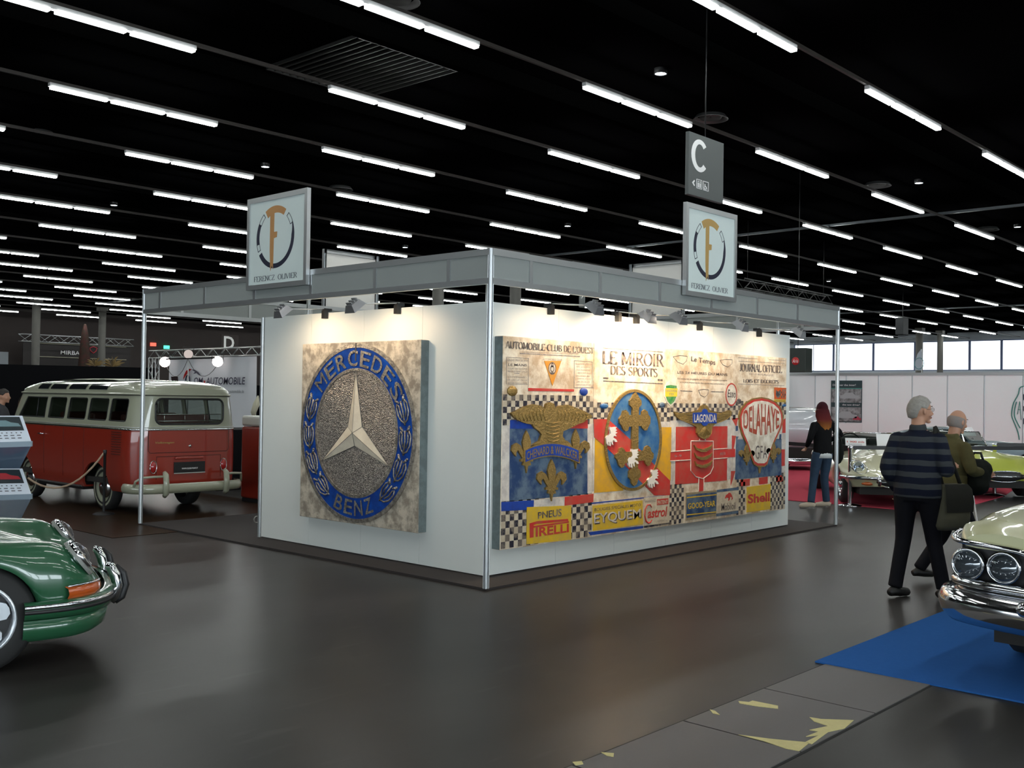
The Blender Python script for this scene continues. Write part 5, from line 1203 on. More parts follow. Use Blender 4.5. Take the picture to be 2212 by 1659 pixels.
# ---------------------------------------------------------------- long-nosed sports cars at right
def sports(name, label, loc, rz, col, closed=False):
    o = thing(name, label, 'car', loc, rz); o.scale = (1, 1, .92)
    def sec(x):
        hw = interp([(-3.55, .35), (-3.3, .62), (-2.67, .80), (-1.4, .80), (0, .82), (.3, .79), (.55, .70), (.75, .56), (.86, .40), (.92, .28)], x)
        zl = interp([(-3.5, .5), (-3.1, .32), (-.5, .22), (.3, .28), (.92, .36)], x); zl = arch(x, 0, .37, .30, zl); zl = arch(x, -2.67, .35, .34, zl)
        zc = interp([(-3.55, .62), (-3.1, .78), (-2.67, .88), (-1.5, .80), (-.8, .80), (0, .79), (.35, .73), (.6, .64), (.8, .55), (.92, .50)], x)
        zh = interp([(-3.55, .66), (-3.2, .82), (-2.7, .93), (-1.1, .92), (-.6, .91), (0, .85), (.4, .74), (.7, .61), (.92, .51)], x)
        zm = max(zl+.015, min(.52, zc-.04))
        c = [(hw*.86, zl), (hw*.96, zl+(zm-zl)*.5), (hw, zm), (hw*.95, zm+(zc-zm)*.55), (hw*.8, zc-.01), (hw*.62, zc+.0), (hw*.45, (zc+zh)/2-.02), (hw*.25, zh-.005), (0, zh)]
        return c
    b = loftbody(.92, -3.55, sec, 'body', col, o, step=.045, n=24)
    if not closed:
        MB().prism([(.55*cos(R(a))*1.25-1.95, .58*sin(R(a))) for a in range(0, 360, 10)], lambda u, v, d: (u, v, .60+d), .33).build('cockpit_trim', M_seatb, o, world=False)
        for s in (-1, 1):
            q = MB(); q.bb((-2.2, s*.12, .6), (-1.75, s*.5, .72)); q.bb((-2.32, s*.12, .62), (-2.16, s*.5, 1.06)); q.build('seat', M_seatb, o, bevel=.04, world=False)
        MB().tube([(-1.55+.03*cos(a*pi/8), -.3+.19*cos(a*pi/8), .98+.19*sin(a*pi/8)) for a in range(17)], .012, 6).build('steering_wheel', M_black, o, world=False)
        MB().tube([(-2.55, y, .98+.04*cos(y*3)) for y in (-.6, -.4, 0, .4, .6)], [.05, .08, .09, .08, .05], 8).build('folded_hood', M_black, o, world=False)
    # windscreen
    ws = []
    for k in range(9):
        t = -1+k/4; ws.append([(-1.12-.32*t*t, .62*t, .90), (-1.42-.30*t*t, .56*t, 1.19-.01*t*t)])
    MB().grid(ws).build('windscreen', M_gl, o, world=False)
    f = MB().tube([r[1] for r in ws], .013, 6).tube([r[0] for r in ws], .01, 6).tube([ws[0][0], ws[0][1]], .014, 6).tube([ws[-1][0], ws[-1][1]], .014, 6); f.build('windscreen_frame', M_chrome, o, world=False)
    if closed:
        def cab(x):
            top = interp([(-3.4, .80), (-2.7, 1.06), (-2.1, 1.20), (-1.6, 1.22), (-1.42, 1.19), (-1.15, .93)], x); w = interp([(-3.4, .4), (-2.5, .58), (-1.15, .62)], x); z0 = .85 if x > -3 else .75
            return [(w, z0), (w*.97, z0+(top-z0)*.45), (w*.86, top-.04), (w*.5, top-.005), (0, top)]
        loftbody(-1.2, -3.4, cab, 'cabin_glass', M_gl, o, step=.1, n=12)
        loftbody(-1.5, -3.4, lambda x: [(a+.008, b_+.01) for a, b_ in cab(x)[2:]], 'roof', col, o, step=.1, n=8, ends=False)
        for s in (-1, 1): MB().tube([(-1.15, s*.62, .9), (-1.5, s*.54, 1.18), (-2.1, s*.52, 1.17), (-2.8, s*.5, .98)], .02, 6).build('roof_pillar', col, o, world=False)
    MB().bb((-3.1, -.55, .2), (.6, .55, .55)).build('underbody', M_darkin, o, world=False)
    # mouth with bar, bumper blades, lamps
    m = MB(); m.ball((.88, 0, .44), (.07, .36, .095), 24); m.build('mouth', M_black, o, world=False)
    MB().tube([(.935-.12*abs(cos(2*pi*k/32))**3, .365*cos(2*pi*k/32), .44+.10*sin(2*pi*k/32)) for k in range(33)], .008, 6).tube([(.965, y, .44) for y in (-.3, 0, .3)], .012, 6).build('mouth_trim', M_chrome, o, world=False)
    for s in (-1, 1):
        q = MB(); q.tube([(.93, s*.34, .50), (.84, s*.48, .495), (.70, s*.64, .49), (.50, s*.745, .485), (.35, s*.80, .48)], [(.018, .03)]*5, 8); q.tube([(.96, s*.33, .38), (.98, s*.33, .46), (.96, s*.33, .56)], [.022, .03, .022], 8)
        q.build('front_bumper', M_chrome, o, world=False)
    for s in (-1, 1):
        h = ring_lamp(o, (.585, s*.565, .665), (.9, s*.25, .35), .085)
        ov = []
        for k in range(25):
            a = 2*pi*k/24; ov.append((.615+.115*cos(a), s*(.57+.115*sin(a)-.035*cos(a)), .665-.11*cos(a)))
        MB().tube(ov, .008, 5).build('lamp_surround', M_chrome, o, world=False)
        MB().ball((.80, s*.47, .40), (.05, .10, .032), 12).build('indicator_lamp', M_amber, o, world=False)
        for x in (0, -2.67): wheel(o, (x, s*.66, .325), .325, .17, 'wire', s)
        MB().tube([(-1.1, s*.5, .93), (-1.08, s*.15, .955)], .006, 5).build('wiper', M_black, o, world=False)
    return o
HD = R(216.5)
sp1 = sports('sports_roadster', 'open cream long-nosed roadster on the red carpet behind the striped-jacket man', (10.15, .75, .012), R(215), P_et)
sp2 = sports('sports_roadster', 'acid yellow long-nosed roadster with oval black mouth behind the bald man', (13.0, .18, .012), R(219), P_ylw)
_g = _f + _r*((2222-W_/2)/FPX); _g = Vector((CX, CY, 0))+_g*22.2
sp3 = sports('sports_coupe', 'grey blue long-nosed coupe parked behind the yellow roadster', (_g.x, _g.y, .012), R(-70), P_gry, closed=True)
# price cards in the windscreens
def card(label, c, w, h, rz, tilt, txt=None, col=None):
    o = thing('price_card', label, 'sign', c, rz, None)
    mm = Matrix.Rotation(tilt, 3, 'X'); m = MB()
    m.box((0, 0, h/2), (w, .006, h)); m.v = [tuple(mm@Vector(v)) for v in m.v]; m.build('card', M_pwhite, o, world=False)
    if txt:
        t = MB(); letter(t, txt, lambda u, v, d: tuple(mm@Vector((-w*.42+w*.84*u, -.005, h*.45+h*.22*v))), 0, bold=.02); t.build('lettering', col, o, world=False)
        t = MB()
        for k in range(3): t.add([tuple(mm@Vector((x, -.005, z))) for x, z in ((-w*.35, h*(.1+.09*k)), (w*.3, h*(.1+.09*k)), (w*.3, h*(.13+.09*k)), (-w*.35, h*(.13+.09*k)))], [(0, 1, 2, 3)])
        t.build('fine_print', mat('pale_print', (.3, .3, .35), .6), o, world=False)
    return o
_m1 = Matrix.Rotation(R(215), 3, 'Z'); _c1 = Vector((10.15, .75, -.05))+_m1@Vector((-1.02, -.30, .925)); _c2 = Vector((10.15, .75, -.05))+_m1@Vector((-1.10, .20, .94))
card('white card with small red writing standing on the cream roadster scuttle', _c1, .34, .16, R(212+90), R(-25), '1 900 mls', K_red)
card('white paper sheet propped inside the cream roadster windscreen', _c2, .26, .24, R(212+90), R(-30))
_c3 = Vector((_g.x, _g.y, 0))+Matrix.Rotation(R(-70), 3, 'Z')@Vector((-1.2, -.35, .95))
card('white paper on the windscreen of the grey blue coupe', _c3, .42, .26, R(-40), R(-45))

# ---------------------------------------------------------------- silver white rounded streamliner behind the wide wall
tr = thing('streamlined_trailer', 'silver white rounded streamlined vehicle tail beyond the end of the booth wall', 'vehicle', (16.5, 6.75, .012), R(-58))
def t_sec(x):
    k = 1 if x < 1.2 else sqrt(max(.02, 1-((x-1.2)/.75)**2)); h = .52*k; w = .95*k; c = .97
    return [(w*.55, c-h), (w*.85, c-h*.8), (w, c-h*.2), (w*.97, c+h*.35), (w*.75, c+h*.8), (w*.4, c+h*.97), (0, c+h)]
loftbody(-2.6, 1.93, t_sec, 'body', P_sil, tr, step=.08, n=20)
MB().bb((-2.5, -.8, .16), (1.5, .8, .52)).build('underbody', M_darkin, tr, world=False)
MB().tube([(-2.5, -1.0, .22), (1.2, -1.0, .22), (1.7, -.8, .22), (1.95, -.3, .22), (1.95, .3, .22)], [(.06, .08)]*5, 8).build('bumper', M_chrome, tr, world=False)
for x in (-1.6, .6):
    for s in (1, -1): wheel(tr, (x, s*.7, .30), .30, .16, 'plain', s)
# ================================================================ BACKGROUND STANDS
# white partition run behind the show cars
M_part = mat('partition_white', (.84, .88, .88), .5)
XP = 23.6
for i in range(22):
    y = 10.6-i*1.0
    if i == 0: pw0 = thing('partition_wall', 'long white exhibition partition with grey posts behind the show cars at right', 'exhibition wall', (XP, 0, 0))
    MB().bb((XP, y-.98, .02), (XP+.04, y-.02, 2.46)).build('panel', M_part, pw0)
    post(XP+.02, y, 2.5, 0, .02).build('post', M_alu, pw0)
MB().bb((XP-.02, -11, 2.44), (XP+.06, 10.6, 2.52)).build('top_rail', M_alu, pw0)
def onwall(px, py, off=.0): p = at(px, py, 0, XP-off); return (p.y, p.z)
# hanging poster with car photographs
M_post = mat('poster_dark', (.02, .045, .05), .5); M_photo = mat('poster_photo', (.10, .10, .10), .5, noise=(7, .8, (.4, .42, .42), .12)); M_mint = mat('poster_mint', (.05, .3, .24), .5)
a, b = onwall(1796, 822), onwall(1862, 913)
ps = thing('car_poster', 'dark poster with car photographs hanging on the white partition', 'poster', (XP-.03, (a[0]+b[0])/2, b[1]))
def PP(u, v, d): return (XP-.01-d, a[0]+(b[0]-a[0])*u, b[1]+(a[1]-b[1])*v)
MB().prism([(0, 0), (1, 0), (1, 1), (0, 1)], PP, .012).build('sheet', M_post, ps)
MB().prism([(.02, .47), (.98, .47), (.98, .80), (.02, .80)], PP, .014).build('upper_photo', M_photo, ps)
MB().prism([(.02, .02), (.98, .02), (.98, .36), (.02, .36)], PP, .014).build('lower_photo', M_photo, ps)
MB().prism([(.0, .805), (1, .805), (1, .82), (0, .82)], PP, .014).build('stripe', M_mint, ps)
t = MB(); letter(t, 'Discover the inner!', lambda u, v, d: PP(.06+.74*u, .87+.045*v, d), .016); letter(t, 'the new driver!', lambda u, v, d: PP(.38+.56*u, .40+.04*v, d), .016); t.build('lettering', M_pwhite, ps)
def carpic(cx, cy, w, h, name, m):
    q = MB(); q.prism([(cx-w, cy-h), (cx+w, cy-h), (cx+w*1.02, cy), (cx+w*.6, cy+h*.2), (cx+w*.35, cy+h), (cx-w*.4, cy+h), (cx-w*.7, cy+h*.25), (cx-w*1.02, cy)], PP, .017); q.build(name, m, ps)
carpic(.6, .64, .3, .07, 'car_picture', mat('picture_grey', (.35, .37, .38), .5)); carpic(.5, .18, .34, .08, 'car_picture', MATS['picture_grey']); carpic(.85, .10, .13, .04, 'car_picture', mat('picture_red', (.4, .05, .08), .5))
a2, b2 = onwall(1800, 913), onwall(1862, 948)
n2 = thing('notice_sheet', 'white notice sheet with faint print under the dark car poster', 'poster', (XP-.03, (a2[0]+b2[0])/2, b2[1]))
def P2(u, v, d): return (XP-.01-d, a2[0]+(b2[0]-a2[0])*u, b2[1]+(a2[1]-b2[1])*v)
MB().prism([(0, 0), (1, 0), (1, 1), (0, 1)], P2, .008).build('sheet', M_pwhite, n2)
# green outline emblem and letter on the partition at the right edge
gm = thing('wall_emblem', 'thin green looping outline emblem with a letter A on the white partition', 'sign', (XP-.03, *onwall(2200, 950)))
m = MB()
for pl in ([(2212, 834), (2203, 838), (2200, 852), (2190, 870), (2186, 888), (2186, 900), (2192, 915), (2198, 930), (2201, 942), (2202, 950)], [(2196, 868), (2192, 885), (2192, 900), (2198, 914), (2204, 925)]):
    m.tube([(XP-.012, *onwall(*p)) for p in crom(pl, 24)], .014, 6)
for p, q in (((2198, 895), (2203, 867)), ((2203, 867), (2206, 907)), ((2199, 884), (2205, 886))): m.tube([(XP-.012, *onwall(*p)), (XP-.012, *onwall(*q))], .008, 6)
m.build('outline', mat('green_vinyl', (.04, .22, .18), .5), gm)
t = MB()
for k, ch in enumerate('EUR'): 
    w = onwall(2215, 850+k*26); t.add([], []); letter(t, ch, lambda u, v, d: (XP-.008-d, w[0]+.05-.12*u, w[1]-.18+.16*v), .001)
t.build('lettering', M_ink, gm)
# black speaker-like box sign with red disc above the partition
q0, q1 = at(1707, 752, 0, 22.5), at(1740, 804, 0, 22.5)
bx = thing('black_box_sign', 'black box with a red round logo above the partition beside the wide wall', 'sign', (22.7, (q0.y+q1.y)/2, q1.z))
MB().bb((22.5, q1.y, q1.z), (22.95, q0.y+.35, q0.z)).build('box', mat('dark_green_black', (.025, .035, .03), .5), bx, bevel=.02)
c = at(1718, 780, 0, 22.49); MB().lathe([(.001, -.012), (.12, -.012), (.12, 0)], (22.50, c.y, c.z), 'X', 24).build('red_disc', mat('logo_red', (.5, .02, .02), .4), bx)
t = MB(); letter(t, 'Aris', lambda u, v, d: (22.487-d, c.y+.09-.18*u, c.z-.05+.1*v), .001, shear=.2); t.build('lettering', M_pwhite, bx)
MB().tube([(22.7, (q0.y+q1.y)/2+.1, q0.z), (22.7, (q0.y+q1.y)/2+.1, CEIL)], .01, 5).build('hanger', M_black, bx)
MB().bb((22.3, 9.3, 0), (23.2, 11.2, 2.42)).build('cabinet_side', M_part, thing('grey_stand_unit', 'grey panel unit between the booth wall and the partition', 'exhibition wall', (22.7, 10.2, 0)))
# white pennant flag by the column
fl = thing('feather_flag', 'white feather flag with a round mark in front of the far column', 'flag', (60, 19.6, 0))
F0 = lambda px, py: at(px, py, 0, 60.)
pts = [(1977, 800), (1977, 782), (1982, 765), (1990, 754), (1991, 770), (1991, 800)]
pf = [F0(*p) for p in pts]; fl.location = (60, pf[0].y, 0)
MB().prism([(p.y, p.z) for p in pf], lambda u, v, d: (60-d, u, v), .03).build('cloth', mat('flag_white', (.5, .55, .62), .7), fl)
MB().tube([(60, pf[-1].y, 0), (60, pf[-1].y, pf[3].z)], .03, 6).build('pole', M_alu, fl)
rc = F0(1986, 785); MB().tube([(59.95, rc.y+.3*cos(k*pi/8), rc.z+.36*sin(k*pi/8)) for k in range(17)], .02, 5).build('round_mark', mat('flag_mark', (.1, .3, .3), .6), fl)

# letter C sign hanging over the booth
def hang_sign(lab, y, tl, tr, bl, br, body, parts):
    A, B_, D = at(*tl, 1, y), at(*tr, 1, y), at(*bl, 1, y)
    o = thing('hanging_sign', lab, 'sign', ((A.x+B_.x)/2, y, D.z)); w = B_.x-A.x; h = A.z-D.z
    P = lambda u, v, d: (A.x+w*u, y-.02-d, D.z+h*v)
    MB().bb((A.x, y-.02, D.z), (B_.x, y+.06, A.z)).build('board', body, o, bevel=.01)
    parts(P, o); MB().tube([((A.x+B_.x)/2, y+.02, A.z), ((A.x+B_.x)/2, y+.02, CEIL)], .012, 5).build('hanger', M_black, o)
    return o
M_sgrey = mat('sign_grey', (.075, .085, .085), .5)
def csign(P, o):
    t = MB(); n = 22; out, inn = [], []
    for k in range(n+1):
        a = R(42+276*k/n); out.append((.30+.24*cos(a), .66+.26*sin(a))); inn.append((.30+.135*cos(a), .66+.185*sin(a)))
    t.prism(out+inn[::-1], P, .004); t.build('letter_c', M_pwhite, o)
    t = MB(); t.prism([(.09, .20), (.15, .25), (.17, .235), (.135, .20), (.17, .165), (.15, .15)], P, .004)
    for u0 in (.21, .40):
        for (a, b, c_, d_) in ((u0, .13, u0+.16, .14), (u0, .27, u0+.16, .28), (u0, .13, u0+.012, .28), (u0+.148, .13, u0+.16, .28)): t.prism([(a, b), (c_, b), (c_, d_), (a, d_)], P, .004)
    for u0 in (.245, .30): t.prism([(u0, .15), (u0+.035, .15), (u0+.035, .225), (u0, .225)], P, .004); t.prism([(u0+.005, .235), (u0+.03, .235), (u0+.03, .255), (u0+.005, .255)], P, .004)
    t.prism([(.445, .235), (.465, .235), (.47, .2), (.50, .2), (.52, .155), (.505, .15), (.485, .185), (.445, .185)], P, .004)
    t.prism([(.43, .15), (.47, .145), (.49, .165), (.48, .17), (.46, .16), (.44, .17), (.435, .19), (.425, .18)], P, .004)
    t.build('pictograms', M_pwhite, o)
hang_sign('grey hanging hall sign with a big white letter C and toilet symbols', 4.0, (1487, 283), (1562, 290), (1487, 420), (1561, 440), M_sgrey, csign)
def dsign(P, o):
    t = MB(); letter(t, 'D', lambda u, v, d: P(.15+.6*u, .1+.8*v, d), .01, bold=.02); t.build('letter_d', M_pwhite, o)
hang_sign('small white letter D sign on the dark far hall wall', 80., (478, 722), (515, 722), (478, 757), (515, 757), M_dwall, dsign)
def xsign(P, o):
    t = MB(); t.tube([P(.25, .75, .01), P(.7, .55, .01), P(.25, .35, .01)], .03, 5); t.build('chevron', M_pwhite, o)
hang_sign('narrow dark hanging sign with a white chevron seen through the booth frame', 30., (1253, 608), (1264, 609), (1253, 664), (1264, 668), M_sgrey, xsign)
# exit lamps on the far wall
for (px, py, col, lb) in ((332, 744, (1, .12, .08), 'small lit red exit lamp on the far dark wall'), (361, 750, (.1, 1, .55), 'small lit green exit lamp on the far dark wall')):
    P = at(px, py, 1, YMAX-.2); o = MB().bb((P.x-.26, P.y, P.z-.16), (P.x+.26, P.y+.2, P.z+.16)).build('exit_lamp', em('exit_'+lb[10:13], col, 2.)); tag(o, lb, 'exit lamp')

# ---------------------------------------------------------------- truss stand with the banner
def truss(o, A, B, s=.24, r=.018, seg=.35, name='truss', m=M_alu):
    A, B = Vector(A), Vector(B); D = (B-A); L = D.length; D.normalize(); up = Vector((0, 0, 1)) if abs(D.z) < .9 else Vector((1, 0, 0)); sd = D.cross(up).normalized(); up = sd.cross(D).normalized()
    c = MB()
    cs = [sd*a*s/2+up*b*s/2 for a, b in ((1, 1), (1, -1), (-1, -1), (-1, 1))]
    for q in cs: c.tube([A+q, B+q], r, 6)
    n = max(2, int(L/seg))
    for k in range(n):
        for i in range(4):
            p, q = cs[i], cs[(i+1) % 4]
            a, b = (p, q) if k % 2 else (q, p); c.tube([A+D*L*k/n+a, A+D*L*(k+1)/n+b], r*.5, 4)
    return c.build(name, m, o)
XT = 11.0
tl_, tr_ = at(329, 766, 0, XT), at(562, 753, 0, XT)
ts = thing('truss_stand', 'aluminium lighting truss on uprights above the dealer banner', 'truss', (XT, (tl_.y+tr_.y)/2, 0))
truss(ts, (XT, tl_.y, tl_.z), (XT, tr_.y-4, tl_.z), name='top_truss'); truss(ts, (XT, tl_.y-.12, 0), (XT, tl_.y-.12, tl_.z-.12), name='upright_truss'); truss(ts, (XT, tr_.y-3.9, 0), (XT, tr_.y-3.9, tl_.z-.12), name='upright_truss')
# banner
bl0, bl1 = at(364, 772, 0, XT+.1), at(553, 770, 0, XT+.1); zb = at(553, 932, 0, XT+.1).z
bn = thing('dealer_banner', 'light grey banner with dark slanted lettering hanging from the truss', 'banner', (XT+.1, (bl0.y+bl1.y)/2, .5))
rows_ = []
for i in range(31):
    y = bl0.y+(bl1.y-bl0.y)*i/30; w = .02*sin(i*1.3)
    rows_.append([(XT+.13+w*k, y, tl_.z-.14-(tl_.z-.6)*k) for k in (0, .3, .6, 1)])
MB().grid(rows_).build('cloth', mat('banner_cloth', (.72, .74, .78), .7), bn)
def PB(px, py, d=.02): p = at(px, py, 0, XT+.07); return (p.x-d*.2, p.y, p.z)
zc_ = lambda x, y: (280+x/6.9125, 600+y/6.9125)
def bword(s, p0, p1, p2, p3, m, **k):
    t = MB(); A, B_, Cc, D = [Vector(PB(*p)) for p in (p0, p1, p2, p3)]
    letter(t, s, lambda u, v, d: tuple((Cc*(1-u)+D*u)*(1-v)+(A*(1-u)+B_*u)*v), 0, **k); t.build('lettering', m, bn)
M_navy_ink = mat('navy_ink', (.02, .022, .06), .5)
bword('OM', zc_(960, 1490), zc_(1095, 1488), zc_(960, 1598), zc_(1095, 1596), M_navy_ink, bold=.03, shear=.15)
bword('AUTOMOBILE', zc_(1140, 1488), zc_(1728, 1484), zc_(1140, 1597), zc_(1728, 1595), M_navy_ink, bold=.03, shear=.15)
bword('www.om-automobile.de', (477, 842), (527, 842), (477, 849), (527, 849), M_gink)
t = MB(); p = PB(*zc_(1118, 1555)); t.ball(p, (.01, .05, .05), 8); t.build('red_dot', MATS['logo_red'], bn)
def bshape(pts, name, m): MB().prism([(PB(*zc_(*q))[1], PB(*zc_(*q))[2]) for q in pts], lambda u, v, d: (XT+.06-d, u, v), .01).build(name, m, bn)
bshape([(805, 1520), (820, 1450), (850, 1390), (900, 1360), (930, 1365), (880, 1410), (850, 1455)], 'red_swoosh', MATS['logo_red'])
bshape([(930, 1368), (980, 1375), (1030, 1410), (1068, 1460), (1010, 1420), (960, 1435), (985, 1405)], 'navy_swoosh', M_navy_ink)
t = MB(); cc = PB(*zc_(872, 1545)); t.tube([(XT+.055, cc[1]+.12*cos(k*pi/8), cc[2]+.19*sin(k*pi/8)) for k in range(17)], .022, 5); t.build('ring_letter', M_navy_ink, bn)
bshape([(625, 1475), (725, 1475), (732, 1575), (640, 1575)], 'dark_patch', mat('brown_patch', (.03, .012, .015), .6))
# lamps on the truss
def par(px, py, lab, strength, xx=10.4, r=.15):
    P = at(px, py, 0, xx); o = thing('stage_lamp', lab, 'lamp', P, 0, None)
    d = (Vector((CX, CY, CZ+.6))-P).normalized(); s_ = d.cross(Vector((0, 0, 1))).normalized(); u_ = s_.cross(d); mm = Matrix((s_, u_, d)).transposed()
    MB().lathe([(r*.6, -.3), (r*.85, -.2), (r, 0), (r*1.05, .01)], (0, 0, 0), 'Z', 20, mm).build('lamp_can', M_black, o, world=False)
    MB().lathe([(.001, -.02), (r*.97, -.01)], (0, 0, 0), 'Z', 20, mm).build('lamp_lens', em('stage_glow_%g' % strength, (1, .86, .8), strength), o, world=False)
    MB().tube([(-.16*s_), (-.16*s_+Vector((0, 0, .22))), (.16*s_+Vector((0, 0, .22))), (.16*s_)], .012, 5).build('yoke', M_black, o, world=False)
    return o
l1 = par(356, 782, 'bright stage lamp at the left end of the banner truss', 30., r=.16); l2 = par(470, 781, 'bright stage lamp over the middle of the banner', 30., r=.155)
for l_ in (l1, l2): v = l_.location; MB().tube([(v.x, v.y, v.z+.22), (XT-.1, v.y, tl_.z)], .014, 6).build('bracket', M_black, l_)
sp = par(407, 765, 'unlit silver stage lamp with painted lens glow on top of the tripod pole', .6, r=.14)  # lamp is off; a weak lens emission paints its brightness
lp = at(407, 780, 0, 10.3); td = thing('lamp_tripod', 'thin tripod stand rising behind the bus in front of the banner', 'tripod', (lp.x, lp.y, 0))
MB().tube([(lp.x, lp.y, .5), (lp.x, lp.y, lp.z)], .018, 6).build('pole', M_alu, td)
l = MB()
for k in range(3): l.tube([(lp.x, lp.y, .75), (lp.x+.5*cos(k*2.1), lp.y+.5*sin(k*2.1), .01)], .012, 5)
l.build('legs', M_alu, td)
a0, a1 = at(360, 792, 0, 10.35), at(406, 775, 0, 10.35); b0 = at(468, 790, 0, 10.35)
m = MB()
for A, B_ in ((a0, a1), (a1, b0)): m.tube([A*(1-t/8)+B_*(t/8)-Vector((0, 0, .42*4*(t/8)*(1-t/8))) for t in range(9)], .008, 5)
m.build('lamp_cable', M_black, td)
MB().bb((lp.x-.02, a0.y-.05, a1.z-.02), (lp.x+.02, b0.y+.05, a1.z+.02)).build('cross_bar', M_black, td)
# white plume vase / plant on the black counter, and the counter itself
k0, k1 = at(488, 925, 0, 4.3), at(560, 927, 0, 4.3)
MBc = MB().bb((3.1, 9.2, 0), (6.9, 10.2, 1.02)); tag(MBc.build('black_counter', mat('black_cloth', (.008, .008, .01), .85, spec=.1), bevel=.01), 'plain black draped counter to the right of the bus', 'counter')
vs_ = at(549, 918, 1, 9.6); vz = thing('flower_vase', 'small vase with a pale plume on the black counter', 'vase', (vs_.x, 9.6, 1.02))
MB().lathe([(.001, 0), (.05, 0), (.085, .05), (.08, .1), (.03, .14), (.02, .16)], (vs_.x, 9.6, 1.02), n=16).build('vase', mat('brown_vase', (.2, .07, .03), .3), vz)
MB().tube([(vs_.x, 9.6, 1.16), (vs_.x-.02, 9.6, 1.3), (vs_.x+.04, 9.6, 1.45), (vs_.x+.07, 9.6, 1.6)], [.01, .05, .06, .01], 8).build('plume', M_cwh if False else mat('plume_white', (.6, .58, .45), .8), vz)
# red and white fridge-like unit by the booth wall
fr = thing('retro_cooler', 'red retro cooler cabinet with white top half hidden by the booth wall', 'cabinet', (2.75, 7.35, 0), 0)
MB().bb((2.48, 6.95, .06), (3.2, 7.55, 1.14)).build('body', P_red, fr, bevel=.03)
MB().bb((2.48, 6.95, 1.145), (3.2, 7.55, 1.30)).build('lid', mat('cooler_white', (.6, .6, .55), .4), fr, bevel=.03)
MB().bb((2.5, 6.97, 0), (3.18, 7.53, .06)).build('plinth', M_black, fr)
# red column light strip behind the counter edge
tag(MB().bb((9.2, 14.6, .0), (9.4, 14.8, 2.6)).build('red_pillar_banner', mat('dull_red', (.25, .03, .04), .6)), 'narrow red upright panel between the banner and the booth wall', 'panel')

# black partition behind the bus, and what looks over it
M_bcloth = mat('black_partition', (.006, .006, .007), .9, spec=.05)
wA, wB, wC = Vector((-4.5, 33.5, 0)), Vector((9.0, 26.8, 0)), Vector((13.5, 22.5, 0))
def wallseg(A, B, h, lab):
    o = thing('black_partition', lab, 'exhibition wall', (A+B)/2, 0); m = MB(); d = (B-A); L = d.length; a = math.atan2(d.y, d.x)
    m.box((A+B)/2+Vector((0, 0, h/2)), (L, .08, h), a); m.build('panel', M_bcloth, o); return o
wallseg(wA, Vector((11.4, 26.6, 0)), 2.45, 'long matt black partition behind the bus')
wallseg(Vector((11.2, 27.2, 0)), Vector((17, 17, 0)), 1.9, 'lower black partition behind the banner and counter')
wallseg(Vector((9.5, 12.5, 0)), Vector((17, 12.3, 0)), 2.4, 'black partition seen between the bus stand and the booth wall')
# dealer fascia with MIRBA lettering beyond
YM = 84.
def QM(px, py): p = at(px, py, 1, YM); return p
m0, m1 = QM(40, 728), QM(282, 745)
ds = thing('dealer_sign_board', 'wide dark board with small white capitals under a thin far truss', 'sign', ((m0.x+m1.x)/2, YM, 0))
A, B_ = QM(50, 738), QM(276, 790)
MB().bb((A.x, YM, B_.z-.3), (B_.x+.2, YM+.1, A.z)).build('board', mat('sign_brown_black', (.016, .013, .013), .7), ds)
for y in (741, 770): 
    pa, pb = QM(80, y), QM(272, y+8)
    MB().tube([(pa.x, YM-.05, pa.z), (pb.x, YM-.05, pa.z)], .035, 5).build('light_line', mat('line_pale', (.35, .33, .25), .5), ds)
pa, pb = QM(40, 729), QM(282, 737); truss(ds, (pa.x, YM-.3, pa.z), (pb.x, YM-.3, pa.z), s=.6, r=.04, seg=.8, name='thin_truss')
a_, b_ = QM(131, 757), QM(172, 767)
t = MB(); letter(t, 'MIRBA', lambda u, v, d: (a_.x+(b_.x-a_.x)*u, YM-.02-d, b_.z+(a_.z-b_.z)*v), .01, bold=.02); t.build('lettering', M_pwhite, ds)
hq = [QM(x, y) for x, y in ((193, 752), (201, 749), (209, 752), (207, 758), (201, 763), (195, 758), (193, 752))]
t = MB().tube([(p.x, YM-.05, p.z) for p in hq], .05, 5); t.build('red_shield_outline', mat('shield_red', (.4, .03, .05), .5), ds)
for px in (60, 262): p = QM(px, 780); MB().bb((p.x-.1, YM+.02, 0), (p.x+.1, YM+.2, A.z)).build('support', M_black, ds)
# dark red totem and dry palms
T0 = QM(182, 792); tt = thing('dark_red_totem', 'dark red draped totem standing in front of the wide dark board', 'decoration', (T0.x, YM-2, 0))
m = MB(); rr = [(1.0, 0), (.62, 3.0), (.5, 4.2), (.35, 5.2), (.16, 5.7), (.1, 5.8)]; sc2 = 1.0
top = at(182, 700, 1, YM-2).z
m.lathe([(r_*.8, h*top/5.8) for r_, h in rr], (at(182, 790, 1, YM-2).x, YM-2, 0), n=14, close=True); m.build('drape', mat('wine_cloth', (.06, .012, .01), .8, noise=(3, .8, (.015, .02, .01), .1)), tt)
def palm(px, py, lab, s):
    P = at(px, py, 1, 50.); o = thing('dry_palm', lab, 'plant', (P.x, 50, 0)); m = MB()
    m.tube([(P.x, 50, 0), (P.x, 50, P.z)], [.09, .06], 8); m.build('trunk', mat('palm_trunk', (.08, .05, .03), .8), o); m = MB()
    for k in range(16):
        a = R(15+150*(k*7 % 16)/15); L = s*(.8+.3*((k*5) % 3)/2); dy = .3*sin(k*2.3)
        p0 = Vector((P.x, 50, P.z)); p1 = p0+Vector((cos(a)*L*.5, dy*.5, sin(a)*L*.6)); p2 = p0+Vector((cos(a)*L, dy, sin(a)*L*.8))
        m.add([p0, p1+Vector((0, .05, .06)), p2, p1-Vector((0, .05, .06))], [(0, 1, 2, 3)])
    m.build('fronds', mat('palm_yellow', (.20, .13, .04), .7), o)
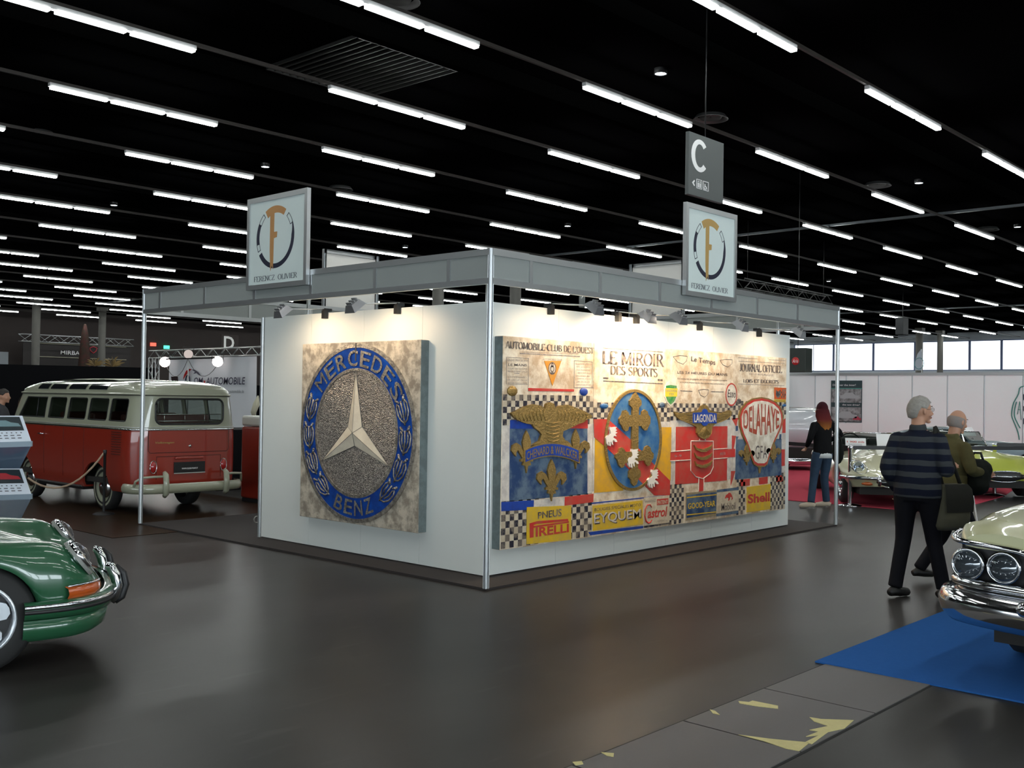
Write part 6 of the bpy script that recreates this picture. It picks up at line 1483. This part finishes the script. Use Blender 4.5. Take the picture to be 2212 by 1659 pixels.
palm(205, 790, 'dry yellowish palm just left of the second far column', .55); palm(243, 792, 'dry yellowish palm just right of the second far column', .7)
P = at(5, 770, 1, 40.); bxm = MB().bb((P.x-1, 40, 0), (P.x+.25, 40.3, P.z+.2)); tag(bxm.build('grey_info_board', mat('board_grey', (.2, .22, .24), .5)), 'grey board at the far left edge above the black partition', 'sign')

# ---------------------------------------------------------------- leaflet display stand at the left edge
ZS = 8.8    # forward depth of the display
def SP(px, py, dep=ZS): d = _f + _r*((px-W_/2)/FPX) - _u*((py-H_/2)/FPX); return Vector((CX, CY, CZ))+d*dep
st_ = SP(20, 1090); ls = thing('leaflet_stand', 'stand holding tilted white leaflet trays with car pictures at far left', 'display stand', (st_.x, st_.y, 0))
M_tray = mat('tray_white', (.66, .72, .80), .35); M_side = mat('tray_blue_side', (.10, .16, .24), .25, coat=.5)
back = _f.copy(); back.z = 0; back.normalize()
def quadm(pts, name, m, t=.012, off=0):
    n = (pts[1]-pts[0]).cross(pts[3]-pts[0]).normalized()*t; 
    if n.dot(_f) < 0: n = -n
    q = [p-n.normalized()*off for p in pts]; mb_ = MB().add(q+[p+n for p in q], [(0, 1, 2, 3), (7, 6, 5, 4), (0, 4, 5, 1), (1, 5, 6, 2), (2, 6, 7, 3), (3, 7, 4, 0)])
    return mb_.build(name, m, ls)
def tray(y0_, sl, pic):
    # tilted tray: top edge further back than the bottom edge
    TLp, TRp = SP(-48, y0_, ZS+.12), SP(48, y0_, ZS+.12); BLp, BRp = SP(-26, y0_+58, ZS-.06), SP(67, y0_+55, ZS-.06)
    quadm([BLp, BRp, TRp, TLp], 'tray', M_tray)
    f = lambda u, v: (BLp*(1-u)+BRp*u)*(1-v)+(TLp*(1-u)+TRp*u)*v
    quadm([f(.03, .42), f(.93, .42), f(.93, .95), f(.03, .95)], 'photo_print', mat('leaflet_photo_dark', (.02, .03, .035), .3), .002, .003)
    cp = [f(.25, .58), f(.9, .58), f(.86, .70), f(.70, .74), (f(.60, .82)), f(.42, .82), f(.33, .72), f(.25, .68)]
    mb_ = MB().add([p-_f*.006 for p in cp], [tuple(range(8))]); mb_.build('car_print', pic, ls)
    mb_ = MB()
    for r_ in range(3):
        for k in range(6 if r_ == 0 else 4):
            u = .28+k*(.11 if r_ == 0 else .15); v = .32-r_*.1; w = .035 if r_ == 0 else .09
            mb_.add([f(u, v)-_f*.005, f(u+w, v)-_f*.005, f(u+w, v+.035)-_f*.005, f(u, v+.035)-_f*.005], [(0, 1, 2, 3)])
    mb_.build('small_print', mat('print_grey', (.12, .12, .14), .5), ls)
    lip = [BLp, BRp, BRp-Vector((0, 0, .045)), BLp-Vector((0, 0, .045))]; quadm(lip, 'tray_lip', mat('tray_lip', (.25, .32, .38), .4), .03)
    b0_, b1_ = BLp-Vector((0, 0, .045)), BRp-Vector((0, 0, .045)); c0_, c1_ = SP(-30, y0_+118, ZS+.22), SP(43, y0_+114, ZS+.22)
    quadm([c0_, c1_, b1_, b0_], 'tray_underside', M_side, .01)
tray(898, 1, mat('picture_teal', (.15, .25, .27), .4)); tray(1012, 1, mat('picture_red2', (.42, .03, .04), .4))
m = MB(); 
for px in (-10, 30): p = SP(px, 1000, ZS+.3); m.tube([(p.x, p.y, .02), (p.x, p.y, 1.35)], .018, 8)
p = SP(10, 1000, ZS+.25); m.box((p.x, p.y, .012), (.7, .5, .024), YAW); m.build('stand_frame', M_alu, ls)
for yy_ in (910, 1025):
    for px in (-20, 25): pass
# rope barrier by the bus
def rope_post(name, lab, x, y, h, m, base_r=.17, r=.022, grp=None):
    o = thing(name, lab, 'barrier post', (x, y, 0), 0, grp)
    MB().lathe([(.001, .0), (base_r, .0), (base_r, .015), (base_r*.7, .03), (.03, .045), (.001, .05)], n=24).build('base', m, o, world=False)
    MB().lathe([(r, .02), (r, h-.06), (r*1.35, h-.055), (r*1.35, h), (.001, h)], n=14).build('pole', m, o, world=False); return o
g0 = at(224, 1112, 2, 0); rp = rope_post('rope_post', 'slim black rope post standing beside the rear wheel of the bus', g0.x, g0.y, .86, M_black, .14, .018)
r1 = Vector((g0.x, g0.y, .84)); r0 = SP(60, 1032, 13.3); mid_ = [r1*(1-t/12)+r0*(t/12)-Vector((0, 0, .28*4*(t/12)*(1-t/12))) for t in range(13)]
tag(MB().tube(mid_, .014, 6).build('barrier_rope', mat('tan_rope', (.35, .25, .17), .7)), 'tan rope sagging from the slim post past the bus side', 'rope')
# belt barrier posts at the show cars
b0 = at(1836, 1093, 2, 0); b1 = at(2148, 1071, 2, 0); b2 = Vector((b1.x+2.6, b1.y-2.4, 0)); b3 = at(2085, 1085, 2, 0)
pA = rope_post('belt_post', 'chrome belt barrier post in front of the cream roadster', b0.x, b0.y, .95, M_chrome, .18, .032)
pB = rope_post('belt_post', 'chrome belt barrier post in front of the yellow roadster', b1.x, b1.y, .95, M_chrome, .18, .032)
pC = rope_post('belt_post', 'chrome barrier post foot just behind the bald man', b3.x-.1, b3.y+.1, .5, M_chrome, .17, .03)
pD = rope_post('belt_post', 'belt barrier post just outside the picture at right', b2.x, b2.y, .95, M_chrome, .18, .032)
def belt(A, B_, lab): tag(MB().add([(A.x, A.y, .95), (B_.x, B_.y, .95), (B_.x, B_.y, .89), (A.x, A.y, .89), (A.x+.004, A.y, .95), (B_.x+.004, B_.y, .95), (B_.x+.004, B_.y, .89), (A.x+.004, A.y, .89)], [(0, 1, 2, 3), (7, 6, 5, 4), (0, 4, 5, 1), (2, 6, 7, 3)]).build('barrier_belt', M_black), lab, 'belt')
e0 = at(1946, 1093, 2, 0)
belt(b0, Vector((b1.x-.6, b1.y-1.2, 0)), 'black belt stretched across in front of the cream roadster'); belt(b1, b2, 'black belt running right from the post by the yellow roadster')
l0 = at(1820, 1080, 2, 0); belt(b0, Vector((b0.x+1.2, b0.y+3.2, 0)), 'black belt running back along the red carpet from the first post')
# power cable coil hook by the far post, left of the booth wall
cb = at(556, 1122, 2, 0.08); tag(MB().tube([(cb.x+.05*cos(k*.6), cb.y, .06+.05*sin(k*.6)+k*.004) for k in range(12)], .006, 5).build('coiled_cable', mat('white_cable', (.5, .5, .45), .5)), 'small loop of pale cable by the foot of the post left of the booth wall', 'cable')
# dark ceiling truss and round speaker cluster beyond the booth
o = thing('hanging_truss', 'dark lighting truss hanging above the right end of the booth', 'truss', (16, 12, 6.2))
A, B_ = at(1600, 612, 1, 14.), at(1790, 655, 1, 14.)
truss(o, (A.x, 14, A.z), (B_.x, 14, A.z-.05), s=.35, r=.025, seg=.5, name='truss_run', m=mat('dark_alu', (.12, .12, .12), .4, .7))
for x in (A.x+.5, B_.x-.5): MB().tube([(x, 14, A.z+.2), (x, 14, CEIL)], .01, 4).build('hanger', M_black, o)
P = at(1950, 705, 1, 20.); sk = thing('hanging_loudspeaker', 'dark loudspeaker cluster hanging left of the far right columns', 'loudspeaker', (P.x, 20, P.z))
MB().bb((P.x-.45, 19.8, P.z-.55), (P.x+.45, 20.3, P.z+.55)).build('cabinet', mat('speaker_dark', (.03, .033, .036), .6), sk, bevel=.04); MB().tube([(P.x, 20, P.z+.5), (P.x, 20, CEIL)], .02, 5).build('hanger', M_black, sk)
# ================================================================ PEOPLE
M_skin = mat('skin', (.42, .22, .14), .5, noise=(14, .25, (.36, .16, .10), .2)); M_eye = mat('eye_white', (.6, .58, .55), .3); M_iris = mat('eye_dark', (.02, .015, .012), .2); M_lip = mat('lips', (.32, .10, .08), .5)
def stripes(name, cols, period, edge=.5):
    m = bpy.data.materials.new(name); m.use_nodes = True; nt = m.node_tree; n = nt.nodes; l = nt.links; b = n['Principled BSDF']; b.inputs['Roughness'].default_value = .85
    b.inputs['Specular IOR Level'].default_value = .15
    tc = n.new('ShaderNodeTexCoord'); sp_ = n.new('ShaderNodeSeparateXYZ'); l.new(tc.outputs['Object'], sp_.inputs[0])
    nz = n.new('ShaderNodeTexNoise'); nz.inputs['Scale'].default_value = 6; l.new(tc.outputs['Object'], nz.inputs['Vector'])
    a = n.new('ShaderNodeMath'); a.operation = 'MULTIPLY_ADD'; a.inputs[1].default_value = .02; l.new(nz.outputs['Fac'], a.inputs[0]); l.new(sp_.outputs[2], a.inputs[2])
    d = n.new('ShaderNodeMath'); d.operation = 'DIVIDE'; d.inputs[1].default_value = period; l.new(a.outputs[0], d.inputs[0])
    f = n.new('ShaderNodeMath'); f.operation = 'FRACT'; l.new(d.outputs[0], f.inputs[0])
    r = n.new('ShaderNodeValToRGB'); r.color_ramp.interpolation = 'CONSTANT'; r.color_ramp.elements[0].color = (*cols[0], 1); r.color_ramp.elements[1].position = edge; r.color_ramp.elements[1].color = (*cols[1], 1)
    l.new(f.outputs[0], r.inputs[0]); l.new(r.outputs[0], b.inputs['Base Color']); return m
def fuse(o, vox, smooth=6):
    q = o.modifiers.new('r', 'REMESH'); q.mode = 'VOXEL'; q.voxel_size = vox; q.use_smooth_shade = True
    q = o.modifiers.new('s', 'SMOOTH'); q.factor = .5; q.iterations = smooth
    mt = o.data.materials[0]; bake(o); o.data.materials.clear(); o.data.materials.append(mt)
    for p in o.data.polygons: p.use_smooth = True
    return o
def person(label, loc, facing, H, pose, mats_, head_turn=0, tilt=0, hair='short', lean=0., bulk=1., skirt=None, glasses=False, detail=True):
    k = H/1.75; p = thing('person', label, 'person', loc, facing)
    J = dict(pelvis=(0, 0, .95), waist=(.01, 0, 1.10), chest=(.02, 0, 1.30), neckb=(.0, 0, 1.47), shl=(0, .175, 1.405), shr=(0, -.175, 1.405), hl=(0, .095, .92), hr=(0, -.095, .92))
    J.update(pose)
    J = {a: Vector(b)*k for a, b in J.items() if not isinstance(b, float)}
    for a in ('waist', 'chest', 'neckb', 'shl', 'shr', 'ell', 'elr', 'wrl', 'wrr'): J[a].x += lean*(J[a].z-.95*k)
    hc = J['neckb']+Vector((.045+lean*.1, 0, .165))*k
    J['head'] = hc; T = MB
    RT = Matrix.Rotation(head_turn, 3, 'Z')@Matrix.Rotation(tilt, 3, 'Y')
    hd = lambda x, y, z: hc+RT@(Vector((x, y, z))*k)
    def limb(m, a, b, c, r, n=12):
        A, B_, C_ = J[a], J[b], J[c]; pts = crom([tuple(A), tuple((A+B_)/2), tuple(B_), tuple((B_+C_)/2), tuple(C_)], 10); rr = crom([(q,) for q in r], 10)
        m.tube(pts, [q[0]*k for q in rr], n)
    # skin: head, neck, arms and hands, torso and legs under the clothes, one continuous surface
    m = T(); vs = []; n1, n2 = 22, 28; rows_ = []
    for i in range(n1+1):
        th = pi*i/n1; row = []
        for j in range(n2):
            ph = 2*pi*j/n2; x, y, z = sin(th)*cos(ph), sin(th)*sin(ph), cos(th)
            X, Y, Z = x*.098, y*.076, z*.118
            if z < 0: Y *= 1+.28*z; X = X*(1+.05*z)+(.012*(-z) if x > 0 else .03*(-z))
            if x > 0 and -.25 < z < .15: X -= .006*max(0, 1-abs(abs(y)-.42)/.25)
            row.append(hd(X, Y, Z))
        rows_.append(row)
    m.grid(rows_, closed=True)
    m.tube([hd(.088, 0, .018), hd(.104, 0, -.01), hd(.118, 0, -.03), hd(.098, 0, -.042)], [(.008*k, .008*k), (.010*k, .010*k), (.015*k, .013*k), (.010*k, .008*k)], 8)
    m.ball(hd(.078, 0, -.098), (.024*k, .024*k, .016*k), 10); m.ball(hd(.092, 0, -.066), (.012*k, .022*k, .010*k), 8)
    for s in (1, -1): m.ball(hd(.0, s*.078, -.008), (.020*k, .010*k, .032*k), 10); m.ball(hd(.07, s*.045, -.035), (.02*k, .02*k, .02*k), 8)
    m.tube([J['neckb']-Vector((.01, 0, .05))*k, hd(-.015, 0, -.06)], [.062*k, .056*k], 14)
    m.tube([J['pelvis'], J['waist'], J['chest'], J['neckb']], [(.14*k, .09*k), (.12*k, .085*k), (.15*k, .10*k), (.08*k, .06*k)], 14)
    for s in 'lr':
        limb(m, 'sh'+s, 'el'+s, 'wr'+s, (.045, .042, .036, .032, .024)); limb(m, 'h'+s, 'kn'+s, 'an'+s, (.075, .062, .048, .042, .034))
    # hands: palm, four fingers bent by different amounts, thumb from the side
    for s, sg in (('l', 1), ('r', -1)):
        W = J['wr'+s]; D = (W-J['el'+s]).normalized(); up = Vector((0, 0, 1)) if abs(D.z) < .8 else Vector((1, 0, 0)); sd = D.cross(up).normalized(); nn = sd.cross(D).normalized()
        pe = W+D*.085*k; m.tube([W-D*.02*k, W+D*.03*k, pe], [(.022*k, .026*k), (.016*k, .038*k) if abs(D.z) < .8 else (.038*k, .016*k), (.014*k, .036*k) if abs(D.z) < .8 else (.036*k, .014*k)], 10)
        ax = nn if abs(D.z) >= .8 else nn
        for f in range(4):
            o_ = nn*(.028-.019*f)*k if abs(D.z) < .8 else sd*(.028-.019*f)*k; cu = (sd*sg if abs(D.z) < .8 else nn); L = (.034, .038, .036, .028)[f]*k; c0_ = (.3, .45, .55, .7)[f]
            a = pe+o_; b_ = a+(D*cos(c0_)-cu*sin(c0_))*L; c_ = b_+(D*cos(c0_*2.2)-cu*sin(c0_*2.2))*L*.8; d_ = c_+(D*cos(c0_*3)-cu*sin(c0_*3))*L*.6
            m.tube([a, b_, c_, d_], [.0095*k, .009*k, .0085*k, .007*k], 7)
        t0 = W+D*.025*k+(nn if abs(D.z) < .8 else sd)*.028*k; t1 = t0+(D*.6+(nn if abs(D.z) < .8 else sd)*.8)*.035*k
        m.tube([t0, t1, t1+D*.03*k], [.013*k, .011*k, .009*k], 7)
    body = m.build('body', M_skin, p, world=False); fuse(body, .0075 if detail else .014, 3)
    if detail:
        for s in (1, -1):
            e = T().ball(hd(.082, s*.031, .012), .0125*k, 10).build('eye', M_eye, p, world=False); T().ball(hd(.090, s*.031, .012), .0065*k, 8).build('iris', M_iris, e, world=False)
            T().tube([hd(.090, s*.014, .034), hd(.094, s*.032, .040), hd(.082, s*.052, .034)], .004*k, 5).build('eyebrow', mats_['hair'], p, world=False)
        T().tube([hd(.096, -.022, -.062), hd(.108, 0, -.060), hd(.096, .022, -.062)], .004*k, 6).build('lips', M_lip, p, world=False)
    # hair
    h = T(); rows_ = []
    def cap(zlow_front, zlow_back, off, top=1.0):
        for i in range(13):
            row = []
            for j in range(28):
                ph = 2*pi*j/28; dg = abs(((j*360/28)+180) % 360-180); low = interp([(0, zlow_front), (55, zlow_front-.05), (72, .15), (84, .0), (95, .28), (112, .15), (126, zlow_back+.1), (180, zlow_back)], dg); th = (pi*i/12)*1.0; cosz = 1-(1-low)*i/12
                cosz = max(-1, min(1, cosz)); st_ = sqrt(max(0, 1-cosz*cosz)); w_ = off*(1+.10*sin(5*ph+i)+.08*sin(11*ph)) if i < 12 else .0
                X, Y, Z = st_*cos(ph)*(.098+w_), st_*sin(ph)*(.076+w_), cosz*(.118+w_*.9)
                if cosz < 0: Y *= 1+.22*cosz
                row.append(hd(X-.006, Y, Z))
            rows_.append(row)
        h.grid(rows_, closed=True)
    if hair == 'short': cap(.50, -.62, .016)
    elif hair == 'bald':
        rows_ = []
        for i in range(7):
            row = []
            for j in range(19):
                ph = R(62+236*j/18); cz = .42-.95*i/6-.1*sin((ph-pi)**2*.3); st_ = sqrt(1-cz*cz); w_ = .008 if 0 < i < 6 and 0 < j < 18 else -.002
                row.append(hd(st_*cos(ph)*(.098+w_)-.004, st_*sin(ph)*(.076+w_)*(1+.2*min(0, cz)), cz*(.118+w_)))
            rows_.append(row)
        h.grid(rows_)
    elif hair == 'long':
        h.ball(hd(-.018, 0, .022), (.106*k, .094*k, .118*k), 20); 
        for j in range(17):
            a = R(75+210*j/16); top_ = hd(-.01+.095*cos(a), .088*sin(a), .0); bk = Vector((-.045, 0, 0))*k
            q1 = hd(-.02+.105*cos(a), .102*sin(a), -.10); q2 = hc+RT@Vector((-.06+.09*cos(a), .115*sin(a), -.20))*k; q3 = hc+RT@Vector((-.085+.055*cos(a), .095*sin(a), -.33-.03*(j % 3)))*k
            h.tube([top_, q1, q2, q3], [(.030*k, .024*k), (.036*k, .026*k), (.032*k, .022*k), (.008*k, .006*k)], 7)
    ho = h.build('hair', mats_['hair'], p, world=False)
    if hair == 'long': fuse(ho, .009, 2)
    if glasses:
        g = T()
        for s in (1, -1): g.tube([hd(.103, s*.031+.020*cos(t*pi/6), .010+.016*sin(t*pi/6)) for t in range(13)], .0015*k, 5); g.tube([hd(.100, s*.052, .014), hd(.02, s*.080, .012)], .0018*k, 5)
        g.tube([hd(.105, -.011, .014), hd(.105, .011, .014)], .0015*k, 5); g.build('glasses', M_black, p, world=False)
    # clothes
    b = bulk; m = T()
    m.tube([J['pelvis']-Vector((0, 0, .07))*k, J['pelvis'], J['waist'], J['chest'], (J['chest']+J['neckb'])/2+Vector((0, 0, .03))*k, J['neckb']-Vector((0, 0, .005))*k], [(.178*k*b, .125*k*b), (.178*k*b, .125*k*b), (.165*k*b, .122*k*b), (.185*k*b, .13*k*b), (.150*k*b, .10*k*b), (.070*k, .066*k)], 20)
    for s in 'lr': 
        limb(m, 'sh'+s, 'el'+s, 'wr'+s, (.058*b, .060*b, .056*b, .048*b, .038*b)); m.ball(J['sh'+s]-Vector((0, 0, .025))*k, .060*k*b, 10)
    m.tube([J['neckb']-Vector((0, 0, .03))*k, J['neckb']+Vector((-.012, 0, .045))*k], [(.078*k, .074*k), (.070*k, .066*k)], 14)
    jk = m.build('jacket', mats_['top'], p, world=False); fuse(jk, .012 if detail else .02, 5)
    m = T()
    for s in 'lr': limb(m, 'h'+s, 'kn'+s, 'an'+s, (.098*b, .088, .070, .064, .062))
    m.tube([J['pelvis']-Vector((0, 0, .10))*k, J['pelvis']+Vector((0, 0, .04))*k], [(.155*k*b, .115*k*b), (.155*k*b, .110*k*b)], 16)
    tr_ = m.build('trousers', mats_['legs'], p, world=False); fuse(tr_, .013 if detail else .02, 4)
    for s in 'lr':
        A = J['an'+s]; a = pose.get('toe'+s, 0.); D = Vector((cos(a), sin(a), 0))
        m = T().tube([A-D*.07*k+Vector((0, 0, -.045))*k, A-D*.02*k+Vector((0, 0, -.03))*k, A+D*.07*k+Vector((0, 0, -.042))*k, A+D*.16*k+Vector((0, 0, -.055))*k, A+D*.19*k+Vector((0, 0, -.062))*k], [.03*k, .046*k, .044*k, .036*k, .016*k], 10)
        m.v = [(x, y, max(z, .004)) for x, y, z in m.v]; m.build('shoe', mats_['shoe'], p, world=False)
    return p, J, k
def cloth(n, c, c2=None, r=.85): return mat(n, c, r, noise=(9, .4, c2 or tuple(x*.5 for x in c), .2), spec=.15)
def toworld(p, v): return Vector(p.location)+Matrix.Rotation(p.rotation_euler.z, 3, 'Z')@Vector(v)
ang = lambda v: math.atan2(v.y, v.x)
RT_, FW_ = Vector((_r0.x, _r0.y, 0)), Vector((_f.x, _f.y, 0)).normalized()
# 1  man in the striped jacket
fc = ang(RT_*.62+FW_*.70)
m1, J1, k1 = person('grey-haired man with glasses in dark blue and grey striped jacket and dark trousers', (2.42, -2.70, 0), fc, 1.69,
    dict(ell=(-.08, .24, 1.13), wrl=(.10, .23, .93), elr=(-.02, -.25, 1.13), wrr=(.24, -.19, 1.14), knl=(.0, .12, .50), anl=(-.10, .15, .09), knr=(.12, -.10, .51), anr=(.12, -.19, .09), toel=-.3, toer=-.4),
    dict(top=stripes('striped_jacket', ((.006, .008, .018), (.040, .044, .048)), .098, .55), legs=cloth('black_trousers', (.008, .008, .011)), shoe=mat('black_shoe', (.01, .01, .01), .4), hair=mat('grey_hair', (.30, .28, .25), .7, noise=(40, .5, (.12, .11, .1), .2), bump=(60, .6))),
    head_turn=R(-40), glasses=True, bulk=1.16)
# 2  bald man with the olive coat
fc2 = ang(RT_*.93+FW_*.25)
m2, J2, k2 = person('balding man in olive coat, striding right with a black bag in his arms', (3.40, -2.61, 0), fc2, 1.58,
    dict(ell=(.02, .27, 1.16), wrl=(.26, .16, 1.10), elr=(.03, -.28, 1.16), wrr=(.27, -.16, 1.12), knl=(.03, .09, .52), anl=(-.26, .11, .13), knr=(.20, -.09, .53), anr=(.30, -.10, .09), toel=0., toer=0.),
    dict(top=cloth('olive_coat', (.095, .085, .036)), legs=cloth('dark_trousers', (.012, .012, .016)), shoe=MATS['black_shoe'], hair=mat('thin_grey_hair', (.20, .18, .17), .8, noise=(40, .4, (.3, .2, .15), .2))),
    head_turn=R(4), tilt=R(10), hair='bald', lean=.08, bulk=1.08)
q = MB(); sk_ = [(x*1.0, y) for x, y in ((0, 0),)]
q.tube([J2['waist'], J2['pelvis'], J2['pelvis']-Vector((0, 0, .22))*k2, J2['pelvis']-Vector((.0, 0, .36))*k2], [(.185*k2, .14*k2), (.205*k2, .16*k2), (.225*k2, .18*k2), (.23*k2, .19*k2)], 24)
q.build('coat_skirt', MATS['olive_coat'], m2, world=False)
# bag in his arms
bc = toworld(m2, J2['wrr']+Vector((-.04, .08, -.03))); bg = thing('camera_bag', 'bulky black soft bag carried in the arms of the man in olive coat', 'bag', bc, fc2)
b_ = MB(); b_.ball((0, 0, 0), (.145, .16, .165), 14); b_.ball((.06, 0, .06), (.10, .14, .10), 12); b_.ball((-.02, -.03, -.08), (.13, .15, .10), 12); o = b_.build('bag_body', cloth('black_bag', (.010, .012, .010)), bg, world=False); fuse(o, .015, 3)
MB().tube([(.0, .05, .15), (.03, .03, .21), (.06, -.02, .21), (.07, -.04, .14)], .012, 6).build('bag_handle', M_black, bg, world=False)
MB().tube([(-.12, .06, .08), (-.16, .03, .02), (-.13, 0, -.06)], .012, 6).build('bag_strap', M_black, bg, world=False)
# hanging dark scarf or garment end and the white stick
s0 = at(2097, 1030, 0, m2.location.x+.15); s1 = at(2106, 1104, 2, 0)
tag(MB().tube([(s0.x, s0.y, s0.z), (s1.x*.35+s0.x*.65, s1.y*.35+s0.y*.65, .0+s0.z*.65), (s0.x+.08, s0.y-.12, .01)], [.009, .008, .007], 8).build('white_cane', M_pwhite), 'thin white cane held beside the man in olive coat', 'cane')
# satchel at the first man's hip
h0 = toworld(m1, J1['pelvis']+Vector((.17, -.22, -.10))); sb = thing('shoulder_satchel', 'olive grey satchel hanging at the hip of the man in striped jacket', 'bag', h0, fc+R(-25))
b_ = MB(); rows_ = []
for z, w, t in ((.15, .13, .05), (.11, .15, .07), (0, .165, .085), (-.12, .17, .09), (-.20, .165, .08), (-.235, .14, .05)): rows_.append([(w*math.copysign(abs(cos(a))**.6, cos(a)), t*math.copysign(abs(sin(a))**.6, sin(a)), z) for a in [2*pi*j/24 for j in range(24)]])
b_.grid(rows_, closed=True); b_.add(rows_[0], [tuple(range(24))]); b_.add(rows_[-1], [tuple(range(24))]); b_.build('satchel_body', cloth('olive_canvas', (.10, .095, .065)), sb, world=False, fix=True)
MB().grid([[(w*.98*(-1+j/4), -t-.012, z) for j in range(9)] for z, w, t in ((.15, .13, .04), (.11, .15, .07), (0, .16, .085), (-.08, .15, .085))]).build('flap', cloth('dark_canvas', (.022, .022, .019)), sb, world=False)
sh = Matrix.Rotation(-(fc+R(-25)), 3, 'Z')@(toworld(m1, J1['shr']+Vector((0, .03, .09)))-h0)
MB().tube([(-.10, 0, .14), tuple(sh*.5+Vector((-.09, 0, .05))), tuple(sh)], .016, 6).build('strap', MATS['dark_canvas'], sb, world=False); MB().tube([(.10, 0, .14), tuple(sh*.5+Vector((.10, 0, .03))), tuple(sh)], .016, 6).build('strap', MATS['dark_canvas'], sb, world=False)
# 3  woman with red hair
fc3 = ang(RT_*-.35+FW_*.9)
hairm = bpy.data.materials.new('red_orange_hair'); hairm.use_nodes = True; nt = hairm.node_tree; tc = nt.nodes.new('ShaderNodeTexCoord'); sx = nt.nodes.new('ShaderNodeSeparateXYZ'); cr = nt.nodes.new('ShaderNodeValToRGB')
nt.links.new(tc.outputs['Object'], sx.inputs[0]); mr = nt.nodes.new('ShaderNodeMapRange'); mr.inputs[1].default_value = 1.15; mr.inputs[2].default_value = 1.6; nt.links.new(sx.outputs[2], mr.inputs[0]); nt.links.new(mr.outputs[0], cr.inputs[0])
cr.color_ramp.elements[0].color = (.42, .17, .03, 1); cr.color_ramp.elements[1].color = (.035, .005, .010, 1); e_ = cr.color_ramp.elements.new(.48); e_.color = (.11, .014, .014, 1)
nt.links.new(cr.outputs[0], nt.nodes['Principled BSDF'].inputs['Base Color']); nt.nodes['Principled BSDF'].inputs['Roughness'].default_value = .75; nt.nodes['Principled BSDF'].inputs['Specular IOR Level'].default_value = .15
m3, J3, k3 = person('woman seen from behind with long red and orange hair, black jacket and jeans', (8.80, 1.22, 0), fc3, 1.62,
    dict(ell=(-.02, .27, 1.16), wrl=(.16, .20, 1.02), elr=(-.04, -.33, 1.22), wrr=(.14, -.22, 1.10), knl=(.03, .15, .50), anl=(-.03, .25, .09), knr=(.05, -.08, .50), anr=(.04, -.12, .09), toel=1.1, toer=1.0),
    dict(top=cloth('black_jacket', (.006, .006, .007)), legs=cloth('blue_jeans', (.035, .06, .10)), shoe=mat('beige_shoe', (.5, .42, .32), .6), hair=hairm), hair='long', head_turn=R(15), bulk=.98)
MB().tube([J3['pelvis']-Vector((0, 0, .11)), J3['pelvis']-Vector((0, 0, .03))], [(.172*k3, .128*k3), (.168*k3, .122*k3)], 20, smooth=True).build('shirt_hem', mat('white_shirt', (.55, .58, .58), .8), m3, world=False)
hb = toworld(m3, J3['pelvis']+Vector((.02, -.30, .02))); hg = thing('black_handbag', 'black shoulder bag hanging at the right side of the red-haired woman', 'bag', hb, fc3)
b_ = MB(); b_.ball((0, 0, -.05), (.13, .07, .19), 12); b_.ball((0, 0, .08), (.10, .06, .12), 12); o = b_.build('bag_body', MATS['black_bag'], hg, world=False); fuse(o, .015, 3)
sv = Matrix.Rotation(-fc3, 3, 'Z')@(toworld(m3, J3['shr']+Vector((0, 0, .07)))-hb)
MB().tube([(.08, 0, .12), tuple(sv*.5+Vector((.06, -.02, .05))), tuple(sv), tuple(sv*.5+Vector((-.07, -.02, .05))), (-.08, 0, .12)], .010, 6).build('strap', M_black, hg, world=False)
# 4  visitor at the far left edge, 5 visitor seen through the bus windows
P = SP(1, 880, 16.5)
person('dark-haired visitor at the far left edge, head above the leaflet stand', (P.x, P.y, 0), ang(RT_*.9+FW_*.1), 1.64, dict(ell=(0, .25, 1.15), wrl=(.1, .24, .92), elr=(0, -.25, 1.15), wrr=(.1, -.24, .92), knl=(.02, .1, .5), anl=(0, .1, .09), knr=(.02, -.1, .5), anr=(0, -.1, .09)),
    dict(top=cloth('grey_jacket', (.06, .06, .065)), legs=MATS['black_trousers'], shoe=MATS['black_shoe'], hair=mat('black_hair', (.012, .008, .006), .6)), detail=False)
P = SP(160, 880, 17.6)
person('dark-dressed visitor standing beyond the bus, seen through its side windows', (P.x, P.y, 0), ang(-FW_), 1.66, dict(ell=(0, .25, 1.15), wrl=(.1, .24, .92), elr=(0, -.25, 1.15), wrr=(.1, -.24, .92), knl=(.02, .1, .5), anl=(0, .1, .09), knr=(.02, -.1, .5), anr=(0, -.1, .09)),
    dict(top=cloth('dark_top', (.02, .014, .018)), legs=MATS['black_trousers'], shoe=MATS['black_shoe'], hair=mat('brown_hair', (.04, .02, .01), .6)), detail=False, hair='long')
